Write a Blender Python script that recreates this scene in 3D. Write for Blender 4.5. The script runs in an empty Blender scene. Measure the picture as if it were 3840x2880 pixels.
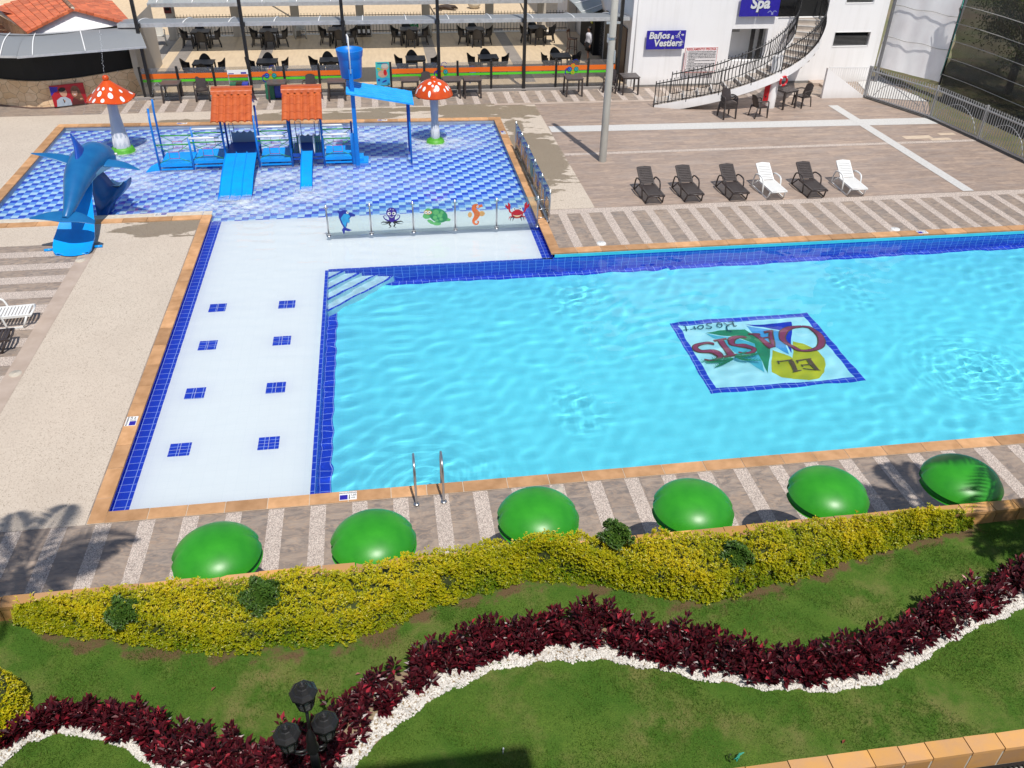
import bpy, math, random
import numpy as np
from mathutils import Vector, Matrix

random.seed(7)
rng = np.random.default_rng(7)
sc = bpy.context.scene
col = sc.collection
R = math.radians

# ------------------------------------------------------------------ camera, sky, sun
cam_d = bpy.data.cameras.new('camera')
cam = bpy.data.objects.new('camera', cam_d)
col.objects.link(cam)
cam_d.sensor_width = 36.0
cam_d.lens = 29.95
cam_d.clip_end = 600
PITCH, YAW, ROLL = 0.59744, 0.16019, 0.02021
cp, sp, cy, sy = math.cos(PITCH), math.sin(PITCH), math.cos(YAW), math.sin(YAW)
Fv = Vector((sy * cp, cy * cp, -sp))
Rv = Vector((cy, -sy, 0))
Uv = Rv.cross(Fv)
cr, sr = math.cos(ROLL), math.sin(ROLL)
R2 = Rv * cr + Uv * sr
U2 = -Rv * sr + Uv * cr
m = Matrix(((R2.x, U2.x, -Fv.x, 0), (R2.y, U2.y, -Fv.y, 0), (R2.z, U2.z, -Fv.z, 10), (0, 0, 0, 1)))
cam.matrix_world = m
sc.camera = cam

SUN_EL = R(63)
SUN_AZ = R(180 - 11.9)          # from +Y towards +X: behind the camera, a little to its right
sundir = Vector((math.sin(SUN_AZ) * math.cos(SUN_EL), math.cos(SUN_AZ) * math.cos(SUN_EL), math.sin(SUN_EL)))
world = bpy.data.worlds.new('World')
sc.world = world
world.use_nodes = True
wn = world.node_tree
sky = wn.nodes.new('ShaderNodeTexSky')
sky.sky_type = 'NISHITA'
sky.sun_disc = False
sky.sun_elevation = SUN_EL
sky.sun_rotation = SUN_AZ
wn.links.new(sky.outputs[0], wn.nodes['Background'].inputs[0])
wn.nodes['Background'].inputs[1].default_value = 0.105
sun_d = bpy.data.lights.new('sun', 'SUN')
sun_d.energy = 4.3
sun_d.angle = R(0.53)
sun_d.color = (1.0, 0.955, 0.89)
sun_d.cycles.is_caustics_light = True
sun = bpy.data.objects.new('sun', sun_d)
sun.rotation_euler = (-sundir).to_track_quat('-Z', 'Y').to_euler()
sun.location = (0, 0, 40)
col.objects.link(sun)
sc.view_settings.view_transform = 'Standard'
sc.view_settings.look = 'None'
sc.view_settings.exposure = 0.0
sc.view_settings.gamma = 1.0
sc.cycles.use_denoising = True
sc.cycles.max_bounces = 10
sc.cycles.transparent_max_bounces = 24
sc.cycles.blur_glossy = 0.3

# ------------------------------------------------------------------ materials
class NT:
    def __init__(s, name):
        s.m = bpy.data.materials.new(name)
        s.m.use_nodes = True
        s.t = s.m.node_tree
        s.b = s.t.nodes['Principled BSDF']
        s.out = s.t.nodes['Material Output']

    def n(s, typ, **kw):
        nd = s.t.nodes.new('ShaderNode' + typ)
        for k, v in kw.items():
            if k in nd.inputs and not hasattr(nd, k):
                nd.inputs[k].default_value = v
            elif hasattr(nd, k):
                setattr(nd, k, v)
            else:
                nd.inputs[k.replace('_', ' ')].default_value = v
        return nd

    def l(s, a, b):
        s.t.links.new(a, b)

    def math(s, op, a, b=None, c=None):
        nd = s.t.nodes.new('ShaderNodeMath')
        nd.operation = op
        for i, v in enumerate((a, b, c)):
            if v is None:
                continue
            if isinstance(v, (int, float)):
                nd.inputs[i].default_value = v
            else:
                s.l(v, nd.inputs[i])
        return nd.outputs[0]

    def mix(s, f, a, b, mode='MIX'):
        nd = s.t.nodes.new('ShaderNodeMix')
        nd.data_type = 'RGBA'
        nd.blend_type = mode
        for i, v in ((0, f), (6, a), (7, b)):
            if isinstance(v, (int, float)):
                nd.inputs[i].default_value = v
            elif isinstance(v, tuple):
                nd.inputs[i].default_value = (*v, 1) if len(v) == 3 else v
            else:
                s.l(v, nd.inputs[i])
        return nd.outputs[2]

    def pos(s, scale=(1, 1, 1), obj=False, rot=(0, 0, 0)):
        if obj:
            o = s.t.nodes.new('ShaderNodeTexCoord').outputs['Object']
        else:
            o = s.t.nodes.new('ShaderNodeNewGeometry').outputs['Position']
        mp = s.t.nodes.new('ShaderNodeMapping')
        mp.inputs['Scale'].default_value = scale
        mp.inputs['Rotation'].default_value = rot
        s.l(o, mp.inputs['Vector'])
        return mp.outputs[0]

    def noise(s, vec, scale, detail=4, rough=0.55, dist=0.0):
        nd = s.n('TexNoise', Scale=scale, Detail=detail, Roughness=rough, Distortion=dist)
        s.l(vec, nd.inputs['Vector'])
        return nd.outputs[0]

    def ramp(s, v, lo, hi):
        nd = s.t.nodes.new('ShaderNodeMapRange')
        nd.inputs[1].default_value = lo
        nd.inputs[2].default_value = hi
        s.l(v, nd.inputs[0])
        return nd.outputs[0]

    def attr(s, name):
        nd = s.t.nodes.new('ShaderNodeAttribute')
        nd.attribute_name = name
        return nd.outputs['Fac']

    def base(s, c):
        if isinstance(c, tuple):
            s.b.inputs['Base Color'].default_value = (*c, 1)
        else:
            s.l(c, s.b.inputs['Base Color'])

    def set(s, **kw):
        for k, v in kw.items():
            s.b.inputs[k.replace('_', ' ')].default_value = v

    def bump(s, h, strength=0.3, dist=0.02):
        nd = s.n('Bump', Strength=strength, Distance=dist)
        s.l(h, nd.inputs['Height'])
        s.l(nd.outputs[0], s.b.inputs['Normal'])

MATS = {}

def pm(name, c1, c2=None, scale=6, rough=0.5, bump=0.0, metal=0.0, tint=False, obj=True, stretch=(1, 1, 1), detail=5, lo=0.35, hi=0.65, spec=0.5):
    """painted or plain stuff: two tones mixed by noise, slight bump, optional per-piece tint"""
    if name in MATS:
        return MATS[name]
    t = NT(name)
    v = t.pos(stretch, obj)
    nz = t.noise(v, scale, detail)
    if c2 is None:
        c2 = tuple(x * 0.8 for x in c1)
    c = t.mix(t.ramp(nz, lo, hi), c1, c2)
    if tint:
        a = t.attr('tint')
        k = t.math('MULTIPLY_ADD', a, 0.5, 0.76)
        cc = t.n('CombineColor')
        for i in range(3):
            t.l(k, cc.inputs[i])
        c = t.mix(1.0, c, cc.outputs[0], 'MULTIPLY')
    t.base(c)
    t.set(Roughness=rough, Metallic=metal)
    t.b.inputs['Specular IOR Level'].default_value = spec
    if bump:
        t.bump(t.noise(v, scale * 3, 6), bump, 0.01)
    MATS[name] = t.m
    return t.m

def mat_planks():
    t = NT('wood_look_paving')
    v = t.pos()
    br = t.n('TexBrick', Scale=1.0, offset=0.5)
    br.inputs['Brick Width'].default_value = 1.2
    br.inputs['Row Height'].default_value = 0.2
    br.inputs['Mortar Size'].default_value = 0.003
    br.inputs['Color1'].default_value = (0, 0, 0, 1)
    br.inputs['Color2'].default_value = (1, 1, 1, 1)
    br.inputs['Mortar'].default_value = (0.5, 0.5, 0.5, 1)
    t.l(v, br.inputs['Vector'])
    v2 = t.pos((0.8, 4.5, 1))
    n1 = t.noise(v2, 1.6, 6, 0.6, 0.8)
    n2 = t.noise(t.pos((1.2, 7, 1)), 3.0, 5, 0.6, 0.4)
    n3 = t.noise(t.pos((1, 2.5, 1)), 0.9, 3)
    c = t.mix(t.ramp(n1, 0.3, 0.7), (0.40, 0.30, 0.235), (0.225, 0.175, 0.15))
    c = t.mix(t.math('MULTIPLY', t.ramp(n2, 0.48, 0.68), 0.75), c, (0.54, 0.40, 0.30))
    c = t.mix(t.math('MULTIPLY', t.ramp(n3, 0.45, 0.7), 0.45), c, (0.31, 0.27, 0.25))
    bc = t.n('SeparateColor')
    t.l(br.outputs[0], bc.inputs[0])
    c = t.mix(t.math('MULTIPLY', bc.outputs[0], 0.26), c, (0.20, 0.155, 0.13))
    c = t.mix(t.math('MULTIPLY', t.ramp(bc.outputs[0], 0.35, 0.0), 0.25), c, (0.50, 0.37, 0.28))
    c = t.mix(t.math('MULTIPLY', br.outputs['Fac'], 0.35), c, (0.17, 0.14, 0.12))
    t.base(c)
    t.set(Roughness=0.55)
    t.bump(n2, 0.15, 0.01)
    MATS['planks'] = t.m

def mat_slate():
    t = NT('slate_paving')
    v = t.pos()
    br = t.n('TexBrick', Scale=1.0, offset=0.0)
    br.inputs['Brick Width'].default_value = 0.6975
    br.inputs['Row Height'].default_value = 0.34
    br.inputs['Mortar Size'].default_value = 0.002
    br.inputs['Color1'].default_value = (0, 0, 0, 1)
    br.inputs['Color2'].default_value = (1, 1, 1, 1)
    br.inputs['Mortar'].default_value = (0.3, 0.3, 0.3, 1)
    t.l(v, br.inputs['Vector'])
    # shift the veining tile by tile so that no vein runs through the joints
    off = t.n('VectorMath', operation='MULTIPLY_ADD')
    t.l(br.outputs[0], off.inputs[0])
    off.inputs[1].default_value = (7.3, 3.1, 5.7)
    t.l(v, off.inputs[2])
    mp = t.n('Mapping')
    mp.inputs['Scale'].default_value = (1.0, 2.2, 1)
    t.l(off.outputs[0], mp.inputs['Vector'])
    n1 = t.noise(mp.outputs[0], 2.2, 7, 0.62, 1.6)
    n2 = t.noise(mp.outputs[0], 5.0, 5, 0.6, 2.2)
    c = t.mix(t.ramp(n1, 0.38, 0.62), (0.40, 0.32, 0.255), (0.175, 0.15, 0.135))
    c = t.mix(t.math('MULTIPLY', t.ramp(n2, 0.50, 0.64), 0.7), c, (0.46, 0.325, 0.225))
    n4 = t.noise(v, 0.5, 4, 0.6)
    c = t.mix(t.math('MULTIPLY', t.ramp(n4, 0.45, 0.7), 0.3), c, (0.20, 0.17, 0.15))
    bc = t.n('SeparateColor')
    t.l(br.outputs[0], bc.inputs[0])
    c = t.mix(t.math('MULTIPLY', bc.outputs[0], 0.45), c, (0.30, 0.23, 0.18))
    c = t.mix(t.math('MULTIPLY', t.ramp(bc.outputs[0], 0.3, 0.0), 0.35), c, (0.19, 0.17, 0.16))
    c = t.mix(t.math('MULTIPLY', br.outputs['Fac'], 0.5), c, (0.15, 0.13, 0.12))
    t.base(c)
    t.set(Roughness=0.5)
    t.bump(n2, 0.2, 0.01)
    MATS['slate'] = t.m

def mat_pebble():
    t = NT('pebble_wash')
    v = t.pos()
    vo = t.n('TexVoronoi', Scale=85.0)
    t.l(v, vo.inputs['Vector'])
    bc = t.n('SeparateColor')
    t.l(vo.outputs['Color'], bc.inputs[0])
    c = t.mix(t.ramp(bc.outputs[0], 0.15, 0.85), (0.33, 0.27, 0.235), (0.66, 0.555, 0.48))
    c = t.mix(t.math('GREATER_THAN', bc.outputs[1], 0.86), c, (0.68, 0.60, 0.52))
    c = t.mix(t.math('GREATER_THAN', bc.outputs[2], 0.90), c, (0.22, 0.185, 0.165))
    n = t.noise(v, 1.3, 3)
    c = t.mix(t.math('MULTIPLY', t.ramp(n, 0.4, 0.7), 0.2), c, (0.3, 0.26, 0.22))
    t.base(c)
    t.set(Roughness=0.75)
    t.bump(vo.outputs['Distance'], 0.5, 0.01)
    MATS['pebble'] = t.m

def mat_concrete():
    """washed concrete with irregular wet stains lying beside the paddling pool"""
    t = NT('washed_concrete')
    v = t.pos()
    vo = t.n('TexVoronoi', Scale=70.0)
    t.l(v, vo.inputs['Vector'])
    bc = t.n('SeparateColor')
    t.l(vo.outputs['Color'], bc.inputs[0])
    c = t.mix(t.ramp(bc.outputs[0], 0.1, 0.9), (0.50, 0.425, 0.345), (0.60, 0.525, 0.435))
    c = t.mix(t.math('GREATER_THAN', bc.outputs[1], 0.93), c, (0.27, 0.215, 0.16))
    n = t.noise(v, 0.7, 6, 0.6)
    c = t.mix(t.math('MULTIPLY', t.ramp(n, 0.4, 0.72), 0.3), c, (0.40, 0.335, 0.27))
    n3 = t.noise(v, 0.25, 3, 0.5)
    c = t.mix(t.math('MULTIPLY', t.ramp(n3, 0.35, 0.7), 0.25), c, (0.56, 0.455, 0.365))
    # wet stains
    blobs = [(-5.75, 23.75, 1.15, 0.85), (-6.6, 23.3, 1.0, 0.45), (5.25, 28.3, 1.05, 2.9), (5.3, 33.3, 1.1, 0.9),
             (3.6, 33.6, 1.5, 1.2), (-3.2, 33.3, 2.2, 0.75), (-0.5, 33.35, 1.5, 0.5), (-6.5, 33.15, 2.4, 0.32), (1.2, 34.0, 2.5, 0.3), (5.0, 31.4, 0.35, 1.2)]
    acc = None
    xyz = t.n('SeparateXYZ')
    t.l(v, xyz.inputs[0])
    for (bx, by, rx, ry) in blobs:
        dx = t.math('MULTIPLY', t.math('SUBTRACT', xyz.outputs[0], bx), 1 / rx)
        dy = t.math('MULTIPLY', t.math('SUBTRACT', xyz.outputs[1], by), 1 / ry)
        d = t.math('SQRT', t.math('ADD', t.math('MULTIPLY', dx, dx), t.math('MULTIPLY', dy, dy)))
        acc = d if acc is None else t.math('MINIMUM', acc, d)
    nn = t.noise(t.pos((0.6, 1.5, 1)), 1.7, 8, 0.62)
    s = t.math('SUBTRACT', t.math('MULTIPLY_ADD', t.math('SUBTRACT', nn, 0.5), -2.6, acc), 1.0)
    wet = t.ramp(s, 0.02, -0.03)
    c2 = t.mix(1.0, c, (0.50, 0.47, 0.41), 'MULTIPLY')
    c = t.mix(wet, c, c2)
    t.base(c)
    t.l(t.ramp(wet, -1.6, 1.6), t.b.inputs['Roughness'])
    ro = t.math('MULTIPLY_ADD', wet, -0.4, 0.8)
    t.l(ro, t.b.inputs['Roughness'])
    t.bump(vo.outputs['Distance'], 0.25, 0.008)
    MATS['concrete'] = t.m

def mat_tiles(name, c1, c2, grout, axes='xy', size=0.2, mort=0.004, rough=0.25, gf=1.0):
    t = NT(name)
    g = t.n('NewGeometry')
    s = t.n('SeparateXYZ')
    t.l(g.outputs['Position'], s.inputs[0])
    cb = t.n('CombineXYZ')
    if axes == 'xy':
        t.l(s.outputs[0], cb.inputs[0])
        t.l(s.outputs[1], cb.inputs[1])
    else:
        t.l(t.math('ADD', s.outputs[0], s.outputs[1]), cb.inputs[0])
        t.l(t.math('ADD', s.outputs[2], 0.02), cb.inputs[1])
    br = t.n('TexBrick', Scale=1.0, offset=0.0)
    br.inputs['Brick Width'].default_value = size
    br.inputs['Row Height'].default_value = size
    br.inputs['Mortar Size'].default_value = mort
    br.inputs['Bias'].default_value = 0.0
    br.inputs['Color1'].default_value = (*c1, 1)
    br.inputs['Color2'].default_value = (*c2, 1)
    br.inputs['Mortar'].default_value = (*grout, 1)
    t.l(cb.outputs[0], br.inputs['Vector'])
    t.base(br.outputs[0])
    t.set(Roughness=rough)
    MATS[name] = t.m

def mat_checker():
    t = NT('paddling_pool_tiles')
    g = t.n('NewGeometry')
    s = t.n('SeparateXYZ')
    t.l(g.outputs['Position'], s.inputs[0])
    i = t.math('FLOOR', t.math('MULTIPLY', t.math('ADD', s.outputs[0], 20), 5.0))
    j = t.math('FLOOR', t.math('MULTIPLY', s.outputs[1], 5.0))
    k = t.math('FLOORED_MODULO', t.math('SUBTRACT', i, j), 3.0)
    c = t.mix(t.math('GREATER_THAN', k, 0.5), (0.028, 0.085, 0.62), (0.17, 0.40, 0.86))
    c = t.mix(t.math('GREATER_THAN', k, 1.5), c, (0.57, 0.83, 0.93))
    t.base(c)
    t.set(Roughness=0.25)
    MATS['checker'] = t.m

def mat_water():
    t = NT('clear_water')
    t.base((1, 1, 1))
    t.set(Roughness=0.0, IOR=1.333)
    t.b.inputs['Transmission Weight'].default_value = 1.0
    MATS['water'] = t.m

def mat_glass(name, tint, refl=0.09, alpha=0.88):
    """thin clear sheet: mostly see-through, mirrors a little"""
    t = NT(name)
    tr = t.n('BsdfTransparent')
    tr.inputs[0].default_value = (*tint, 1)
    gl = t.n('BsdfGlossy')
    gl.inputs['Roughness'].default_value = 0.03
    df = t.n('BsdfDiffuse')
    df.inputs[0].default_value = (*(0.75 * x for x in tint), 1)
    fr = t.n('Fresnel', IOR=1.45)
    m1 = t.n('MixShader')
    m1.inputs[0].default_value = 1 - alpha
    t.l(tr.outputs[0], m1.inputs[1])
    t.l(df.outputs[0], m1.inputs[2])
    m2 = t.n('MixShader')
    t.l(t.math('MULTIPLY_ADD', fr.outputs[0], 0.9, refl - 0.04), m2.inputs[0])
    t.l(m1.outputs[0], m2.inputs[1])
    t.l(gl.outputs[0], m2.inputs[2])
    t.l(m2.outputs[0], t.out.inputs[0])
    MATS[name] = t.m

def mat_mesh_cloth(name, c, alpha, scale=1.0):
    t = NT(name)
    tr = t.n('BsdfTransparent')
    nz = t.noise(t.pos((1, 1, 0.6)), 1.2, 5)
    t.base(t.mix(t.ramp(nz, 0.35, 0.7), c, tuple(min(x * 1.6, .9) for x in c)))
    t.set(Roughness=0.7)
    m1 = t.n('MixShader')
    t.l(t.math('MULTIPLY_ADD', t.ramp(nz, 0.3, 0.7), 0.12, alpha), m1.inputs[0])
    t.l(tr.outputs[0], m1.inputs[1])
    t.l(t.b.outputs[0], m1.inputs[2])
    t.l(m1.outputs[0], t.out.inputs[0])
    MATS[name] = t.m

def mat_leaf(name, ca, cb, cc, rough=0.45, trans=0.25):
    """leaf colours picked per leaf by its own random value"""
    t = NT(name)
    a = t.attr('tint')
    c = t.mix(t.ramp(a, 0.0, 0.55), ca, cb)
    c = t.mix(t.ramp(a, 0.6, 1.0), c, cc)
    t.base(c)
    t.set(Roughness=rough)
    tl = t.n('BsdfTranslucent')
    t.l(c, tl.inputs[0])
    m1 = t.n('MixShader')
    m1.inputs[0].default_value = trans
    t.l(t.b.outputs[0], m1.inputs[1])
    t.l(tl.outputs[0], m1.inputs[2])
    t.l(m1.outputs[0], t.out.inputs[0])
    MATS[name] = t.m

def mat_lawn():
    t = NT('lawn_turf')
    v = t.pos()
    n1 = t.noise(v, 0.9, 5, 0.6)
    n2 = t.noise(v, 2.6, 6, 0.62)
    n3 = t.noise(v, 60, 4, 0.7)
    c = t.mix(t.ramp(n2, 0.35, 0.68), (0.072, 0.16, 0.018), (0.135, 0.215, 0.032))
    c = t.mix(t.math('MULTIPLY', t.ramp(n3, 0.35, 0.7), 0.6), c, (0.03, 0.075, 0.01))
    bare = t.math('MULTIPLY', t.ramp(n1, 0.46, 0.66), t.ramp(n2, 0.42, 0.60))
    c = t.mix(t.math('MULTIPLY', bare, 0.62), c, (0.27, 0.20, 0.09))
    # bare soil along the hedge foot
    g = t.n('SeparateXYZ')
    t.l(v, g.inputs[0])
    d = t.math('MULTIPLY_ADD', t.math('SUBTRACT', n2, 0.5), 1.0, t.math('SUBTRACT', g.outputs[1], t.attr('edge')))
    c = t.mix(t.math('MULTIPLY', t.math('MULTIPLY', t.ramp(d, -0.09, 0.02), t.ramp(n2, 0.40, 0.55)), 0.9), c, (0.15, 0.09, 0.05))
    t.base(c)
    t.set(Roughness=0.9)
    t.b.inputs['Specular IOR Level'].default_value = 0.15
    t.bump(n3, 0.8, 0.03)
    MATS['lawn'] = t.m

def mat_stonewall():
    t = NT('crazy_paving_stone')
    v = t.pos((1, 1, 1.3), False, (0, 0, 0.3))
    n0 = t.n('TexNoise', Scale=1.5, Detail=3.0)
    t.l(v, n0.inputs['Vector'])
    ad = t.mix(0.25, v, n0.outputs['Color'], 'ADD')
    vo = t.n('TexVoronoi', Scale=2.6, feature='DISTANCE_TO_EDGE')
    t.l(ad, vo.inputs['Vector'])
    vc = t.n('TexVoronoi', Scale=2.6)
    t.l(ad, vc.inputs['Vector'])
    bc = t.n('SeparateColor')
    t.l(vc.outputs['Color'], bc.inputs[0])
    n1 = t.noise(v, 5, 6, 0.65)
    c = t.mix(bc.outputs[0], (0.74, 0.55, 0.36), (0.64, 0.43, 0.24))
    c = t.mix(t.math('MULTIPLY', t.ramp(n1, 0.45, 0.75), 0.6), c, (0.52, 0.27, 0.13))
    c = t.mix(t.ramp(vo.outputs['Distance'], 0.03, 0.008), c, (0.30, 0.2, 0.12))
    t.base(c)
    t.set(Roughness=0.75)
    t.bump(vo.outputs['Distance'], 0.4, 0.02)
    MATS['stonewall'] = t.m

def mat_emit(name, c, s):
    t = NT(name)
    t.base(c)
    t.b.inputs['Emission Color'].default_value = (*c, 1)
    t.b.inputs['Emission Strength'].default_value = s
    MATS[name] = t.m

mat_planks(); mat_slate(); mat_pebble(); mat_concrete(); mat_checker(); mat_water(); mat_lawn(); mat_stonewall()
mat_tiles('cyan_tiles', (0.15, 0.72, 0.84), (0.16, 0.74, 0.86), (0.18, 0.74, 0.85), 'xy', 0.2, 0.003)
mat_tiles('white_tiles', (0.73, 0.785, 0.81), (0.74, 0.795, 0.82), (0.69, 0.75, 0.785), 'xy', 0.2, 0.003)
mat_tiles('blue_tiles', (0.010, 0.045, 0.50), (0.014, 0.055, 0.56), (0.30, 0.42, 0.80), 'xy', 0.2, 0.006)
mat_tiles('blue_wall_tiles', (0.010, 0.05, 0.52), (0.014, 0.06, 0.58), (0.20, 0.34, 0.80), 'v', 0.2, 0.006)
mat_glass('clear_glass', (0.93, 0.985, 0.97), 0.06, 0.93)
mat_glass('smoked_glass', (0.86, 0.86, 0.86), 0.06, 0.93)
mat_glass('lantern_glass', (0.78, 0.82, 0.80), 0.12, 0.80)
mat_mesh_cloth('dark_mesh', (0.022, 0.021, 0.018), 0.72)
mat_mesh_cloth('white_cloth', (0.80, 0.77, 0.775), 0.95)
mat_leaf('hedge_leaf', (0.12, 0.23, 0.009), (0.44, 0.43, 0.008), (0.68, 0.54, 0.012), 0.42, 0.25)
mat_leaf('green_leaf', (0.035, 0.09, 0.012), (0.075, 0.16, 0.02), (0.16, 0.24, 0.03), 0.45, 0.2)
mat_leaf('red_leaf', (0.022, 0.003, 0.006), (0.105, 0.009, 0.016), (0.42, 0.03, 0.05), 0.36, 0.15)
mat_leaf('tree_leaf', (0.05, 0.09, 0.015), (0.12, 0.17, 0.03), (0.24, 0.20, 0.08), 0.5, 0.3)
mat_leaf('palm_leaf', (0.04, 0.10, 0.015), (0.06, 0.14, 0.02), (0.10, 0.18, 0.03), 0.4, 0.2)
mat_leaf('grass_blade', (0.075, 0.155, 0.016), (0.115, 0.21, 0.024), (0.24, 0.25, 0.06), 0.6, 0.35)
P = lambda n: MATS[n]
BLUE = pm('blue_paint', (0.0, 0.205, 0.68), (0.004, 0.165, 0.58), 3, 0.38, 0.03)
BLUE2 = pm('bright_blue_fibreglass', (0.0, 0.34, 0.90), (0.006, 0.28, 0.78), 2.5, 0.33, 0.03)
DBLUE = pm('dark_blue_paint', (0.005, 0.06, 0.36), (0.008, 0.075, 0.42), 3, 0.35)
ROOFBLUE = pm('blue_roof_sheet', (0.03, 0.40, 0.92), (0.02, 0.33, 0.85), 3, 0.35)
DOLPH = pm('dolphin_blue', (0.007, 0.105, 0.30), (0.012, 0.145, 0.36), 2.0, 0.32, 0.05)
DOLPHL = pm('dolphin_pale', (0.18, 0.45, 0.66), (0.22, 0.5, 0.7), 2.0, 0.4)
TERRA = pm('terracotta_tile', (0.53, 0.115, 0.028), (0.42, 0.08, 0.02), 5, 0.42, 0.05, tint=False)
ROOFT = pm('old_roof_tile', (0.62, 0.16, 0.06), (0.52, 0.115, 0.045), 4, 0.6, 0.05, tint=True)
CAPRED = pm('mushroom_red', (0.64, 0.085, 0.008), (0.56, 0.06, 0.007), 3, 0.22)
WHITE = pm('white_paint', (0.80, 0.80, 0.79), (0.77, 0.77, 0.76), 2, 0.45)
def mat_render():
    t = NT('white_render')
    n1 = t.noise(t.pos((2.2, 2.2, 0.12)), 2.0, 5, 0.6)
    n2 = t.noise(t.pos(), 0.7, 4, 0.6)
    c = t.mix(t.math('MULTIPLY', t.ramp(n1, 0.50, 0.78), 0.5), (0.88, 0.87, 0.865), (0.70, 0.685, 0.66))
    c = t.mix(t.math('MULTIPLY', t.ramp(n2, 0.45, 0.75), 0.30), c, (0.78, 0.765, 0.745))
    g = t.n('SeparateXYZ')
    t.l(t.pos(), g.inputs[0])
    low = t.math('MULTIPLY', t.ramp(t.math('MULTIPLY_ADD', n2, 0.5, g.outputs[2]), 0.62, 0.22), 0.5)
    c = t.mix(low, c, (0.52, 0.48, 0.44))
    t.base(c)
    t.set(Roughness=0.85)
    t.bump(t.noise(t.pos(), 30, 4), 0.05, 0.01)
    return t.m
WALLW = mat_render()
STEM = pm('stem_grey', (0.50, 0.54, 0.60), (0.46, 0.50, 0.56), 3, 0.45)
GREEN = pm('green_paint', (0.03, 0.33, 0.03), (0.025, 0.29, 0.025), 4, 0.4)
GRASSGREEN = pm('grass_green_paint', (0.10, 0.42, 0.03), (0.07, 0.33, 0.02), 6, 0.5)
PINK = pm('pink_paint', (0.55, 0.06, 0.22), None, 4, 0.4)
LEAFDOME = pm('leaf_green_fibreglass', (0.035, 0.32, 0.016), (0.020, 0.235, 0.012), 2.6, 0.38, 0.12, detail=7)
BLACK = pm('black_paint', (0.012, 0.012, 0.013), (0.018, 0.017, 0.017), 5, 0.38)
BROWNP = pm('dark_brown_resin', (0.040, 0.030, 0.028), (0.055, 0.043, 0.040), 6, 0.40)
TOPP = pm('dark_resin_top', (0.085, 0.072, 0.07), (0.115, 0.10, 0.095), 6, 0.42)
BLACKP = pm('black_resin', (0.016, 0.015, 0.016), (0.024, 0.022, 0.022), 6, 0.4)
WHITEP = pm('white_resin', (0.78, 0.78, 0.76), (0.74, 0.74, 0.72), 5, 0.35)
BEIGEP = pm('beige_resin', (0.55, 0.53, 0.48), (0.5, 0.48, 0.43), 5, 0.4)
STEEL = pm('stainless_steel', (0.55, 0.55, 0.56), (0.48, 0.48, 0.49), 5, 0.28, 0, 0.9)
GALV = pm('galvanised_steel', (0.42, 0.43, 0.44), (0.48, 0.49, 0.50), 8, 0.42, 0, 0.35)
ALU = pm('aluminium_trim', (0.60, 0.61, 0.62), None, 6, 0.4, 0, 0.4)
SAND = pm('sandstone_coping', (0.56, 0.315, 0.155), (0.42, 0.225, 0.10), 3.5, 0.7, 0.12, tint=True, obj=False)
SANDG = pm('golden_sandstone', (0.58, 0.30, 0.085), (0.48, 0.27, 0.13), 3.0, 0.7, 0.12, tint=True, obj=False)
MORTAR = pm('mortar', (0.62, 0.56, 0.46), (0.5, 0.45, 0.38), 9, 0.85, 0, obj=False)
POLE = pm('weathered_concrete', (0.43, 0.41, 0.365), (0.36, 0.345, 0.31), 5, 0.8, 0.1, stretch=(1, 1, 0.3))
WPAVE = pm('white_paving', (0.58, 0.57, 0.55), (0.50, 0.49, 0.47), 14, 0.75, 0.1, obj=False)
BORDER = pm('brownish_border', (0.40, 0.315, 0.255), (0.47, 0.38, 0.315), 2.4, 0.7, 0.1, obj=False)
CYANP = pm('cyan_paint', (0.05, 0.52, 0.66), (0.045, 0.47, 0.60), 3, 0.4, obj=False)
GREYW = pm('pool_edge_grey', (0.38, 0.42, 0.47), (0.33, 0.37, 0.42), 4, 0.5, obj=False)
ORANGE = pm('orange_band', (0.80, 0.16, 0.012), (0.76, 0.145, 0.01), 2, 0.4)
LIME = pm('lime_band', (0.10, 0.60, 0.025), (0.09, 0.55, 0.02), 2, 0.4)
def polyc(name, c, tr):
    t = NT(name)
    nz = t.noise(t.pos(), 0.8, 3)
    t.base(t.mix(nz, c, tuple(x * 0.93 for x in c)))
    t.set(Roughness=0.45)
    tl = t.n('BsdfTransparent')
    tl.inputs[0].default_value = (0.92, 0.96, 1.0, 1)
    mx = t.n('MixShader')
    mx.inputs[0].default_value = tr
    t.l(t.b.outputs[0], mx.inputs[1])
    t.l(tl.outputs[0], mx.inputs[2])
    t.l(mx.outputs[0], t.out.inputs[0])
    return t.m
AWN = polyc('grey_polycarbonate', (0.30, 0.315, 0.33), 0.30)
AWNL = polyc('pale_polycarbonate', (0.42, 0.45, 0.445), 0.34)
SIGNB = pm('sign_blue', (0.024, 0.016, 0.30), (0.03, 0.02, 0.36), 6, 0.35)
SIGNT = pm('sign_silver', (0.72, 0.73, 0.74), (0.66, 0.67, 0.68), 6, 0.4)
SIGNK = pm('sign_black', (0.01, 0.01, 0.015), None, 6, 0.4)
PAPER = pm('sign_paper', (0.80, 0.77, 0.765), (0.76, 0.73, 0.725), 4, 0.6)
INK = pm('sign_ink', (0.06, 0.06, 0.07), None, 4, 0.6)
REDINK = pm('sign_red', (0.60, 0.03, 0.03), None, 4, 0.5)
RED = pm('red_paint', (0.52, 0.012, 0.02), (0.48, 0.01, 0.018), 3, 0.35)
SOIL = pm('soil', (0.10, 0.06, 0.035), (0.16, 0.10, 0.06), 6, 0.9, 0.3, obj=False)
STONEW = pm('white_gravel_stone', (0.66, 0.63, 0.58), (0.54, 0.51, 0.47), 6, 0.7, 0.1, tint=True)
BARK = pm('bark', (0.16, 0.12, 0.085), (0.10, 0.075, 0.05), 8, 0.85, 0.3)
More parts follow.
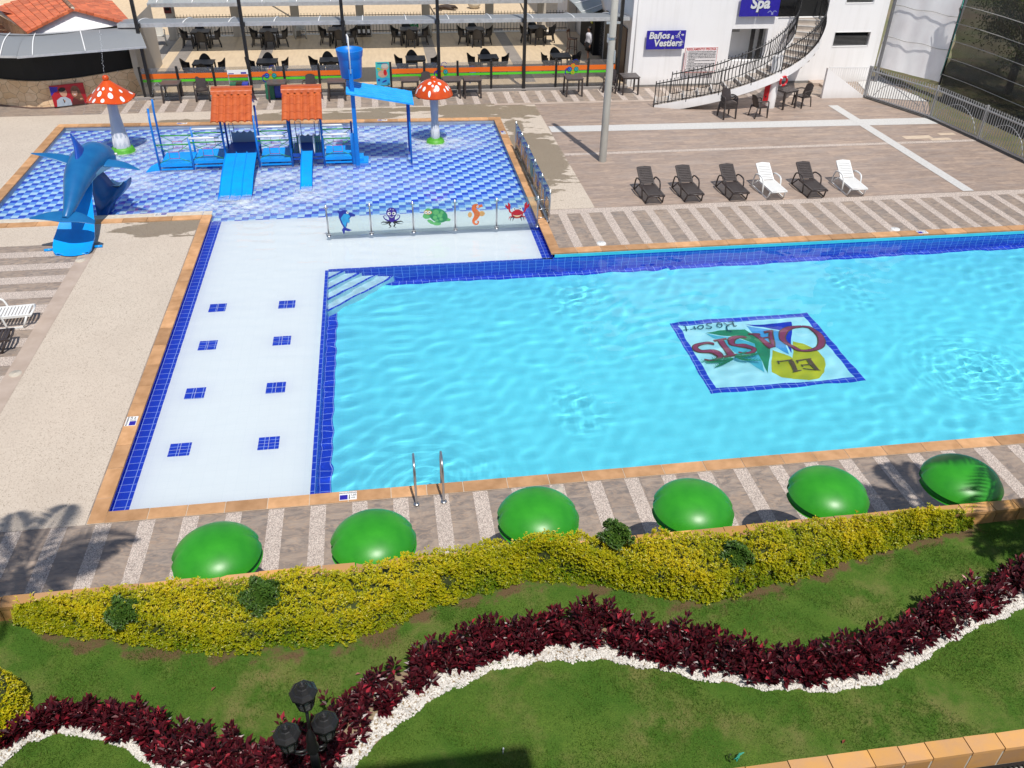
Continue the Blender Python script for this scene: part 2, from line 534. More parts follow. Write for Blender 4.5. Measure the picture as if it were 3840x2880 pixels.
DARKW = pm('dark_wood', (0.06, 0.028, 0.018), (0.085, 0.042, 0.026), 4, 0.4, stretch=(6, 6, 0.6))
DARKIN = pm('dark_interior', (0.006, 0.006, 0.006), (0.009, 0.009, 0.009), 2, 0.8)  # near-black paint, mainly for flat sheets in unlit openings
STAIRT = pm('stair_tread', (0.44, 0.385, 0.33), (0.35, 0.30, 0.26), 4, 0.6, 0.05)
NOSE = pm('stair_nosing', (0.62, 0.60, 0.57), None, 4, 0.6)
FLOORB = pm('beige_floor', (0.66, 0.52, 0.35), (0.58, 0.45, 0.30), 2.5, 0.55, 0.02, obj=False, stretch=(3, 0.6, 1))
FLOORG = pm('grey_floor_strip', (0.30, 0.265, 0.23), (0.25, 0.22, 0.195), 3, 0.55, 0.02, obj=False)
BEIGEW = pm('beige_wall', (0.55, 0.50, 0.43), (0.50, 0.455, 0.39), 1.2, 0.8, 0.02, obj=False)
SKIN = pm('skin', (0.24, 0.12, 0.075), (0.21, 0.10, 0.06), 6, 0.5)
HAIR = pm('dark_hair', (0.012, 0.009, 0.008), None, 6, 0.5)
CLOTHW = pm('white_cotton', (0.70, 0.68, 0.70), (0.62, 0.60, 0.62), 6, 0.8)
CLOTHK = pm('black_cotton', (0.012, 0.012, 0.014), None, 6, 0.8)
FOAM = pm('water_foam', (0.85, 0.88, 0.90), (0.8, 0.84, 0.88), 8, 0.3)
PURPLE = pm('decal_purple', (0.045, 0.014, 0.28), None, 6, 0.45)
DNAVY = pm('decal_navy', (0.015, 0.03, 0.33), None, 6, 0.45)
DSKY = pm('decal_sky', (0.03, 0.36, 0.72), None, 6, 0.45)
DGREEN = pm('decal_green', (0.03, 0.27, 0.11), None, 6, 0.45)
DLIME = pm('decal_light_green', (0.13, 0.47, 0.16), None, 6, 0.45)
DORNG = pm('decal_orange', (0.75, 0.16, 0.04), None, 6, 0.45)
DTAN = pm('decal_tan', (0.68, 0.38, 0.14), None, 6, 0.45)
DRED = pm('decal_crimson', (0.50, 0.01, 0.025), None, 6, 0.45)
DBLK = pm('decal_black', (0.015, 0.015, 0.02), None, 6, 0.45)
LOGOR = pm('logo_maroon', (0.24, 0.035, 0.085), (0.28, 0.045, 0.10), 6, 0.35, obj=False)
LOGOB = pm('logo_brown', (0.13, 0.075, 0.03), None, 6, 0.35)
LOGOY = pm('logo_yellow', (0.50, 0.50, 0.01), (0.46, 0.46, 0.01), 3, 0.35, obj=False)
LOGOG = pm('logo_green', (0.02, 0.22, 0.10), (0.02, 0.25, 0.11), 3, 0.35, obj=False)
LOGOC = pm('logo_teal', (0.08, 0.48, 0.62), None, 3, 0.35)
LOGOL = pm('logo_light_blue', (0.07, 0.36, 0.72), None, 3, 0.35)
LOGOW = pm('logo_white', (0.42, 0.80, 0.86), (0.38, 0.77, 0.84), 3, 0.35, obj=False)
LOGOK = pm('logo_dark_teal', (0.01, 0.07, 0.11), None, 3, 0.35)
LOGOD = pm('logo_blue', (0.006, 0.03, 0.50), None, 3, 0.35)

# ------------------------------------------------------------------ mesh helpers
class MB:
    """collects shapes and links them as ONE mesh object"""
    def __init__(s):
        s.v = []; s.f = []; s.mi = []; s.t = []; s.sm = []
        s.cur = 0; s.tint = 0.5; s.smooth = False

    def add(s, vs, fs, smooth=None):
        o = len(s.v)
        s.v.extend([tuple(p) for p in vs])
        sm = s.smooth if smooth is None else smooth
        for f in fs:
            s.f.append([i + o for i in f])
            s.mi.append(s.cur); s.t.append(s.tint); s.sm.append(sm)
        return s

    def box(s, x0, x1, y0, y1, z0, z1):
        vs = [(x0, y0, z0), (x1, y0, z0), (x1, y1, z0), (x0, y1, z0), (x0, y0, z1), (x1, y0, z1), (x1, y1, z1), (x0, y1, z1)]
        return s.add(vs, [(3, 2, 1, 0), (4, 5, 6, 7), (0, 1, 5, 4), (1, 2, 6, 5), (2, 3, 7, 6), (3, 0, 4, 7)], False)

    def obox(s, c, size, rz=0.0, M=None):
        hx, hy, hz = size[0] / 2, size[1] / 2, size[2] / 2
        vs = []
        for dz in (-hz, hz):
            for dx, dy in ((-hx, -hy), (hx, -hy), (hx, hy), (-hx, hy)):
                p = Vector((dx, dy, dz))
                p = (M @ p) if M else Matrix.Rotation(rz, 3, 'Z') @ p
                vs.append((p.x + c[0], p.y + c[1], p.z + c[2]))
        return s.add(vs, [(3, 2, 1, 0), (4, 5, 6, 7), (0, 1, 5, 4), (1, 2, 6, 5), (2, 3, 7, 6), (3, 0, 4, 7)], False)

    def bar(s, p, q, w, h=None, up=(0, 0, 1)):
        h = w if h is None else h
        p, q = Vector(p), Vector(q)
        d = (q - p).normalized()
        u = Vector(up)
        if abs(d.dot(u)) > 0.98:
            u = Vector((0, 1, 0))
        a = d.cross(u).normalized() * (w / 2)
        b = a.cross(d).normalized() * (h / 2)
        vs = [p - a - b, p + a - b, p + a + b, p - a + b, q - a - b, q + a - b, q + a + b, q - a + b]
        return s.add(vs, [(3, 2, 1, 0), (4, 5, 6, 7), (0, 1, 5, 4), (1, 2, 6, 5), (2, 3, 7, 6), (3, 0, 4, 7)], False)

    def tube(s, pts, r, n=8, caps=True):
        pts = [Vector(p) for p in pts]
        rs = r if isinstance(r, (list, tuple)) else [r] * len(pts)
        d0 = (pts[1] - pts[0]).normalized()
        u = Vector((0, 0, 1)) if abs(d0.z) < 0.9 else Vector((1, 0, 0))
        a = d0.cross(u).normalized()
        vs, fs = [], []
        for i, p in enumerate(pts):
            d = (pts[min(i + 1, len(pts) - 1)] - pts[max(i - 1, 0)]).normalized()
            a = (a - d * a.dot(d)).normalized()
            b = d.cross(a)
            for k in range(n):
                t = 2 * math.pi * k / n
                vs.append(p + (a * math.cos(t) + b * math.sin(t)) * rs[i])
        for i in range(len(pts) - 1):
            for k in range(n):
                k2 = (k + 1) % n
                fs.append((i * n + k, i * n + k2, (i + 1) * n + k2, (i + 1) * n + k))
        s.add(vs, fs, True)
        if caps:
            o = len(s.v) - len(vs)
            for base, rev in ((0, True), ((len(pts) - 1) * n, False)):
                f = [o + base + k for k in range(n)]
                s.f.append(f[::-1] if rev else f)
                s.mi.append(s.cur); s.t.append(s.tint); s.sm.append(False)
        return s

    def cyl(s, p, q, r0, r1=None, n=16):
        return s.tube([p, q], [r0, r0 if r1 is None else r1], n)

    def lathe(s, prof, c=(0, 0, 0), n=32, smooth=True, sx=1, sy=1):
        vs, fs = [], []
        for (r, z) in prof:
            for k in range(n):
                t = 2 * math.pi * k / n
                vs.append((c[0] + sx * r * math.cos(t), c[1] + sy * r * math.sin(t), c[2] + z))
        for i in range(len(prof) - 1):
            for k in range(n):
                k2 = (k + 1) % n
                fs.append((i * n + k, i * n + k2, (i + 1) * n + k2, (i + 1) * n + k))
        return s.add(vs, fs, smooth)

    def poly(s, pts):
        return s.add(pts, [tuple(range(len(pts)))], False)

    def prism(s, pts, z0, z1):
        n = len(pts)
        a = sum(pts[i][0] * pts[(i + 1) % n][1] - pts[(i + 1) % n][0] * pts[i][1] for i in range(n))
        if a < 0:
            pts = pts[::-1]
        vs = [(p[0], p[1], z0) for p in pts] + [(p[0], p[1], z1) for p in pts]
        fs = [tuple(range(n - 1, -1, -1)), tuple(range(n, 2 * n))]
        fs += [(i, (i + 1) % n, n + (i + 1) % n, n + i) for i in range(n)]
        return s.add(vs, fs, False)

    def grid(s, fn, nu, nv, smooth=True):
        vs = [fn(i / nu, j / nv) for j in range(nv + 1) for i in range(nu + 1)]
        fs = [(j * (nu + 1) + i, j * (nu + 1) + i + 1, (j + 1) * (nu + 1) + i + 1, (j + 1) * (nu + 1) + i) for j in range(nv) for i in range(nu)]
        return s.add(vs, fs, smooth)

    def xform(s, M, start=0):
        for i in range(start, len(s.v)):
            s.v[i] = tuple(M @ Vector(s.v[i]))
        return s

    def build(s, name, mats, parent=None):
        me = bpy.data.meshes.new(name)
        me.from_pydata(s.v, [], s.f)
        if not isinstance(mats, (list, tuple)):
            mats = [mats]
        for mm in mats:
            me.materials.append(mm)
        me.polygons.foreach_set('material_index', s.mi)
        me.polygons.foreach_set('use_smooth', s.sm)
        at = me.attributes.new('tint', 'FLOAT', 'FACE')
        at.data.foreach_set('value', s.t)
        me.update()
        o = bpy.data.objects.new(name, me)
        col.objects.link(o)
        if parent:
            o.parent = parent
        return o

def npmesh(name, V, F, mats, tint=None, parent=None, smooth=False, mi=None):
    """fast mesh from numpy arrays (all faces with the same number of corners)"""
    k = F.shape[1]
    me = bpy.data.meshes.new(name)
    me.vertices.add(len(V))
    me.vertices.foreach_set('co', np.ascontiguousarray(V, np.float32).ravel())
    me.loops.add(F.size)
    me.loops.foreach_set('vertex_index', np.ascontiguousarray(F, np.int32).ravel())
    me.polygons.add(len(F))
    me.polygons.foreach_set('loop_start', np.arange(0, F.size, k, dtype=np.int32))
    for mm in (mats if isinstance(mats, (list, tuple)) else [mats]):
        me.materials.append(mm)
    if mi is not None:
        me.polygons.foreach_set('material_index', np.ascontiguousarray(mi, np.int32))
    me.polygons.foreach_set('use_smooth', np.full(len(F), smooth))
    if tint is not None:
        at = me.attributes.new('tint', 'FLOAT', 'FACE')
        at.data.foreach_set('value', np.ascontiguousarray(tint, np.float32))
    me.update(calc_edges=True)
    o = bpy.data.objects.new(name, me)
    col.objects.link(o)
    if parent:
        o.parent = parent
    return o

def tag(o, label=None, cat=None, group=None, kind=None):
    if label: o['label'] = label
    if cat: o['category'] = cat
    if group: o['group'] = group
    if kind: o['kind'] = kind
    return o

def thing(name, label, cat, loc=(0, 0, 0), rz=0.0, group=None):
    o = bpy.data.objects.new(name, None)
    o.empty_display_size = 0.2
    o.location = loc
    o.rotation_euler = (0, 0, rz)
    col.objects.link(o)
    return tag(o, label, cat, group)

def copy_tree(o, label=None, loc=None, rz=None, parent=None, mats=None):
    c = o.copy()
    col.objects.link(c)
    if parent is not None:
        c.parent = parent
    if label: c['label'] = label
    if loc is not None: c.location = loc
    if rz is not None: c.rotation_euler = (0, 0, rz)
    if mats and c.type == 'MESH':
        c.data = mats(c.data)
    for ch in [x for x in bpy.data.objects if x.parent == o]:
        copy_tree(ch, parent=c, mats=mats)
    return c

def struct(mb, name, mats):
    return tag(mb.build(name, mats), kind='structure')

def text_mesh(txt, size, shear=0.0, bold=0.0, spacing=1.0, align='CENTER', extrude=0.002):
    cu = bpy.data.curves.new('lettering', 'FONT')
    cu.body = txt
    cu.size = size
    cu.shear = shear
    cu.offset = bold
    cu.space_character = spacing
    cu.align_x = align
    cu.align_y = 'CENTER'
    cu.extrude = extrude
    cu.resolution_u = 3
    o = bpy.data.objects.new('lettering', cu)
    col.objects.link(o)
    dg = bpy.context.evaluated_depsgraph_get()
    me = bpy.data.meshes.new_from_object(o.evaluated_get(dg))
    bpy.data.objects.remove(o)
    bpy.data.curves.remove(cu)
    return me

def put_text(name, txt, size, M, mat, parent, **kw):
    fit = kw.pop('fit', None)
    me = text_mesh(txt, size, **kw)
    if fit:
        wx = max(v.co.x for v in me.vertices) - min(v.co.x for v in me.vertices)
        if wx > fit:
            me.transform(Matrix.Scale(fit / wx, 4, (1, 0, 0)))
    me.transform(M)
    me.materials.clear()
    me.materials.append(mat)
    o = bpy.data.objects.new(name, me)
    col.objects.link(o)
    o.parent = parent
    return o

def wall_frame(x, y, z, ang=0.0):
    """upright drawing plane facing the camera side (-Y): its x runs along +X, its y runs up"""
    return Matrix.Translation((x, y, z)) @ Matrix.Rotation(ang, 4, 'Z') @ Matrix.Rotation(R(90), 4, 'X')

class Flat(MB):
    """flat shapes drawn in a plane, each laid a hair above the one before"""
    def __init__(s, M, step=0.0006):
        super().__init__()
        s.M = M; s.k = 0.0; s.step = step
    def shape(s, pts, mi):
        s.cur = mi
        s.k += s.step
        s.poly([s.M @ Vector((x, y, s.k)) for x, y in pts])
    def disc(s, x, y, rx, mi, ry=None, rot=0.0, n=20):
        ry = rx if ry is None else ry
        c, d = math.cos(rot), math.sin(rot)
        s.shape([(x + rx * math.cos(a) * c - ry * math.sin(a) * d, y + rx * math.cos(a) * d + ry * math.sin(a) * c) for a in [2 * math.pi * i / n for i in range(n)]], mi)
    def stroke(s, pts, w, mi):
        ws = w if isinstance(w, (list, tuple)) else [w] * len(pts)
        L, Rr = [], []
        for i, p in enumerate(pts):
            a, b = pts[max(i - 1, 0)], pts[min(i + 1, len(pts) - 1)]
            dx, dy = b[0] - a[0], b[1] - a[1]
            l = math.hypot(dx, dy) or 1
            nx, ny = -dy / l * ws[i] / 2, dx / l * ws[i] / 2
            L.append((p[0] + nx, p[1] + ny)); Rr.append((p[0] - nx, p[1] - ny))
        s.cur = mi
        s.k += s.step
        for i in range(len(pts) - 1):
            s.poly([s.M @ Vector((q[0], q[1], s.k)) for q in (L[i], Rr[i], Rr[i + 1], L[i + 1])])

def smooth_pts(pts, n=8):
    out = []
    m_ = len(pts)
    for i in range(m_ - 1):
        p0, p1, p2, p3 = pts[max(i - 1, 0)], pts[i], pts[i + 1], pts[min(i + 2, m_ - 1)]
        for k in range(n):
            t = k / n
            out.append(tuple(0.5 * ((2 * b) + (-a + c) * t + (2 * a - 5 * b + 4 * c - d) * t * t + (-a + 3 * b - 3 * c + d) * t ** 3) for a, b, c, d in zip(p0, p1, p2, p3)))
    out.append(tuple(pts[-1]))
    return out

# ------------------------------------------------------------------ ground, decks and pools
ZL = 1.4                      # the garden lies on a terrace above the pool deck
XE = 26.0                     # the pool runs on past the right edge of the picture
b = MB()
b.box(-150, 150, -150, 250, -2.4, -2.0)
struct(b, 'ground', pm('earth', (0.22, 0.17, 0.11), (0.14, 0.16, 0.06), 0.3, 0.95, 0, obj=False))

b = MB()
def rect(b, x0, x1, y0, y1, z):
    b.poly([(x0, y0, z), (x1, y0, z), (x1, y1, z), (x0, y1, z)])
rect(b, -40, 40, 8.0, 11.50, 0)
rect(b, -40, -5.03, 11.50, 24.23, 0)
b.poly([(-40, 24.23, 0), (-11.3, 24.23, 0), (-11.38, 33.0, 0), (-40, 33.0, 0)])
b.poly([(-40, 33.0, 0), (-11.38, 33.0, 0), (4.34, 32.36, 0), (4.34, 37.2, 0), (-40, 37.2, 0)])
b.poly([(4.34, 20.55, 0), (40, 20.55, 0), (40, 37.2, 0), (4.34, 37.2, 0)])
b.poly([(XE, 11.5, 0), (40, 11.5, 0), (40, 20.55, 0), (XE, 20.55, 0)])
struct(b, 'slate_paving', P('slate'))
b = MB()
rect(b, 6.22, 24, 23.52, 34.2, 0.004)
struct(b, 'wood_look_paving', P('planks'))
b = MB()
rect(b, -7.72, -5.3, 11.27, 24.5, 0.004)
rect(b, -40, -7.72, 22.62, 24.5, 0.004)
rect(b, -40, -11.5, 24.5, 33.3, 0.004)
rect(b, -40, 4.6, 33.3, 34.45, 0.004)
b.poly([(-11.5, 33.3, 0.004), (-11.5, 33.2, 0.004), (4.6, 32.6, 0.004), (4.6, 33.3, 0.004)])
rect(b, 4.6, 6.22, 23.52, 34.45, 0.004)
struct(b, 'washed_concrete_paving', P('concrete'))
b = MB()
rect(b, -8.08, -7.72, 11.27, 21.9, 0.008)
rect(b, 4.6, 22, 34.2, 34.45, 0.012)
struct(b, 'paving_border', BORDER)
b = MB()
for k in range(-18, 1):
    x = 0.47 + 0.70 * k
    rect(b, x, x + 0.26, 8.2, 11.26, 0.004)
for k in range(1, 26):
    x = 0.47 + 0.685 * k
    rect(b, x, x + 0.26, 8.2, 11.26, 0.004)
for k in range(0, 30):
    x = 5.02 + 0.664 * k
    rect(b, x, x + 0.25, 20.86, 23.16, 0.004)
rect(b, 4.62, 24, 23.16, 23.5, 0.004)
rect(b, 6.24, 24, 28.12, 28.34, 0.008)
for k in range(-24, 18):
    x = 5.86 + 0.68 * k
    rect(b, x, x + 0.25, 34.47, 36.15, 0.004)
for y0, y1 in ((22.23, 21.88), (21.47, 21.11), (20.74, 20.35), (19.94, 19.55), (19.2, 18.78), (18.42, 18.02), (17.64, 17.26), (16.88, 16.5), (16.12, 15.74), (15.36, 14.98), (14.6, 14.2)):
    rect(b, -24, -8.08, y1, y0, 0.004)
struct(b, 'pebble_strips', P('pebble'))
b = MB()
b.poly([(6.25, 30.67, 0.010), (21.6, 30.22, 0.010), (21.6, 31.0, 0.010), (6.25, 31.36, 0.010)])
b.poly([(18.30, 23.55, 0.013), (18.68, 23.55, 0.013), (18.62, 32.95, 0.013), (18.21, 32.95, 0.013)])
struct(b, 'white_paving_bands', WPAVE)
b = MB()
rect(b, 19.2, 20.3, 28.6, 28.95, 0.009)
rect(b, 20.1, 20.9, 28.36, 28.62, 0.009)
rect(b, 20.75, 21.4, 28.9, 29.15, 0.009)
struct(b, 'repaired_paving', pm('new_beige_tile', (0.60, 0.49, 0.37), (0.55, 0.43, 0.32), 5, 0.6, 0, obj=False))

# pool basins
ZM, ZW, ZS, ZK = -1.06, -0.10, -0.165, -0.30
b = MB()
rect(b, -1.6, XE, 11.54, 20.5, ZM)
b.poly([(-1.6, 11.54, ZM), (-1.6, 11.54, -0.02), (XE, 11.54, -0.02), (XE, 11.54, ZM)])
struct(b, 'pool_floor', P('cyan_tiles'))
b = MB()
b.poly([(-1.6, 11.54, ZM), (-1.6, 20.5, ZM), (-1.6, 20.5, ZS), (-1.6, 11.54, ZS)])
b.poly([(-1.6, 20.5, ZM), (4.36, 20.5, ZM), (4.36, 20.5, ZS), (-1.6, 20.5, ZS)])
b.poly([(4.36, 20.5, ZM), (XE, 20.5, ZM), (XE, 20.5, -0.085), (4.36, 20.5, -0.085)])
b.poly([(XE, 20.5, ZM), (XE, 11.54, ZM), (XE, 11.54, -0.02), (XE, 20.5, -0.02)])
b.poly([(4.36, 20.5, ZS), (4.36, 24.0, ZS), (4.36, 24.0, -0.03), (4.36, 20.5, -0.03)])
b.poly([(-5.03, 11.54, ZS), (-5.03, 24.0, ZS), (-5.03, 24.0, -0.03), (-5.03, 11.54, -0.03)])
b.poly([(-5.03, 11.54, ZS), (-1.6, 11.54, ZS), (-1.6, 11.54, -0.03), (-5.03, 11.54, -0.03)])
struct(b, 'blue_pool_walls', P('blue_wall_tiles'))
b = MB()
b.box(4.40, XE, 20.47, 20.50, -0.082, -0.002)
struct(b, 'cyan_pool_rim', CYANP)
b = MB()
rect(b, -5.03, -1.6, 11.54, 24.0, ZS)
rect(b, -1.6, 4.36, 20.5, 24.0, ZS)
struct(b, 'wading_ledge', P('white_tiles'))
b = MB()
rect(b, -5.03, -4.73, 11.54, 24.0, ZS + 0.004)
rect(b, 4.08, 4.36, 20.5, 24.0, ZS + 0.004)
rect(b, -1.6, -1.38, 11.54, 20.5, ZM + 0.003)
rect(b, -1.38, XE, 20.28, 20.5, ZM + 0.003)
rect(b, -1.68, -1.6, 11.54, 20.5, ZS + 0.004)
rect(b, -1.6, 4.36, 20.5, 20.56, ZS + 0.004)
for x, y in ((-4.17, 18.8), (-2.54, 18.77), (-4.16, 17.07), (-2.54, 17.07), (-4.15, 15.18), (-2.53, 15.18), (-4.15, 13.31), (-2.52, 13.30)):
    for sx in (-1, 1):
        for sy in (-1, 1):
            rect(b, x + sx * 0.1 - 0.096, x + sx * 0.1 + 0.096, y + sy * 0.1 - 0.096, y + sy * 0.1 + 0.096, ZS + 0.004)
struct(b, 'blue_tile_inlays', P('blue_tiles'))
b = MB()
rect(b, -11.5, 4.36, 24.0, 33.4, ZK)
b.poly([(-5.03, 24.0, ZK), (4.36, 24.0, ZK), (4.36, 24.0, ZS), (-5.03, 24.0, ZS)])
struct(b, 'paddling_pool_floor', P('checker'))
b = MB()
b.poly([(-11.3, 24.23, ZK), (-11.38, 33.0, ZK), (-11.38, 33.0, -0.01), (-11.3, 24.23, -0.01)])
b.poly([(-11.38, 33.0, ZK), (4.34, 32.36, ZK), (4.34, 32.36, -0.01), (-11.38, 33.0, -0.01)])
b.poly([(4.34, 32.36, ZK), (4.34, 24.0, ZK), (4.34, 24.0, -0.01), (4.34, 32.36, -0.01)])
b.poly([(-11.3, 24.23, ZK), (-5.03, 24.23, ZK), (-5.03, 24.23, -0.01), (-11.3, 24.23, -0.01)])
b.poly([(-5.03, 24.23, ZK), (-5.03, 24.0, ZK), (-5.03, 24.0, -0.01), (-5.03, 24.23, -0.01)])
struct(b, 'paddling_pool_walls', GREYW)
# corner steps
for k, (L, z) in enumerate(((0.42, -0.27), (0.84, -0.44), (1.26, -0.61), (1.68, -0.78))):
    b = MB()
    x0, y0 = -1.597, 20.497
    b.prism([(x0, y0), (x0, y0 - L), (x0 + L, y0)], ZM - 0.1 if k == 3 else z - 0.19, z)
    n_ = 0.11
    b.cur = 1
    zz = z + 0.004
    b.poly([(x0, y0 - L, zz), (x0 + L, y0, zz), (x0 + L - n_, y0, zz), (x0, y0 - L + n_, zz)])
    struct(b, 'pool_step', [pm('step_white', (0.55, 0.78, 0.84), None, 4, 0.4, obj=False), P('blue_tiles')])

# coping stones (each with its own shade, light mortar between)
def coping(b, x0, y0, x1, y1, w, side, L=0.72, z0=-0.02, z1=0.022, gap=0.012, jit=0.15):
    d = Vector((x1 - x0, y1 - y0, 0))
    tot = d.length
    d.normalize()
    nrm = Vector((-d.y, d.x, 0)) * side
    s = 0.0
    while s < tot - 0.05:
        l = min(L * random.uniform(1 - jit, 1 + jit), tot - s)
        if tot - s - l < 0.25:
            l = tot - s
        a = Vector((x0, y0, 0)) + d * (s + gap / 2)
        e = Vector((x0, y0, 0)) + d * (s + l - gap / 2)
        q = [a, e, e + nrm * w, a + nrm * w]
        b.tint = random.random()
        b.prism([(p.x, p.y) for p in q], z0, z1 + random.uniform(-0.002, 0.002))
        s += l
cb = MB()
coping(cb, -5.0, 11.54, XE, 11.54, 0.27, -1)
coping(cb, -5.0, 11.27, -5.0, 24.2, 0.27, 1)
coping(cb, -5.27, 24.2, -11.28, 24.2, 0.30, 1)
coping(cb, -11.28, 24.2, -11.36, 32.98, 0.30, 1)
coping(cb, -11.66, 32.99, 4.6, 32.34, 0.30, 1)
coping(cb, 4.32, 32.34, 4.32, 20.53, 0.27, 1)
coping(cb, 4.42, 20.53, XE, 20.53, 0.31, 1)
struct(cb, 'pool_coping', SAND)
b = MB()
for (x0, x1, y0, y1) in ((-5.28, XE, 11.262, 11.53), (-5.268, -5.02, 11.53, 24.49), (-11.57, -5.28, 24.21, 24.49), (-11.65, -11.4, 24.5, 33.27), (4.345, 4.585, 20.86, 32.5), (4.46, XE, 20.56, 20.846)):
    rect(b, x0, x1, y0, y1, 0.013)
b.poly([(-11.4, 33.0, 0.013), (4.3, 32.36, 0.013), (4.3, 32.62, 0.013), (-11.4, 33.27, 0.013)])
struct(b, 'coping_joints', MORTAR)

# water: one rippled sheet over ledge, main pool and paddling pool; smooth real waves
NX, NY = 500, 290
gx = np.linspace(-11.45, XE, NX)
gy = np.linspace(11.5, 33.05, NY)
GX, GY = np.meshgrid(gx, gy)
wr = np.random.default_rng(11)
def waves(n, lmin, lmax, amp, ang0=None, spread=math.pi):
    Z = np.zeros_like(GX)
    for _ in range(n):
        a = wr.uniform(0, 2 * math.pi) if ang0 is None else wr.normal(ang0, spread)
        L = math.exp(wr.uniform(math.log(lmin), math.log(lmax)))
        Z += amp * L * np.sin(2 * math.pi / L * (GX * math.cos(a) + GY * math.sin(a)) + wr.uniform(0, 6.28)) / math.sqrt(n)
    return Z
lowf = 0.5 + 0.5 * np.sin(GX * 0.55 + 1.2 + 0.6 * np.sin(GY * 0.5)) * np.sin(GY * 0.62 + 0.4 * np.cos(GX * 0.4))
main = waves(24, 0.6, 1.4, 0.0050) + waves(30, 0.30, 0.62, 0.0088, 1.9, 0.6) * (0.45 + 0.8 * lowf)
main += waves(16, 0.28, 0.6, 0.0090, 1.75, 0.3) * np.exp(-((GX + 0.6) / 2.6) ** 2)
ledge = waves(20, 0.22, 0.6, 0.0135, 1.7, 0.35)
kids = waves(22, 0.30, 0.8, 0.0085) + waves(26, 0.17, 0.36, 0.0190) * np.clip(1.1 - np.hypot((GX + 3.5) / 5.5, (GY - 28.6) / 3.4), 0.12, 1)
def sst(a, b_, x):
    t = np.clip((x - a) / (b_ - a), 0, 1)
    return t * t * (3 - 2 * t)
w_led = np.where(GY < 20.5, 1 - sst(-1.75, -1.2, GX), 1.0)
w_led = np.where(GY >= 20.5, 1.0, np.maximum(w_led, sst(20.2, 20.5, GY) * (GX < 4.3)))
w_kid = sst(23.4, 24.3, GY)
Zs = main * (1 - w_led) + ledge * w_led * (1 - w_kid) + kids * w_kid
calm = sst(0.5, 4.0, GX) * w_kid * (1 - 0.75 * sst(28.5, 31, GY))
Zs *= 1 - 0.45 * calm
# jets welling up and a splash near the right edge
for (jx, jy, rr, am) in ((3.86, 13.6, 0.5, 0.008), (3.75, 14.4, 0.4, 0.007), (4.9, 18.9, 0.55, 0.008), (4.4, 18.2, 0.4, 0.005), (12.2, 18.6, 0.55, 0.006), (12.0, 17.5, 0.5, 0.005), (13.3, 14.2, 1.1, 0.010)):
    d2 = np.hypot(GX - jx, GY - jy)
    if 'CH' not in globals():
        CH = waves(30, 0.16, 0.34, 0.06)
    Zs += am * 0.75 * np.exp(-(d2 / rr) ** 2) * (CH / 0.012 + (0.8 * np.sin(26 * d2 + 2.5 * np.sin(4 * (GX + GY))) if jx > 13 else 0))
for (jx, jy) in ((0.4, 11.8), (13.2, 14.2), (1.9, 30.3), (-8.8, 30.4), (-4.45, 25.5), (-2.36, 26.0)):
    d2 = np.hypot(GX - jx, GY - jy)
    Zs += 0.0035 * np.exp(-(d2 / 1.5) ** 2) * np.sin(2 * math.pi * d2 / 0.22)
V = np.stack([GX, GY, ZW + Zs], -1).reshape(-1, 3)
idx = np.arange(NX * NY).reshape(NY, NX)
cx, cy_ = (GX[:-1, :-1] + GX[1:, 1:]) / 2, (GY[:-1, :-1] + GY[1:, 1:]) / 2
inside = ((cy_ < 20.6) & (cx > -5.1)) | ((cy_ >= 20.5) & (cx < 4.4) & ((cx > -5.1) | (cy_ > 24.15)))
Fq = np.stack([idx[:-1, :-1], idx[:-1, 1:], idx[1:, 1:], idx[1:, :-1]], -1)[inside]
used = np.unique(Fq)
remap = np.full(NX * NY, -1)
remap[used] = np.arange(len(used))
water = npmesh('pool_water', V[used], remap[Fq], P('water'), smooth=True)
tag(water, kind='structure')
water.cycles.is_caustics_caster = True

# churned, aerated water round the fountains and slide ends
def mat_foam():
    t = NT('aerated_water')
    n1 = t.noise(t.pos((1, 1.6, 1)), 5.5, 6, 0.65, 0.6)
    n2 = t.noise(t.pos((1, 1.4, 1)), 1.1, 4, 0.6)
    a = t.math('MULTIPLY', t.attr('foam'), t.math('MULTIPLY_ADD', t.ramp(n1, 0.44, 0.64), 0.55, t.math('MULTIPLY', t.ramp(n2, 0.3, 0.65), 0.60)))
    t.base((0.80, 0.87, 0.93))
    t.set(Roughness=0.4)
    tr = t.n('BsdfTransparent')
    mx = t.n('MixShader')
    t.l(a, mx.inputs[0])
    t.l(tr.outputs[0], mx.inputs[1])
    t.l(t.b.outputs[0], mx.inputs[2])
    t.l(mx.outputs[0], t.out.inputs[0])
    MATS['foam'] = t.m
mat_foam()
fm = np.zeros_like(GX)
for (jx, jy, rx, ry, am) in ((-4.5, 24.95, 1.9, .8, 1.0), (-2.37, 25.6, 1.3, .8, .9), (-3.4, 27.2, 3.2, .9, .75), (1.93, 30.1, 1.5, .75, 1.0), (-8.8, 30.2, 1.6, 1.0, .75), (-4.0, 31.2, 6.5, 1.1, .8), (-7.3, 27.6, 1.8, 1.3, .65), (-6.6, 29.2, .8, .9, .7), (-1.0, 26.4, 2.2, .9, .55), (-4.5, 29.0, 5.0, 1.0, .5)):
    fm = np.maximum(fm, am * np.exp(-((GX - jx) / rx) ** 2 - ((GY - jy) / ry) ** 2))
fmF = fm.ravel()[Fq].max(1) > 0.06
uf = np.unique(Fq[fmF]); rmp = np.full(NX * NY, -1); rmp[uf] = np.arange(len(uf))
fo = npmesh('water_foam', V[uf] + np.array([0, 0, 0.012]), rmp[Fq[fmF]], P('foam'), smooth=True)
fo.data.attributes.new('foam', 'FLOAT', 'POINT').data.foreach_set('value', fm.ravel()[uf].astype(np.float32))
tag(fo, kind='stuff')

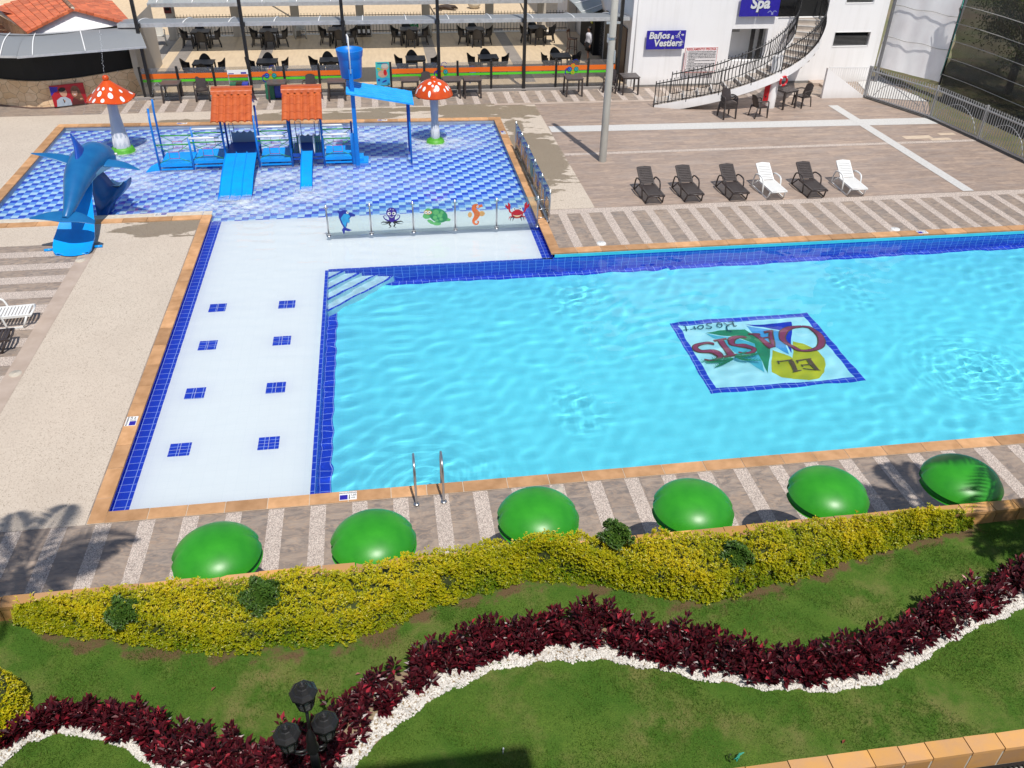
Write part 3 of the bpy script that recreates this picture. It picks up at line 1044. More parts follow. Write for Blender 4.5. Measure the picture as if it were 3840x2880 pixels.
# skimmer lids, depth plates
SIGNPL = [WHITE, SIGNB, INK]
skim = []
for (x, y, lab) in ((2.63, 11.10, 'white round skimmer lid on the near coping beside the ladder'), (5.82, 21.02, 'white round skimmer lid nearest the pool corner on the far deck'), (14.55, 21.0, 'white round skimmer lid beside the far depth plate'),
                    (-7.95, 21.55, 'pale round drain lid beside the foot of the dolphin slide'), (-7.88, 16.15, 'pale round drain lid at the border strip by the black lounger')):
    b = MB()
    b.lathe([(0.0, 0.034), (0.015, 0.034), (0.016, 0.030), (0.095, 0.030), (0.10, 0.024), (0.125, 0.024), (0.13, 0.0)], n=28)
    o = b.build('skimmer_lid', WHITEP if y > 11.2 and x > 0 else pm('old_lid', (0.58, 0.52, 0.43), None, 6, 0.6))
    o.location = (x, y, 0.002)
    tag(o, lab, 'drain lid', 'round lids let into the pool deck')
def depth_plate(x, y, rz, lab, w=0.30, h=0.21, zz=0.026):
    t = thing('depth_plate', lab, 'depth sign', (x, y, zz), rz, 'depth plates on the pool edge')
    b = MB(); b.box(-w / 2, w / 2, -h / 2, h / 2, -0.02, 0.004)
    b.build('plate', WHITE, t)
    f = Flat(Matrix.Translation((0, 0, 0.0045)))
    f.shape([(-w * .47, -h * .45), (-w * .02, -h * .45), (-w * .02, h * .12), (-w * .47, h * .12)], 0)
    f.stroke([(w * .08, h * .12), (w * .08, -h * .38)], 0.014, 1)
    f.shape([(w * .03, -h * .28), (w * .13, -h * .28), (w * .08, -h * .45)], 1)
    f.build('pictogram', [SIGNB, INK], t)
    for txt, px, py, sz in (('PROFUNDIDAD', 0, h * .33, 0.042), ('1,20', w * .30, h * .05, 0.058), ('mts', w * .30, -h * .24, 0.045)):
        put_text('lettering', txt, sz, Matrix.Translation((px, py, 0.006)), INK, t, bold=0.001, extrude=0.0005)
    return t
depth_plate(-1.0, 11.41, 0.0, 'white depth plate reading 1,20 mts on the near coping')
depth_plate(-5.15, 14.12, R(90), 'white depth plate on the left coping of the white ledge')
depth_plate(15.2, 20.70, 0.0, 'small depth plate on the far coping at right')
depth_plate(-6.45, 24.34, R(180), 'depth plate on the coping beside the dolphin slide', 0.34, 0.16)
depth_plate(-7.25, 32.96, R(-2), 'depth plate on the far coping beside the left play posts', 0.36, 0.14)
depth_plate(0.1, 32.66, R(-2), 'depth plate on the far coping under the blue shade roof', 0.36, 0.14)
depth_plate(4.46, 30.75, R(-90), 'depth plate on the right coping of the paddling pool', 0.34, 0.17)

# ------------------------------------------------------------------ logo on the pool floor
LX0, LX1, LY0, LY1 = 6.75, 10.40, 14.47, 17.54
t = thing('floor_logo', 'square tiled logo reading EL OASIS Resort on the pool floor', 'logo', (0, 0, ZM))
f = Flat(Matrix.Identity(4), 0.0025)
bw = 0.19
f.shape([(LX0 + bw, LY0 + bw), (LX1 - bw, LY0 + bw), (LX1 - bw, LY1 - bw), (LX0 + bw, LY1 - bw)], 0)
f.build('background', LOGOW, t)
b = MB()
z = 0.0025
for q in ([(LX0, LY0), (LX1, LY0), (LX1, LY0 + bw), (LX0, LY0 + bw)], [(LX0, LY1 - bw), (LX1, LY1 - bw), (LX1, LY1), (LX0, LY1)],
          [(LX0, LY0 + bw), (LX0 + bw, LY0 + bw), (LX0 + bw, LY1 - bw), (LX0, LY1 - bw)], [(LX1 - bw, LY0 + bw), (LX1, LY0 + bw), (LX1, LY1 - bw), (LX1 - bw, LY1 - bw)]):
    b.poly([(x, y, z) for x, y in q])
b.build('border', P('blue_tiles'), t)
# drawn in logo space: u to the right and w up as the words are read, then turned half round on the floor
# picture coordinates of the lettering (pixels of an enlarged view) -> floor via a projective map
import numpy.linalg as LA
src = [(130, 158), (1550, 80), (2148, 757), (560, 873)]
dst = [(LX0, LY1), (LX1, LY1), (LX1, LY0), (LX0, LY0)]
A_ = []
for (x, y), (u, v) in zip(src, dst):
    A_.append([x, y, 1, 0, 0, 0, -u * x, -u * y, -u]); A_.append([0, 0, 0, x, y, 1, -v * x, -v * y, -v])
Hm = LA.svd(np.array(A_, float))[2][-1].reshape(3, 3)
def fl(pts):
    out = []
    for x, y in pts:
        q = Hm @ np.array([x, y, 1.0])
        out.append((q[0] / q[2], q[1] / q[2]))
    return out
f = Flat(Matrix.Translation((0, 0, 0.003)), 0.002)
cxl, cyl = [(1700, 640)], 0
yel = [(1200, 440), (1185, 560), (1190, 660), (1290, 705), (1420, 733), (1560, 738), (1660, 715), (1725, 665), (1742, 590), (1725, 530), (1670, 470), (1600, 430), (1500, 380), (1405, 355), (1400, 430), (1395, 520), (1300, 475)]
f.shape(fl(yel), 0)
f.shape(fl([(880, 192), (915, 238), (1010, 290), (1060, 315), (1120, 370), (1340, 480), (1393, 528), (1400, 300), (1270, 262), (1080, 225)]), 1)
f.shape(fl([(920, 205), (990, 275), (1060, 300), (1130, 370), (1350, 482), (1330, 400), (1270, 262), (1080, 235)]), 3)
f.shape(fl([(915, 195), (1390, 168), (1390, 330), (1376, 468), (1340, 400), (1270, 255), (1100, 220)]), 2)
f.shape(fl([(490, 270), (610, 340), (760, 440), (880, 540), (1120, 668), (1160, 672), (1185, 560), (1195, 440), (1010, 376), (800, 310)]), 1)
f.shape(fl([(500, 275), (620, 340), (770, 440), (900, 540), (1118, 665), (1080, 540), (1010, 376), (800, 320)]), 4)
f.shape(fl([(510, 268), (640, 243), (910, 235), (985, 285), (1080, 370), (1178, 425), (1150, 672), (1080, 540), (1005, 375), (800, 310)]), 5)
f.build('emblem', [LOGOY, LOGOW, LOGOD, LOGOL, LOGOC, LOGOG], t)
f = Flat(Matrix.Translation((0, 0, 0.022)), 0.0012)
def lstroke(pts, w, mi=0, smooth=True):
    p = smooth_pts(pts, 6) if smooth else pts
    ws = w if isinstance(w, (int, float)) else [np.interp(i / (len(p) - 1), np.linspace(0, 1, len(w)), w) for i in range(len(p))]
    q = fl(p)
    f.stroke(q, [x * 0.0026 for x in ws] if isinstance(ws, list) else ws * 0.0026, mi)
# O  A  S  I  S, upside down as seen from the hotel
for mi, g_ in ((1, 20), (0, 0)):
    lstroke([(1490, 212), (1380, 225), (1300, 275), (1300, 340), (1370, 405), (1490, 448), (1600, 450), (1675, 420), (1690, 350), (1650, 290), (1570, 230), (1490, 212)], [22 + g_, 40 + g_, 62 + g_, 60 + g_, 30 + g_, 18 + g_, 25 + g_, 52 + g_, 60 + g_, 45 + g_, 25 + g_, 20 + g_], mi)
    lstroke([(1010, 290), (1100, 360), (1190, 425)], 44 + g_, mi)
    lstroke([(1180, 265), (1180, 340), (1200, 420)], 22 + g_, mi)
    lstroke([(1085, 330), (1175, 318)], 14 + g_, mi)
    lstroke([(950, 290), (1060, 284)], 13 + g_, mi); lstroke([(1105, 270), (1200, 260)], 13 + g_, mi)
    lstroke([(935, 330), (880, 315), (790, 330), (775, 370), (830, 395), (920, 400), (1000, 425), (990, 462), (920, 475), (840, 458)], [14 + g_, 26 + g_, 40 + g_, 44 + g_, 40 + g_, 42 + g_, 44 + g_, 34 + g_, 24 + g_, 12 + g_], mi)
    lstroke([(660, 345), (760, 495)], 52 + g_, mi); lstroke([(590, 355), (730, 335)], 14 + g_, mi); lstroke([(695, 510), (830, 490)], 14 + g_, mi)
    lstroke([(590, 385), (520, 375), (420, 395), (405, 425), (470, 455), (570, 460), (650, 490), (650, 520), (580, 540), (490, 530)], [14 + g_, 26 + g_, 40 + g_, 44 + g_, 40 + g_, 42 + g_, 44 + g_, 34 + g_, 24 + g_, 12 + g_], mi)
for q, w in (([(1380, 560), (1430, 665)], 40), ([(1240, 570), (1395, 552)], 16), ([(1250, 560), (1258, 590)], 14), ([(1400, 670), (1490, 658)], 12),
             ([(1560, 545), (1650, 655)], 40), ([(1430, 560), (1590, 538)], 15), ([(1440, 555), (1448, 578)], 14), ([(1510, 640), (1685, 655)], 14), ([(1490, 600), (1600, 592)], 14), ([(1490, 590), (1510, 620)], 12)):
    lstroke(q, w, 2, False)
for q, w in (([(780, 165), (800, 215), (830, 212)], 13), ([(740, 172), (800, 165)], 9), ([(795, 188), (730, 205), (735, 250), (780, 262)], 12), ([(750, 215), (690, 180)], 10), ([(670, 195), (630, 190), (620, 205), (650, 220), (675, 210), (665, 185), (620, 180)], 10),
             ([(570, 188), (520, 190), (530, 205), (560, 215), (550, 228), (510, 226)], 10), ([(480, 200), (440, 205), (430, 225), (460, 235), (485, 220), (480, 200)], 11), ([(390, 205), (410, 240)], 11), ([(395, 230), (350, 238)], 9), ([(295, 205), (310, 262)], 12), ([(265, 245), (330, 238)], 9), ([(295, 205), (275, 205)], 8)):
    lstroke(q, w, 3)
for cx0, cy0, tips in ((775, 545, [(450, 560), (500, 580), (600, 625), (640, 600), (560, 545)]), (795, 545, [(1095, 490), (1050, 515), (1080, 590), (960, 590), (920, 500)])):
    for tx, ty in tips:
        lstroke([(cx0, cy0), ((cx0 + tx) / 2, (cy0 + ty) / 2 + 8), (tx, ty)], [14, 20, 3], 4)
        for k in range(1, 9):
            px_, py_ = cx0 + (tx - cx0) * k / 9, cy0 + (ty - cy0) * k / 9 + 8 * math.sin(math.pi * k / 9)
            lstroke([(px_, py_), (px_ + (tx - cx0) * 0.09, py_ - 22)], [9, 2], 4, False)
            lstroke([(px_, py_), (px_ + (tx - cx0) * 0.09, py_ + 16)], [9, 2], 4, False)
f.build('lettering', [LOGOR, LOGOB, LOGOB, LOGOK, LOGOG], t)

# ------------------------------------------------------------------ garden terrace
HBx = [-4.95, -4.82, -4.36, -3.54, -2.79, -2.12, -1.69, -1.02, -0.39, 0.21, 0.94, 1.47, 2.07, 2.77, 3.49, 3.93, 4.64, 5.33, 6.12, 6.91, 7.98, 8.15]
HBy = [7.95, 7.85, 7.66, 7.44, 7.19, 7.06, 7.10, 7.04, 7.18, 7.50, 7.61, 7.78, 7.66, 7.44, 7.12, 7.09, 7.24, 7.34, 7.56, 7.73, 7.93, 7.97]
GFp = [(-7.0, 5.3), (-5.3, 5.9), (-4.62, 6.35), (-4.2, 6.42), (-3.71, 6.39), (-3.38, 6.23), (-2.75, 5.75), (-1.9, 5.36), (-1.12, 5.40), (-0.68, 5.8), (-0.15, 6.27), (0.53, 6.56), (1.11, 6.66), (1.71, 6.75), (2.21, 6.65), (2.79, 6.39), (3.3, 6.15), (4.06, 5.87), (4.76, 5.75), (5.55, 5.88), (6.3, 6.12), (7.1, 6.38), (8.05, 6.69), (9.5, 7.1)]
GNp = [(-7.0, 4.9), (-5.3, 5.5), (-4.49, 5.98), (-4.3, 6.22), (-3.98, 6.27), (-3.62, 6.20), (-3.13, 5.92), (-2.52, 5.46), (-1.7, 5.08), (-0.98, 5.22), (-0.32, 5.85), (0.17, 6.16), (0.8, 6.42), (1.37, 6.50), (2.16, 6.44), (2.75, 6.24), (3.25, 6.02), (3.77, 5.84), (4.29, 5.70), (5.0, 5.60), (5.65, 5.70), (6.19, 5.92), (6.85, 6.19), (7.9, 6.47), (9.5, 6.9)]
RFp = [(-7.0, 5.8), (-5.3, 6.1), (-4.42, 6.30), (-4.28, 6.55), (-3.81, 6.62), (-3.26, 6.40), (-2.69, 6.2), (-2.27, 5.98), (-1.72, 5.75), (-1.34, 5.85), (-1.06, 6.12), (-0.6, 6.49), (-0.0, 6.70), (0.57, 6.95), (1.33, 7.06), (2.16, 7.10), (2.78, 6.94), (3.28, 6.66), (3.86, 6.32), (4.37, 6.15), (4.95, 6.13), (5.63, 6.28), (6.41, 6.53), (7.28, 6.88), (8.15, 7.08), (9.5, 7.5)]
fH = lambda x: np.interp(x, HBx, HBy)
_i = lambda p: (np.array([q[0] for q in p]), np.array([q[1] for q in p]))
gf, gn, rf = _i(GFp), _i(GNp), _i(RFp)
fGF = lambda x: np.interp(x, *gf)
fGN = lambda x: np.interp(x, *gn)
fRF = lambda x: np.interp(x, *rf)

nx_, ny_ = 300, 110
lx, ly = np.linspace(-16, 16, nx_), np.linspace(4.0, 8.04, ny_)
LX, LY = np.meshgrid(lx, ly)
LZ = ZL + 0.012 * np.sin(LX * 1.7 + LY) * np.sin(LY * 2.3) + 0.006 * np.sin(LX * 5.1) * np.sin(LY * 6.3 + LX)
idx = np.arange(nx_ * ny_).reshape(ny_, nx_)
Fq = np.stack([idx[:-1, :-1], idx[:-1, 1:], idx[1:, 1:], idx[1:, :-1]], -1).reshape(-1, 4)
# the lawn stops at the stone edging on the right
ok = ((LX.ravel()[Fq].mean(1) < 2.9) | (LY.ravel()[Fq].mean(1) > 4.80))
lawn = npmesh('lawn', np.stack([LX, LY, LZ], -1).reshape(-1, 3), Fq[ok], P('lawn'), smooth=True)
at = lawn.data.attributes.new('edge', 'FLOAT', 'POINT')
ev = np.where((LX > -5.1) & (LX < 8.4), fH(LX) - 0.03, 100.0).ravel()
at.data.foreach_set('value', ev.astype(np.float32))
tag(lawn, kind='structure')
b = MB()
b.box(-16, 2.9, -1.5, 4.0, ZL - 0.3, ZL)
struct(b, 'lawn_edge', P('lawn'))
b = MB()
b.box(2.9, 16, -1.5, 4.64, ZL - 0.75, ZL - 0.36)
struct(b, 'hotel_path', pm('path_grey', (0.32, 0.31, 0.30), (0.38, 0.37, 0.35), 4, 0.8, 0.1, obj=False))

# short grass blades
def blades(n, xs, ys, zs, hmin, hmax, w):
    a = rng.uniform(0, 2 * np.pi, n)
    h = rng.uniform(hmin, hmax, n)
    ln = rng.uniform(0.2, 0.9, n) * h
    la = rng.uniform(0, 2 * np.pi, n)
    p = np.stack([xs, ys, zs], 1)
    dx = np.stack([np.cos(a) * w, np.sin(a) * w, np.zeros(n)], 1)
    tip = p + np.stack([np.cos(la) * ln, np.sin(la) * ln, h], 1)
    V = np.stack([p - dx, p + dx, tip], 1).reshape(-1, 3)
    return V, np.arange(3 * n).reshape(n, 3)
n0 = 210000
bx_, by_ = rng.uniform(-6.2, 9.5, n0), rng.uniform(4.6, 8.0, n0)
patch = np.sin(bx_ * 2.1 + 1.3 * np.sin(by_ * 2.7)) * np.sin(by_ * 3.3 + bx_) + 0.6 * np.sin(bx_ * 5.3 + by_ * 4.1)
keep = ((by_ > fRF(bx_) - 0.1) & (by_ < fH(bx_) - 0.05 + 0.06 * patch) | (by_ < fGN(bx_) - 0.015)) & (patch > -1.1 + 0.9 * rng.random(n0))
keep &= (bx_ < 2.9) | (by_ > 4.84)
keep &= ~((by_ > 7.9))
bx_, by_ = bx_[keep], by_[keep]
Vb, Fb = blades(len(bx_), bx_, by_, np.full(len(bx_), ZL - 0.004), 0.015, 0.05, 0.0035)
gr = npmesh('grass', Vb, Fb, P('grass_blade'), tint=np.clip(0.35 + 0.28 * patch[keep] + rng.normal(0, 0.2, len(bx_)), 0, 1))
tag(gr, kind='stuff')

# retaining wall between garden and deck
t = thing('retaining_wall', 'low sandstone topped retaining wall between the yellow hedge and pool deck', 'wall')
b = MB(); b.box(-16, 16, 8.06, 8.19, 0.0, 1.60)
b.build('core', MORTAR, t)
b = MB()
x = -16.0
while x < 16:
    l = random.uniform(0.30, 0.52)
    b.tint = random.random()
    b.prism([(x + 0.006, 8.02), (x + l - 0.006, 8.02), (x + l - 0.006 + random.uniform(-.01, .01), 8.215 + random.uniform(-.008, .008)), (x + 0.006, 8.215 + random.uniform(-.008, .008))], 1.60, 1.645 + random.uniform(0, 0.008))
    x += l
b.build('coping', SANDG, t)
b = MB()
x = -16.0
while x < 16:
    l = random.uniform(0.3, 0.55)
    b.tint = random.random() * 0.8
    b.box(x + 0.005, x + l - 0.005, 8.03 + random.uniform(0, 0.006), 8.06, 1.30, 1.598)
    x += l
b.build('facing', SANDG, t)
b = MB(); b.box(-16, 16, 8.19, 8.205, 0, 1.598)
b.build('rear_face', SAND, t)

# edging and drain at the lower right
t = thing('stone_edging', 'golden sandstone edging along the lawn at the lower right corner', 'edging')
b = MB()
x = 2.9
while x < 16:
    l = random.uniform(0.30, 0.55)
    yb, yf = 4.84, 4.645
    b.tint = random.random()
    b.prism([(x + 0.006, yf), (x + l - 0.006, yf + random.uniform(-.004, .004)), (x + l - 0.006, yb), (x + 0.006, yb + random.uniform(-.006, .006))], ZL - 0.02, ZL + 0.03 + random.uniform(0, 0.006))
    b.tint = random.random() * 0.7
    b.prism([(x + 0.02, yf + 0.01), (x + l - 0.01, yf + 0.008), (x + l - 0.01, yf + 0.08), (x + 0.02, yf + 0.08)], ZL - 0.30, ZL - 0.021)
    x += l
b.build('stones', SANDG, t)
b = MB(); b.box(2.9, 16, 4.66, 4.82, ZL - 0.315, ZL - 0.022)
b.build('mortar_bed', MORTAR, t)
t = thing('drain_grate', 'dark steel drain grate below the golden stone edging', 'grate', (0, 0, ZL - 0.30))
b = MB()
b.box(4.4, 12, 4.60, 4.635, -0.01, 0.03); b.box(4.4, 12, 4.25, 4.29, -0.01, 0.03)
for k in range(120):
    x = 4.4 + k * 0.06
    b.bar((x, 4.29, 0.012), (x + 0.06, 4.60, 0.012), 0.010, 0.02)
    b.bar((x + 0.06, 4.29, 0.014), (x, 4.60, 0.014), 0.010, 0.02)
b.build('bars', BLACK, t)

# white gravel
def icos():
    p = (1 + 5 ** 0.5) / 2
    v = np.array([(-1, p, 0), (1, p, 0), (-1, -p, 0), (1, -p, 0), (0, -1, p), (0, 1, p), (0, -1, -p), (0, 1, -p), (p, 0, -1), (p, 0, 1), (-p, 0, -1), (-p, 0, 1)]) / math.hypot(1, p)
    fc = np.array([(0, 11, 5), (0, 5, 1), (0, 1, 7), (0, 7, 10), (0, 10, 11), (1, 5, 9), (5, 11, 4), (11, 10, 2), (10, 7, 6), (7, 1, 8), (3, 9, 4), (3, 4, 2), (3, 2, 6), (3, 6, 8), (3, 8, 9), (4, 9, 5), (2, 4, 11), (6, 2, 10), (8, 6, 7), (9, 8, 1)])
    return v, fc
iv, ifc = icos()
def stones(xs, ys, zs, rmin, rmax):
    n = len(xs)
    s = rng.uniform(rmin, rmax, (n, 1, 1)) * rng.uniform(0.65, 1.25, (n, 1, 3)) * np.array([1, 1, 0.75])
    v = iv[None] * (1 + rng.uniform(-0.22, 0.22, (n, 12, 1))) * s
    a = rng.uniform(0, 2 * np.pi, n); ca, sa = np.cos(a)[:, None], np.sin(a)[:, None]
    tl = rng.uniform(-0.5, 0.5, n); ct, st = np.cos(tl)[:, None], np.sin(tl)[:, None]
    y1 = v[..., 1] * ct - v[..., 2] * st; z1 = v[..., 1] * st + v[..., 2] * ct
    x2 = v[..., 0] * ca - y1 * sa; y2 = v[..., 0] * sa + y1 * ca
    V = np.stack([x2 + xs[:, None], y2 + ys[:, None], z1 + zs[:, None]], -1).reshape(-1, 3)
    F = (ifc[None] + (np.arange(n) * 12)[:, None, None]).reshape(-1, 3)
    return V, F
n0 = 26000
sx_ = rng.uniform(-6.5, 9.3, n0)
tt = rng.random(n0)
wob = 0.035 * np.sin(sx_ * 9) + 0.02 * np.sin(sx_ * 23)
sy_ = fGN(sx_) + wob * 0.6 + (fGF(sx_) + 0.06 - fGN(sx_)) * tt
V, F = stones(sx_, sy_, ZL + rng.uniform(0.0, 0.025, n0), 0.008, 0.020)
tn = np.repeat(np.where(rng.random(n0) < 0.14, rng.uniform(0.05, 0.3, n0), rng.uniform(0.4, 1.0, n0)), 20)
gv = npmesh('gravel', V, F, STONEW, tint=tn)
tag(gv, 'white marble pebbles laid in a winding band below the red hedge', None, None, 'stuff')
b = MB()
xs = np.linspace(-7, 9.5, 120)
for i in range(len(xs) - 1):
    x0, x1 = xs[i], xs[i + 1]
    b.poly([(x0, fGN(x0) + 0.02, ZL + 0.010), (x1, fGN(x1) + 0.02, ZL + 0.010), (x1, fRF(x1) - 0.05, ZL + 0.010), (x0, fRF(x0) - 0.05, ZL + 0.010)])
struct(b, 'planting_bed', pm('sandy_soil', (0.33, 0.26, 0.17), (0.24, 0.17, 0.10), 7, 0.9, 0.3, obj=False))

# ---- leaves
def leaves(c, d, up, L, W, fold=0.25):
    """rhombic leaves folded along the midrib: c base, d direction, up normal (n x 3)"""
    d = d / np.linalg.norm(d, axis=1, keepdims=True)
    s = np.cross(d, up); s /= np.linalg.norm(s, axis=1, keepdims=True) + 1e-9
    nrm = np.cross(s, d)
    L = np.asarray(L).reshape(-1, 1) * np.ones((len(c), 1)); W = np.asarray(W).reshape(-1, 1) * np.ones((len(c), 1))
    tip = c + d * L - nrm * L * 0.12
    mid = c + d * L * 0.45
    l = mid + s * W / 2 + nrm * W * fold
    r = mid - s * W / 2 + nrm * W * fold
    V = np.stack([c, r, tip, l], 1).reshape(-1, 3)
    k = np.arange(len(c))[:, None] * 4
    F = np.concatenate([k + np.array([[0, 1, 2]]), k + np.array([[0, 2, 3]])], 1).reshape(-1, 3)
    return V, F
def rosettes(P0, axis, nl, L, W, spread=(0.5, 1.25), jit=0.3):
    """little leafy shoots: nl leaves round each shoot tip"""
    n = len(P0)
    axis = axis / np.linalg.norm(axis, axis=1, keepdims=True)
    ref = np.where(np.abs(axis[:, 2:3]) < 0.9, np.array([[0, 0, 1.0]]), np.array([[1.0, 0, 0]]))
    u = np.cross(axis, ref); u /= np.linalg.norm(u, axis=1, keepdims=True)
    v = np.cross(axis, u)
    C, D, U = [], [], []
    for k in range(nl):
        a = 2 * np.pi * (k * 0.382) + rng.normal(0, jit, n)
        e = rng.uniform(*spread, n)[:, None]
        rad = u * np.cos(a)[:, None] + v * np.sin(a)[:, None]
        D.append(axis * np.cos(e) + rad * np.sin(e))
        C.append(P0 - axis * (0.02 * rng.random((n, 1))) * (k / nl) * 2 + rad * 0.003)
        U.append(axis)
    C, D, U = np.concatenate(C), np.concatenate(D), np.concatenate(U)
    f = rng.uniform(0.75, 1.25, len(C))
    return leaves(C, D, U, L * f, W * f)

def hedge_top(x):
    return 0.44 + 0.20 * np.exp(-((x - 1.5) / 1.5) ** 2) + 0.02 * np.sin(x * 1.3) + 0.03 * np.sin(x * 3.7 + 1) + 0.02 * np.sin(x * 8.1)
hx = rng.uniform(-4.92, 8.12, 25000)
endw = np.clip(np.minimum(hx + 4.95, 8.15 - hx) / 0.7, 0.03, 1) ** 0.6
yb, yf = 7.98 + 0 * hx, fH(hx)
ht = hedge_top(hx) * (0.45 + 0.55 * endw)
prof = rng.random(len(hx))
width = np.maximum(yb - yf, 0.06)
# profile: the top (back to front), rounded shoulder, then the front face down to the ground
lt = width - 0.1
tot = lt + ht + 0.05
sdist = prof * tot
on_top = sdist < lt
yy = np.where(on_top, yb - sdist, yf + 0.02 + 0.12 * np.clip((1 - (sdist - lt) / (ht + .05)), 0, 1) ** 0.6)
zz = np.where(on_top, ht - 0.05 * np.clip((sdist / np.maximum(lt, .05)), 0, 1) ** 3, ht * np.clip(1 - (sdist - lt) / (ht + 0.05), 0, 1) ** 0.9)
lump = 0.045 * np.sin(hx * 11 + yy * 9) * np.sin(yy * 13 + zz * 8) + 0.03 * np.sin(hx * 5 + zz * 6) + 0.03 * np.sin(hx * 23 + yy * 17) * np.sin(yy * 19 - hx * 6)
axis = np.stack([rng.normal(0, 0.35, len(hx)), np.where(on_top, 0.0, -0.75) + rng.normal(0, 0.3, len(hx)), np.where(on_top, 1.0, 0.55) + rng.normal(0, 0.2, len(hx))], 1)
HP = np.stack([hx, yy, ZL + zz], 1) + axis / np.linalg.norm(axis, axis=1, keepdims=True) * (lump + rng.uniform(-0.06, 0.025, len(hx)))[:, None]
HP[:, 2] = np.maximum(HP[:, 2], ZL + 0.03)
V1, F1 = rosettes(HP, axis, 7, 0.029, 0.0145, (0.35, 1.35))
tv = np.clip(0.62 + 0.0 * zz, 0, 1)
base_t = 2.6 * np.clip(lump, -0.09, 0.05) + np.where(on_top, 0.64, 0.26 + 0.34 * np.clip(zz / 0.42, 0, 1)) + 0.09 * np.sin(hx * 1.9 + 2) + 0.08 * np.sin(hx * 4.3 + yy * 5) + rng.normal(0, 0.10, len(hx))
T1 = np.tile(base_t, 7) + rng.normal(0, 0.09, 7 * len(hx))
# upright sprigs that stick out of the top
sx = rng.uniform(-4.8, 8.0, 190)
st_c, st_d = [], []
for x in sx:
    yb_ = rng.uniform(fH(x) + 0.12, 7.95) if fH(x) < 7.8 else 7.9
    h = rng.uniform(0.05, 0.16) * (1.6 if rng.random() < 0.12 else 1)
    for k in range(9):
        st_c.append((x + 0.02 * math.sin(k), yb_, ZL + hedge_top(x) - 0.04 + h * k / 8)); st_d.append((rng.normal(0, 1), rng.normal(0, 1), 0.5))
st_c, st_d = np.array(st_c), np.array(st_d)
V2, F2 = leaves(st_c, st_d, np.tile([[0, 0, 1.0]], (len(st_c), 1)), 0.042 * np.ones(len(st_c)), 0.017 * np.ones(len(st_c)))
V = np.concatenate([V1, V2]); F = np.concatenate([F1, F2 + len(V1)])
T = np.repeat(np.clip(np.concatenate([T1, rng.uniform(0.5, 1, len(st_c))]), 0, 1), 2)
t = thing('hedge', 'long clipped yellow green hedge in front of the sandstone wall', 'hedge')
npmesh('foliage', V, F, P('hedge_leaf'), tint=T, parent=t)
# woody inside of the hedge
b = MB()
xs = np.linspace(-4.8, 8.0, 90)
def hin(u, v):
    x = -4.55 + 12.2 * u
    yb_, yf_ = 7.93, min(fH(x) + 0.10, 7.88)
    e = max(0.12, min(1, (x + 4.6) / 0.8, (7.75 - x) / 0.8)) ** 0.6
    h = (hedge_top(x) - 0.08) * e
    pr = [(yb_, 0.0), (yb_, h * 0.97), ((yb_ + yf_) / 2, h), (yf_ + 0.08, h * 0.94), (yf_ + 0.03, h * 0.6), (yf_ + 0.02, 0.14), (yf_ + 0.1, 0.0)]
    i = min(int(v * 6 + 1e-6), 5); fr = v * 6 - i
    return (x, pr[i][0] * (1 - fr) + pr[i + 1][0] * fr, ZL + pr[i][1] * (1 - fr) + pr[i + 1][1] * fr)
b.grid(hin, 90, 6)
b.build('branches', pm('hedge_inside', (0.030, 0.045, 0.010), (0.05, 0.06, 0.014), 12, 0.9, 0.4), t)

# dark green clipped bushes standing in the hedge
bush_labels = ['dark green round bush at the left end of the yellow hedge', 'tallest dark green bush in the yellow hedge beside the second green dome',
               'dark green bush rising behind the yellow hedge right of the third green dome', 'dark green bush sunk in the yellow hedge below the fifth green dome']
for (x, y, z, r), lab in zip(((-3.50, 7.62, 0.40, 0.17), (-1.84, 7.60, 0.47, 0.21), (2.72, 7.90, 0.62, 0.18), (4.28, 7.52, 0.42, 0.17)), bush_labels):
    t = thing('bush', lab, 'bush', (x, y, ZL), 0, 'dark green bushes in the yellow hedge')
    n = 900
    dr = rng.normal(0, 1, (n, 3)); dr /= np.linalg.norm(dr, axis=1, keepdims=True)
    dr[:, 2] = np.abs(dr[:, 2]) * 1.0 - 0.25
    rr = r * (0.62 + 0.55 * rng.random(n)) * (1 + 0.28 * np.sin(dr[:, 0] * 5 + dr[:, 1] * 4 + dr[:, 2] * 3))
    c = dr * rr[:, None] * np.array([1, 1, 1.15]) + np.array([0, 0, z])
    V, F = rosettes(c, dr + np.array([0, 0, 0.4]), 6, 0.038, 0.018, (0.4, 1.3))
    npmesh('foliage', V, F, P('green_leaf'), tint=np.repeat(np.clip(rng.normal(0.45, 0.22, len(F) // 2), 0, 1), 2), parent=t)
    b = MB(); b.tube([(0, 0, 0), (0.01, 0, z * 0.6), (0, 0.01, z)], [0.03, 0.025, 0.01], 6)
    b.build('trunk', BARK, t)

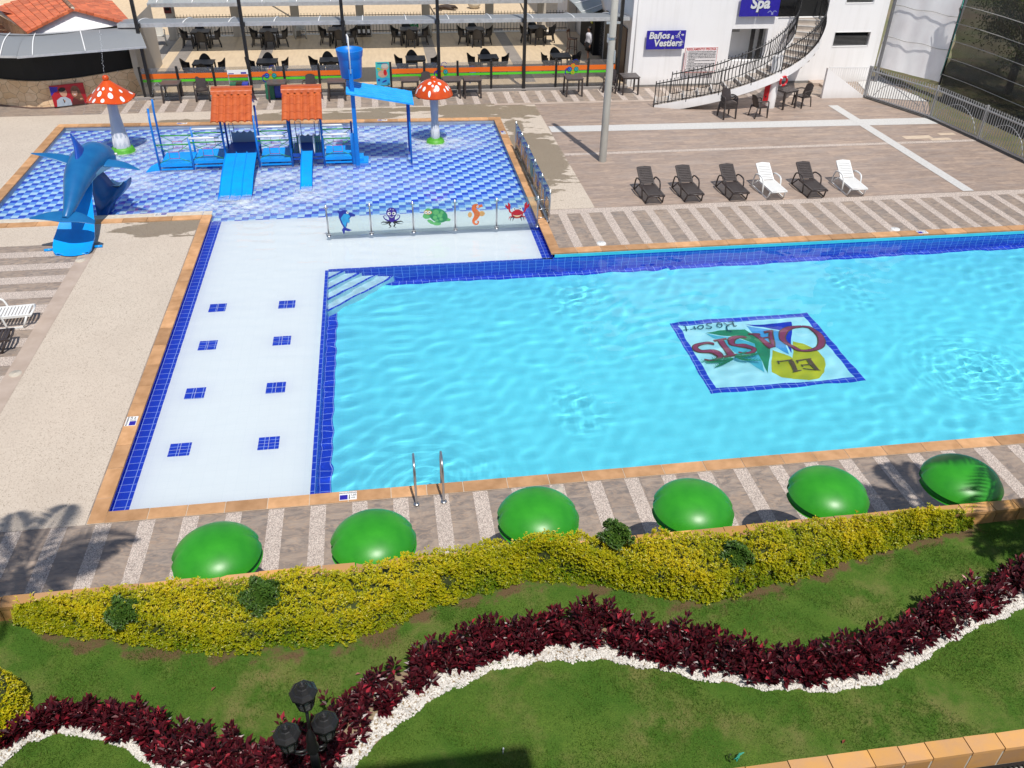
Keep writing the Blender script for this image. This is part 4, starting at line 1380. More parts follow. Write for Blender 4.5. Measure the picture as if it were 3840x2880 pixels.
# red-leaved border
def red_plant_points(n0):
    x = rng.uniform(-6.4, 9.3, n0)
    lo_, hi_ = fGF(x) + 0.02, fRF(x) - 0.04
    y = lo_ - 0.05 + (hi_ - lo_ + 0.05) * rng.random(n0)
    return x, y
px_, py_ = red_plant_points(900)
hp = 0.20 + 0.20 * rng.random(len(px_)) + 0.05 * np.sin(px_ * 4) + 0.10 * (rng.random(len(px_)) < 0.07)
edge_in = np.clip((py_ - fGF(px_)) / 0.22, 0, 1)
hp *= 0.55 + 0.45 * edge_in
C, D, U, LL = [], [], [], []
lx_, ly_ = rng.normal(0, 0.05, len(px_)), rng.normal(-0.02, 0.05, len(px_))
for k in range(20):
    a = k * 2.4 + rng.normal(0, 0.35, len(px_))
    fz = 1 - k / 21.0
    e = rng.normal(0.45 + 0.055 * k, 0.18, len(px_)).clip(0.15, 1.75)
    C.append(np.stack([px_ + lx_ * fz + 0.025 * np.cos(a), py_ + ly_ * fz + 0.025 * np.sin(a), ZL + np.maximum(hp * fz, 0.03)], 1))
    D.append(np.stack([np.cos(a) * np.sin(e), np.sin(a) * np.sin(e), np.cos(e)], 1))
    U.append(np.stack([0.2 * np.cos(a), 0.2 * np.sin(a), np.ones(len(px_))], 1))
    LL.append(rng.uniform(0.075, 0.125, len(px_)) * (0.7 if k < 3 else 1))
C, D, U, LL = np.concatenate(C), np.concatenate(D), np.concatenate(U), np.concatenate(LL)
V, F = leaves(C, D, U, LL, LL * 0.50, 0.18)
tr = np.clip(rng.normal(0.30, 0.17, len(C)), 0, 0.62)
tr = np.where(rng.random(len(C)) < 0.075, rng.uniform(0.65, 1.0, len(C)), tr)
t = thing('red_hedge', 'low winding hedge of dark maroon leaves beside the white gravel', 'hedge')
npmesh('foliage', V, F, P('red_leaf'), tint=np.repeat(tr, 2), parent=t)
ns = 700
b = MB()
for i in range(ns):
    b.bar((px_[i], py_[i], ZL), (px_[i] + rng.normal(0, 0.02), py_[i] + rng.normal(0, 0.02), ZL + hp[i]), 0.006)
b.build('stems', pm('red_stem', (0.10, 0.02, 0.02), None, 6, 0.6), t)  # thin upright stems of the red plants

# yellow bush at the left edge
t = thing('bush', 'bright yellow leaved bush at the left edge of the lawn', 'bush', (-4.86, 6.58, ZL))
n = 2600
dr = rng.normal(0, 1, (n, 3)); dr /= np.linalg.norm(dr, axis=1, keepdims=True); dr[:, 2] = np.abs(dr[:, 2])
c = dr * (0.55 * (0.86 + 0.16 * rng.random(n)))[:, None] * np.array([0.85, 0.85, 1.25])
V, F = rosettes(c, dr + np.array([0, 0, 0.5]), 7, 0.04, 0.018, (0.35, 1.3))
npmesh('foliage', V, F, P('hedge_leaf'), tint=np.repeat(np.clip(rng.normal(0.68, 0.18, len(F) // 2), 0, 1), 2), parent=t)
b = MB(); b.tube([(0, 0, 0), (0, 0, 0.3), (0, 0.01, 0.55)], [0.05, 0.04, 0.01], 6)
b.build('trunk', BARK, t)
b = MB(); b.lathe([(0.38, 0.02), (0.42, 0.25), (0.34, 0.5), (0.15, 0.62), (0.0, 0.64)], (0, 0, 0), 16)
b.build('branches', MATS['hedge_inside'], t)

# ------------------------------------------------------------------ green leaf-shaped parasols on the near deck
def dome_mesh():
    b = MB()
    def dm(u, v):
        a = 2 * math.pi * u
        r = v
        prof = math.sqrt(max(0.0, 1 - (r * 0.97) ** 2))
        rad = 0.60 * r
        lobe = 1.0
        # two shallow notches in the rim, on the left and on the right
        for a0 in (0.10, math.pi - 0.10):
            dd = abs((a - a0 + math.pi) % (2 * math.pi) - math.pi)
            lobe -= 0.075 * math.exp(-(dd / 0.07) ** 2) * max(0, (r - 0.6) / 0.4)
        # the near half hangs a little inside the far half
        near = 0.5 - 0.5 * math.sin(a)
        lobe -= 0.03 * near * max(0, (r - 0.5) / 0.5)
        return (rad * lobe * math.cos(a), rad * lobe * math.sin(a), 0.40 * prof - 0.04)
    b.grid(dm, 72, 18)
    # rolled rim and hollow underside
    def und(u, v):
        a = 2 * math.pi * u
        p = dm(u, 1.0 - 0.12 * v if v < 1 else 0.86)
        return (p[0] * (1 - 0.02 * v), p[1] * (1 - 0.02 * v), -0.05 + 0.0 * v + (-0.02 if 0.2 < v < 0.8 else 0) + 0.06 * v)
    b.grid(und, 72, 3)
    return b
dome_pos = [(-2.585, 8.70), (-0.49, 8.68), (1.85, 8.86), (4.13, 8.75), (6.24, 8.78), (8.42, 8.79)]
dome_lab = ['glossy green dome parasol farthest left behind the yellow hedge', 'green dome parasol second from the left below the depth plate', 'green dome parasol nearest the pool ladder and skimmer lid',
            'green dome parasol fourth from the left with sun glint and lip on its left', 'green dome parasol just left of the palm shadow on the deck', 'green dome parasol lying in the palm shadow at the right']
t0 = thing('leaf_parasol', dome_lab[0], 'parasol', (dome_pos[0][0], dome_pos[0][1], 0), 0.25, 'green dome parasols beside the pool')
o = dome_mesh().build('canopy', LEAFDOME, t0); o.location = (0, 0, 1.50)
b = MB(); b.tube([(0, 0, 0), (0, 0, 1.0), (0, 0, 1.78)], [0.07, 0.055, 0.05], 14); b.lathe([(0.0, 0.02), (0.16, 0.02), (0.17, 0.0)], n=20)
b.build('post', GREEN, t0)
for k in range(1, 6):
    copy_tree(t0, dome_lab[k], (dome_pos[k][0], dome_pos[k][1], 0), (0.25, 0.18, 0.0, -0.30, -0.36, -0.40)[k])

# ------------------------------------------------------------------ lantern post
t = thing('lamp_post', 'black garden lamp post with three glass lanterns above the red hedge', 'lamp post', (-1.03, 4.88, ZL))
b = MB()
b.lathe([(0.0, 0.06), (0.13, 0.06), (0.14, 0.0)], n=16)
b.tube([(0, 0, 0.0), (0, 0, 0.9), (0, 0, 1.28)], [0.055, 0.045, 0.04], 12)
b.lathe([(0.055, 1.24), (0.06, 1.30), (0.045, 1.36), (0.05, 1.40), (0.04, 1.46), (0.03, 1.50), (0.012, 1.56), (0.0, 1.58)], n=16)
b.build('post', BLACK, t)
def lantern(parent, x, y, z):
    b = MB(); b.smooth = False
    b.lathe([(0.0, -0.02), (0.05, -0.02), (0.075, 0.0), (0.075, 0.012), (0.0, 0.012)], (x, y, z), 8, False)
    for k in range(8):
        a = 2 * math.pi * k / 8
        b.bar((x + .07 * math.cos(a), y + .07 * math.sin(a), z + .01), (x + .105 * math.cos(a), y + .105 * math.sin(a), z + .19), 0.013)
    b.lathe([(0.105, 0.185), (0.128, 0.185), (0.128, 0.205), (0.10, 0.235), (0.085, 0.238), (0.055, 0.275), (0.045, 0.278), (0.03, 0.305), (0.012, 0.31), (0.018, 0.325), (0.0, 0.34)], (x, y, z), 8, False)
    b.lathe([(0.105, 0.185), (0.0, 0.184)], (x, y, z), 8, False)
    lan = b.build('lantern', BLACK, parent)
    b = MB(); b.lathe([(0.066, 0.012), (0.101, 0.187)], (x, y, z), 8, False)
    b.build('glass', P('lantern_glass'), lan)
    b = MB(); b.lathe([(0.0, 0.02), (0.02, 0.02), (0.028, 0.06), (0.02, 0.10), (0.0, 0.11)], (x, y, z), 10)
    b.build('bulb', WHITE, lan)
for (dx, dy, dz) in ((-0.20, -0.02, 1.36), (0.145, 0.03, 1.40), (0.0, 0.06, 1.83)):
    b = MB()
    if dz < 1.6:
        b.tube(smooth_pts([(0, 0, 1.30), (dx * 0.4, dy * 0.4, 1.25), (dx * 0.85, dy * 0.85, 1.27), (dx, dy, dz - 0.02)], 5), 0.014, 8)
        b.tube(smooth_pts([(0, 0, 1.24), (dx * 0.5, dy * 0.5, 1.19), (dx * 0.8, dy * 0.8, 1.24)], 5), 0.008, 6)
    else:
        b.tube([(0, 0, 1.5), (0, 0.03, 1.68), (dx, dy, dz)], 0.016, 8)
    b.build('arm', BLACK, t)
    lantern(t, dx, dy, dz)

# small things on the lawn
t = thing('garden_tap', 'small white sprinkler riser standing in the lawn', 'sprinkler', (0.85, 5.37, ZL))
b = MB(); b.tube([(0, 0, 0), (0.005, 0.01, 0.06)], 0.006, 8); b.build('pipe', WHITEP, t)
b = MB(); b.tube([(0.005, 0.01, 0.06), (0.006, 0.012, 0.085)], [0.012, 0.009], 8); b.build('head', WHITEP, t)
t = thing('cable_bundle', 'loose green and black cable ends sticking out of the lawn near the stone edging', 'cable', (3.36, 4.92, ZL))
b = MB()
for k in range(4):
    a = 0.5 * k
    b.tube(smooth_pts([(0, 0, 0), (0.03 * math.cos(a), 0.02, 0.09), (0.02 + .02 * k, 0.03, 0.12), (0.05 * math.cos(a + 1), 0.0, 0.06)], 5), 0.003, 5)
b.build('green_cable', pm('teal_plastic', (0.05, 0.42, 0.30), None, 5, 0.4), t)
b = MB()
for k in range(3):
    b.tube(smooth_pts([(-.06, 0, 0), (-.10, 0.02 * k, 0.08), (-.07, 0.03, 0.12), (-.04, 0.02, 0.02)], 5), 0.003, 5)
b.build('black_cable', BLACK, t)
fallen = [(0.55, 6.98, 0.4), (2.0, 7.18, 1.2), (-0.75, 6.6, 0.2), (-1.3, 6.5, 2.0), (4.6, 4.95, 0.7), (-2.4, 6.6, 0.9)]
fl_lab = ['fallen crimson leaf on the grass between the two hedges', 'fallen red leaf on the grass below the hedge behind the third dome', 'brown fallen leaf on the lawn left of the lamp', 'tiny dry leaf on the lawn above the lamp', 'dry leaf lying on the golden stone edging', 'dry curled leaf on the bare lawn patch']
for (x, y, a), lab in zip(fallen, fl_lab):
    Vf, Ff = leaves(np.array([[0, 0, 0.0]]), np.array([[1, 0, 0.1]]), np.array([[0, 0.2, 1.0]]), [0.075], [0.035], 0.3)
    b = MB(); b.add([tuple(v) for v in Vf], [tuple(q) for q in Ff])
    o = b.build('fallen_leaf', pm('dry_leaf', (0.20, 0.035, 0.02), (0.14, 0.05, 0.02), 6, 0.6))
    o.location = (x, y, ZL + 0.03); o.rotation_euler = (0, 0, a)
    tag(o, lab, 'leaf', 'fallen leaves on the lawn')

# ------------------------------------------------------------------ mushrooms
def mushroom(x, y, zr, ztop, rc, rs0, rs1, lab, wavy, spots, lean=0.0):
    t = thing('mushroom_fountain', lab, 'fountain', (x, y, ZK), 0, 'red mushroom fountains in the paddling pool')
    z0 = -ZK
    b = MB()
    b.lathe([(rs0 * 1.25, 0), (rs0 * 1.08, z0 * 0.6), (rs0, z0 + 0.25), (rs0 * 0.8, z0 + 0.7), (rs1, z0 + 1.2), (rs1 * 0.97, z0 + zr + 0.15)], n=28)
    st = b.build('stem', STEM, t)
    # ragged white skirt painted low on the stem
    b = MB()
    nseg = 40
    for k in range(nseg):
        a0, a1 = 2 * math.pi * k / nseg, 2 * math.pi * (k + 1) / nseg
        am = (a0 + a1) / 2
        topz = z0 + 0.50 + 0.10 * math.sin(k * 1.7)
        lowz = z0 + 0.20 - 0.12 * abs(math.sin(k * 2.3)) + 0.04 * math.sin(k)
        def rr(z): return float(np.interp(z, [z0 + .0, z0 + .25, z0 + .7, z0 + 1.2], [rs0 * 1.06, rs0, rs0 * .8, rs1])) + 0.006
        q = [(a0, topz), (a1, topz), (a1, (topz + lowz) / 2), (am, lowz), (a0, (topz + lowz) / 2)]
        b.poly([(rr(z) * math.cos(a), rr(z) * math.sin(a), z) for a, z in reversed(q)])
    b.build('skirt', WHITE, t)
    b = MB()
    gk = 2.2 if not wavy else 1.55
    b.lathe([(rs0 * gk, z0 - 0.13), (rs0 * gk * .87, z0 + 0.0), (rs0 * 1.25, z0 + 0.05), (rs0 * 0.9, z0 + 0.07)], n=28)
    for k in range(46):
        a = random.uniform(0, 6.28); r = rs0 * random.uniform(1.05, gk * .8)
        c = Vector((r * math.cos(a), r * math.sin(a), z0 + 0.03))
        b.poly([c + Vector((-.02 * math.sin(a), .02 * math.cos(a), 0)), c + Vector((.02 * math.sin(a), -.02 * math.cos(a), 0)), c + Vector((-.05 * math.cos(a), -.05 * math.sin(a), random.uniform(.06, .12)))])
    b.build('grass_base', GRASSGREEN, t)
    def cap(u, v):
        a = 2 * math.pi * u
        r = v
        if wavy:
            z = (ztop - zr) * (1 - r) ** 1.15 * 0.85 + 0.15 * (ztop - zr) * (1 - r * r)
            z += 0.05 * r ** 3 * math.sin(3 * a + 0.6)
            rad = rc * r * (1 + 0.05 * r * math.sin(3 * a))
        else:
            z = (ztop - zr) * math.sqrt(max(0, 1 - (r * 0.985) ** 2)) - 0.02
            rad = rc * r
        return (rad * math.cos(a), rad * math.sin(a), z0 + zr + z)
    b = MB()
    b.grid(cap, 48, 14)
    b.grid(lambda u, v: (cap(u, 1 - 0.5 * v)[0], cap(u, 1 - 0.5 * v)[1], cap(u, 1)[2] - 0.015 + 0.05 * v), 48, 2)
    b.lathe([(0.10, -0.02), (0.105, 0.05), (0.07, 0.10), (0.0, 0.115)], (0, 0, z0 + ztop - 0.03), 20)
    cp_ = b.build('cap', CAPRED, t)
    for (az, v, s) in spots:
        b = MB()
        s *= 0.78
        a0 = math.radians(az) / (2 * math.pi)
        c0 = Vector(cap(a0, v))
        du = (Vector(cap(a0 + 0.003, v)) - c0).normalized()
        dv = (Vector(cap(a0, v + 0.01)) - c0).normalized()
        pts = []
        for k in range(14):
            an = 2 * math.pi * k / 14
            uu = a0 + s * math.cos(an) / (2 * math.pi * max(v, .15) * rc)
            vv = min(v + s * 1.1 * math.sin(an) / rc, 0.99)
            p = Vector(cap(uu, vv))
            nrm = du.cross(dv); nrm = nrm if nrm.z > 0 else -nrm
            pts.append(p + nrm * 0.006)
        cen = c0 + (nrm) * 0.008
        for k in range(14):
            tri = [cen, pts[k], pts[(k + 1) % 14]]
            b.poly(tri)
        b.build('spot', WHITE, cp_)
    return t
mushroom(-8.81, 30.42, 1.70, 2.36, 0.76, 0.27, 0.165, 'tall red mushroom fountain with wavy cap behind the blue dolphin', True,
         [(-100, .42, .055), (-62, .45, .06), (-132, .45, .06), (-112, .62, .10), (-72, .68, .10), (-95, .88, .075), (-122, .9, .085), (-40, .85, .09), (-150, .85, .07), (-20, .6, .06), (60, .6, .09), (120, .7, .1), (-170, .6, .09), (10, .85, .07)])
mushroom(1.93, 30.32, 1.50, 2.13, 0.665, 0.155, 0.145, 'smaller red mushroom fountain with round cap right of the blue shade roof', False,
         [(-118, .48, .08), (-58, .52, .075), (-98, .62, .05), (-80, .72, .10), (-132, .78, .07), (-52, .84, .045), (-108, .9, .06), (-35, .8, .07), (-85, .35, .035), (-155, .75, .06), (-20, .8, .05), (60, .6, .09), (120, .7, .1), (170, .6, .08), (-165, .9, .06)])

# jets of water over the mushrooms
b = MB()
def jet(b, p, q, hgt, n=22, r=0.010, drop=0.5):
    p, q = Vector(p), Vector(q)
    for k in range(n):
        f = k / (n - 1)
        c = p.lerp(q, f) + Vector((0, 0, 4 * hgt * f * (1 - f))) + Vector((random.gauss(0, .012), random.gauss(0, .012), 0))
        rr = r * random.uniform(0.5, 1.2)
        b.lathe([(0.0, -rr), (rr * .8, -rr * .4), (rr * .8, rr * .4), (0.0, rr)], tuple(c), 5)
jet(b, (-8.82, 30.4, 2.42), (-8.72, 30.7, 3.75), 0.0, 40, 0.010)
for k in range(15):
    a = R(-150 + k * 17)
    p = (-8.81 + .76 * math.cos(a), 30.42 + .76 * math.sin(a), 1.70)
    jet(b, p, (p[0] + .18 * math.cos(a), p[1] + .18 * math.sin(a), 1.70 - (1.0 if k % 3 else 0.35)), 0.05, 16, 0.006)
jet(b, (-7.27, 29.5, 1.95), (-6.75, 29.6, 1.7), 0.55, 34, 0.008)
for k in range(90):
    c = (random.gauss(-8.3, .6), random.gauss(30.2, .6), abs(random.gauss(0.4, .9)))
    b.lathe([(0.0, -.008), (.007, 0), (0.0, .008)], c, 5)
for k in range(420):
    a = random.uniform(0, 6.28); r = random.gauss(0.55, .12)
    b.lathe([(0.0, -.006), (.008, 0), (0.0, .008)], (1.93 + r * math.cos(a), 30.32 + r * math.sin(a), ZW + abs(random.gauss(0.01, .03))), 5)
for cxj, cyj, sxj, syj, n in ((-4.5, 25.5, .5, .25, 160), (-2.37, 26.0, .3, .25, 110), (-3.2, 28.1, 1.9, .4, 150), (1.0, 32.2, 1.1, .1, 240), (-6.4, 29.9, .5, .3, 120)):
    for k in range(n):
        b.lathe([(0.0, -.006), (.009, 0), (0.0, .008)], (random.gauss(cxj, sxj), min(random.gauss(cyj, syj), 32.3), ZW + abs(random.gauss(0.005, .025))), 5)
tag(b.build('water_spray', FOAM), kind='stuff')

# ------------------------------------------------------------------ dolphin slide
t = thing('dolphin_slide', 'blue dolphin slide leaping over the paddling pool edge', 'slide', (-8.3, 22.2, 0))
T0 = Vector((-8.3, 22.2, 0))
spine = smooth_pts([(-8.22, 22.10, 0.93), (-8.17, 22.42, 1.09), (-8.15, 22.9, 1.29), (-8.15, 23.4, 1.46), (-8.13, 23.9, 1.57), (-8.08, 24.4, 1.62), (-8.00, 24.9, 1.58), (-7.92, 25.3, 1.44), (-7.86, 25.6, 1.24), (-7.82, 25.82, 1.04)], 5)
rad_c = [0.085, 0.15, 0.235, 0.32, 0.385, 0.43, 0.435, 0.37, 0.21, 0.09]
n_ = len(spine)
rad = [float(np.interp(i / (n_ - 1), np.linspace(0, 1, 10), rad_c)) for i in range(n_)]
b = MB()
b.tube([Vector(p) - T0 for p in spine], rad, 24)
# pale belly: faces turned downwards
nb = len(b.f)
for i, fc in enumerate(b.f):
    ks = [Vector(b.v[j]) for j in fc[:4]]
    cen = sum(ks, Vector()) / len(ks)
    ring = min(fc) // 24
    cc = Vector(spine[min(ring, n_ - 1)]) - T0
    if (cen - cc).normalized().z < -0.30:
        b.mi[i] = 1
b.build('body', [DOLPH, DOLPHL], t)
def fin(pts, th, mat, name, tipz=None):
    """a fin from matching leading and trailing edge points: tapered solid"""
    b = MB()
    lead, trail = pts
    n = len(lead)
    def f(u, v):
        i = v * (n - 1)
        a = Vector(np.array([np.interp(i, range(n), [p[k] for p in lead]) for k in range(3)]))
        c = Vector(np.array([np.interp(i, range(n), [p[k] for p in trail]) for k in range(3)]))
        w = (c - a)
        nx = Vector(lead[-1]) - Vector(lead[0])
        nrm = w.cross(nx).normalized()
        ang = 2 * math.pi * u
        return tuple(a + w * (0.5 - 0.5 * math.cos(ang)) + nrm * (th * (1 - 0.85 * v) * math.sin(ang)) - T0)
    b.grid(f, 16, 14)
    return b.build(name, mat, t)
S = lambda pts: smooth_pts(pts, 4)
fin((S([(-8.08, 24.42, 1.98), (-8.12, 24.20, 2.26), (-8.20, 24.10, 2.52)]), S([(-8.13, 23.72, 1.86), (-8.14, 23.92, 2.20), (-8.21, 24.05, 2.53)])), 0.10, DBLUE, 'dorsal_fin')
fin((S([(-8.36, 24.55, 1.72), (-8.85, 24.45, 1.88), (-9.40, 24.25, 1.98)]), S([(-8.45, 24.12, 1.62), (-8.88, 24.15, 1.82), (-9.38, 24.20, 1.97)])), 0.045, DOLPH, 'flipper')
fin((S([(-7.66, 24.75, 1.58), (-7.15, 24.6, 1.52), (-6.72, 24.3, 1.40)]), S([(-7.72, 24.35, 1.50), (-7.20, 24.30, 1.46), (-6.70, 24.24, 1.39)])), 0.045, DOLPH, 'flipper')
fin((S([(-8.30, 22.42, 1.04), (-8.72, 22.36, 1.03), (-9.12, 22.20, 0.97)]), S([(-8.30, 21.96, 0.90), (-8.70, 22.04, 0.95), (-9.10, 22.12, 0.96)])), 0.035, DOLPH, 'tail_fluke')
fin((S([(-8.30, 22.42, 1.04), (-7.90, 22.36, 0.98), (-7.52, 22.14, 0.84)]), S([(-8.30, 21.96, 0.90), (-7.88, 21.95, 0.88), (-7.52, 21.98, 0.80)])), 0.035, DOLPH, 'tail_fluke')
for s in (1, -1):
    b = MB()
    ec = Vector((-7.93 + s * 0.36, 25.22 + s * .10, 1.52)) - T0
    b.lathe([(0.0, -.03), (.05, -.02), (.06, 0), (.05, .02), (0.0, .03)], tuple(ec), 14, True, 1, 0.7)
    b.cur = 1
    b.lathe([(0.0, -.02), (.025, -.01), (.025, .01), (0.0, .02)], (ec.x + s * .035, ec.y + .02, ec.z), 10)
    b.build('eye', [WHITE, BLACK], t)
# chute: tongue from the deck up under the belly, then a curling wave down into the pool
cl = S([(-8.22, 21.78, 0.03), (-8.25, 22.0, 0.05), (-8.26, 22.4, 0.17), (-8.24, 22.9, 0.46), (-8.20, 23.5, 0.88), (-8.15, 24.0, 1.18), (-8.10, 24.4, 1.26)])
wl = [0.30, 0.48, 0.52, 0.44, 0.30, 0.22, 0.22]
def tong(u, v):
    i = v * (len(cl) - 1)
    c = [np.interp(i, range(len(cl)), [p[k] for p in cl]) for k in range(3)]
    w = np.interp(v, np.linspace(0, 1, 7), wl)
    s = 2 * u - 1
    return (c[0] + w * s + 8.3, c[1] - 22.2 + (0.10 * s * s if v < 0.1 else 0), c[2] + 0.10 * s * s * min(1, v * 4))
b = MB()
b.grid(tong, 14, 30)
b.grid(lambda u, v: tuple(Vector(tong(1 - u, v)) - Vector((0, 0, 0.05))), 14, 30)
for u0 in (0.0, 1.0):
    b.grid(lambda u, v: tuple(Vector(tong(u0, v)) - Vector((0, 0, 0.05 * (u if u0 == 0 else 1 - u)))), 1, 30)
b.build('chute', BLUE2, t)
b = MB()
WV = [(-8.34, -0.32), (-8.30, 0.5), (-8.20, 1.30), (-8.12, 1.12), (-8.02, 0.90), (-7.93, 0.68), (-7.80, 0.60), (-7.62, 0.62), (-7.45, 0.80), (-7.50, 0.58), (-7.70, 0.36), (-7.98, 0.10), (-8.14, -0.32)]
WV = smooth_pts(WV + WV[:1], 3)[:-1]
nW = len(WV)
for dy, dx in ((0.0, 0.0), (0.42, 0.10)):
    pass
vs = [(x + 8.3, 2.60 + 0.25 * max(0, x + 8.2), z) for x, z in WV] + [(x + 8.3 + .10, 3.05 + 0.35 * max(0, x + 8.2), z * .94) for x, z in WV]
b.add(vs, [tuple(range(nW - 1, -1, -1)), tuple(range(nW, 2 * nW))] + [(i, (i + 1) % nW, nW + (i + 1) % nW, nW + i) for i in range(nW)], True)
b.build('wave_support', pm('wave_blue', (0.006, 0.11, 0.38), (0.006, 0.085, 0.30), 2, 0.3), t)
b = MB()
b.grid(lambda u, v: (0.36 + .42 * u, 3.0 + .45 * v, 0.60 + .12 * (2 * u - 1) ** 2 - .05 * v), 10, 6)
b.grid(lambda u, v: (0.78 - .42 * u, 3.0 + .45 * v, 0.57 + .12 * (2 * u - 1) ** 2 - .05 * v), 10, 6)
b.build('slide_lip', DOLPHL, t)
for dx, dy in ((-0.62, 0.02), (0.62, 0.10)):
    b = MB(); b.tube([(dx - .10, dy, 0.03), (dx + .10, dy + .02, 0.03)], 0.04, 8)
    b.build('foot', BLUE2, t)

# ------------------------------------------------------------------ water playground
pg = thing('water_playground', 'blue water play frame with two orange roofs two slides and a tipping bucket', 'play structure', (-4.0, 28.3, ZK))
O = Vector((-4.0, 28.3, ZK))
def part(name, mat, fn, parent=pg):
    b = MB(); fn(b)
    for i in range(len(b.v)):
        b.v[i] = (b.v[i][0] - O.x, b.v[i][1] - O.y, b.v[i][2] - O.z)
    return b.build(name, mat, parent)
YF, YB = 28.30, 29.42
def post(x, y, ztop, mat=BLUE, r=0.033, lean=None):
    def f(b):
        pts = [(x, y, ZK), (x, y, ztop)]
        if lean: pts.append(lean)
        b.tube(pts, r, 10)
    part('post', mat, f)
post(-7.20, YF + .03, 1.50, lean=(-7.22, YF + .22, 1.86))
post(-7.28, YB, 1.50, lean=(-7.22, YB - .15, 1.92))
for x in (-6.13, ):
    post(x, YF, 0.95); post(x - .1, YB, 0.95)
for x in (-5.06, -4.02, -2.96, -1.92):
    post(x, YF, 1.62, BLUE if x in (-5.06,) else BLUE, 0.036); post(x - .06, YB, 1.62, DBLUE, 0.036)
post(-0.98, YB, 1.0, DBLUE)
post(-0.98, YF, 0.95)
def platform(x0, x1, z, mat, nm='platform'):
    def f(b):
        b.box(x0, x1, YF + .03, YB - .03, z - 0.03, z)
        b.box(x0, x1, YF - .01, YF + .03, z - 0.09, z + 0.01); b.box(x0, x1, YB - .03, YB + .01, z - 0.09, z + 0.01)
        b.box(x0, x1, YF - .005, YF + .02, z - 0.20, z - 0.15)
    part(nm, mat, f)
platform(-7.16, -6.17, 0.12, BLUE2)
platform(-6.09, -5.10, 0.20, BLUE2)
platform(-5.02, -4.06, 0.40, DBLUE)
platform(-3.98, -3.00, 0.17, BLUE2)
platform(-2.92, -1.96, 0.32, DBLUE)
platform(-1.88, -0.95, 0.17, BLUE2)
def railing(x0, x1, y, z0, zt, white):
    r0 = part('railing', GREEN, lambda b: (b.tube([(x0, y, zt), (x1, y, zt)], 0.021, 8),))
    xm, zm = (x0 + x1) / 2, z0 + (zt - z0) * 0.42
    sx, sz = 0.15, 0.11
    sq = [(xm - sx, zm - sz), (xm + sx, zm - sz), (xm + sx, zm + sz), (xm - sx, zm + sz)]
    for (cx_, cz_), (ex, ez) in zip(sq, [(x0, z0), (x1, z0), (x1, zt), (x0, zt)]):
        part('brace', GREEN, lambda b: b.tube([(cx_, y, cz_), (ex, y, ez)], 0.009, 6), r0)
    part('ring', PINK, lambda b: b.tube([(q[0], y, q[1]) for q in sq + sq[:1]], 0.010, 6), r0)
    if white:
        part('handrail', WHITE, lambda b: b.tube([(x0 - .02, y, zt + 0.13), (x1 - .10, y, zt + 0.13)], 0.034, 10), r0)
railing(-7.17, -6.16, YF, 0.16, 0.76, False); railing(-7.25, -6.26, YB, 0.16, 0.70, False)
railing(-6.10, -5.09, YF, 0.24, 0.81, True); railing(-6.20, -5.15, YB, 0.24, 0.76, True)
railing(-3.99, -2.99, YF, 0.22, 0.80, True); railing(-4.05, -3.05, YB, 0.22, 0.76, True)
railing(-1.89, -1.00, YF, 0.22, 0.80, True); railing(-1.95, -1.00, YB, 0.22, 0.76, True)
def roof(x0, x1):
    yr, ze, zr = 28.86, 1.60, 2.27
    nb = 6
    wv = (x1 - x0) / nb
    def sl(sgn, yend):
        def f(b):
            def g(u, v):
                s = u * nb
                ph = (s % 1.0)
                hgt = 0.055 * abs(math.sin(math.pi * s)) ** 0.7
                stp = 0.018 * ((v * 4) % 1.0) if v < 1 else 0.018
                x = x0 + (x1 - x0) * u
                return (x + 0.02 * (x - (x0 + x1) / 2) * v * sgn, yr + (yend - yr) * v, zr + (ze - zr) * v + hgt - stp * 0 + 0.012 * math.floor(min(v, .999) * 4) * -0.0)
            b.grid(g, nb * 10, 12)
            b.grid(lambda u, v: tuple(Vector(g(1 - u, v)) - Vector((0, 0, 0.025))), nb * 10, 12)
        return f
    r0 = part('tile_roof', TERRA, sl(1, 27.72))
    part('rear_slope', TERRA, sl(-1, 30.0), r0)
    def rc(b):
        def g(u, v):
            s = u * nb
            x = x0 - .02 + (x1 - x0 + .04) * u
            drop = -0.10 - 0.06 * (0.5 - 0.5 * math.cos(2 * math.pi * s))
            if v < 0.5:
                return (x, yr - 0.16 * v * 2, zr + 0.10 - 0.06 * v * 2)
            w = (v - .5) * 2
            return (x, yr - 0.16 - 0.05 * w, zr + 0.04 + drop * w)
        b.grid(g, nb * 10, 8)
        b.box(x0 - .02, x1 + .02, yr - .05, yr + .16, zr + 0.06, zr + 0.10)
    part('ridge_cap', TERRA, rc, r0)
    # lap lines between the courses of tiles
    def laps(b):
        for v in (0.27, 0.52, 0.77):
            y = yr + (27.72 - yr) * v; z = zr + (ze - zr) * v
            pts = []
            for k in range(nb * 8 + 1):
                s = k / 8
                pts.append((x0 + wv * s, y, z + 0.055 * abs(math.sin(math.pi * s)) ** 0.7 + 0.006))
            b.tube(pts, 0.004, 5)
    part('lap_joint', pm('tile_joint', (0.36, 0.07, 0.02), None, 5, 0.6), laps, r0)
    for x in (x0 + .18, x1 - .14):
        part('rafter', DBLUE, lambda b: (b.bar((x, 27.8, ze + 0.0), (x, yr, zr - 0.04), 0.04), b.bar((x, 29.9, ze + 0.0), (x, yr, zr - 0.04), 0.04)), r0)
roof(-5.24, -4.00)
roof(-3.06, -1.82)
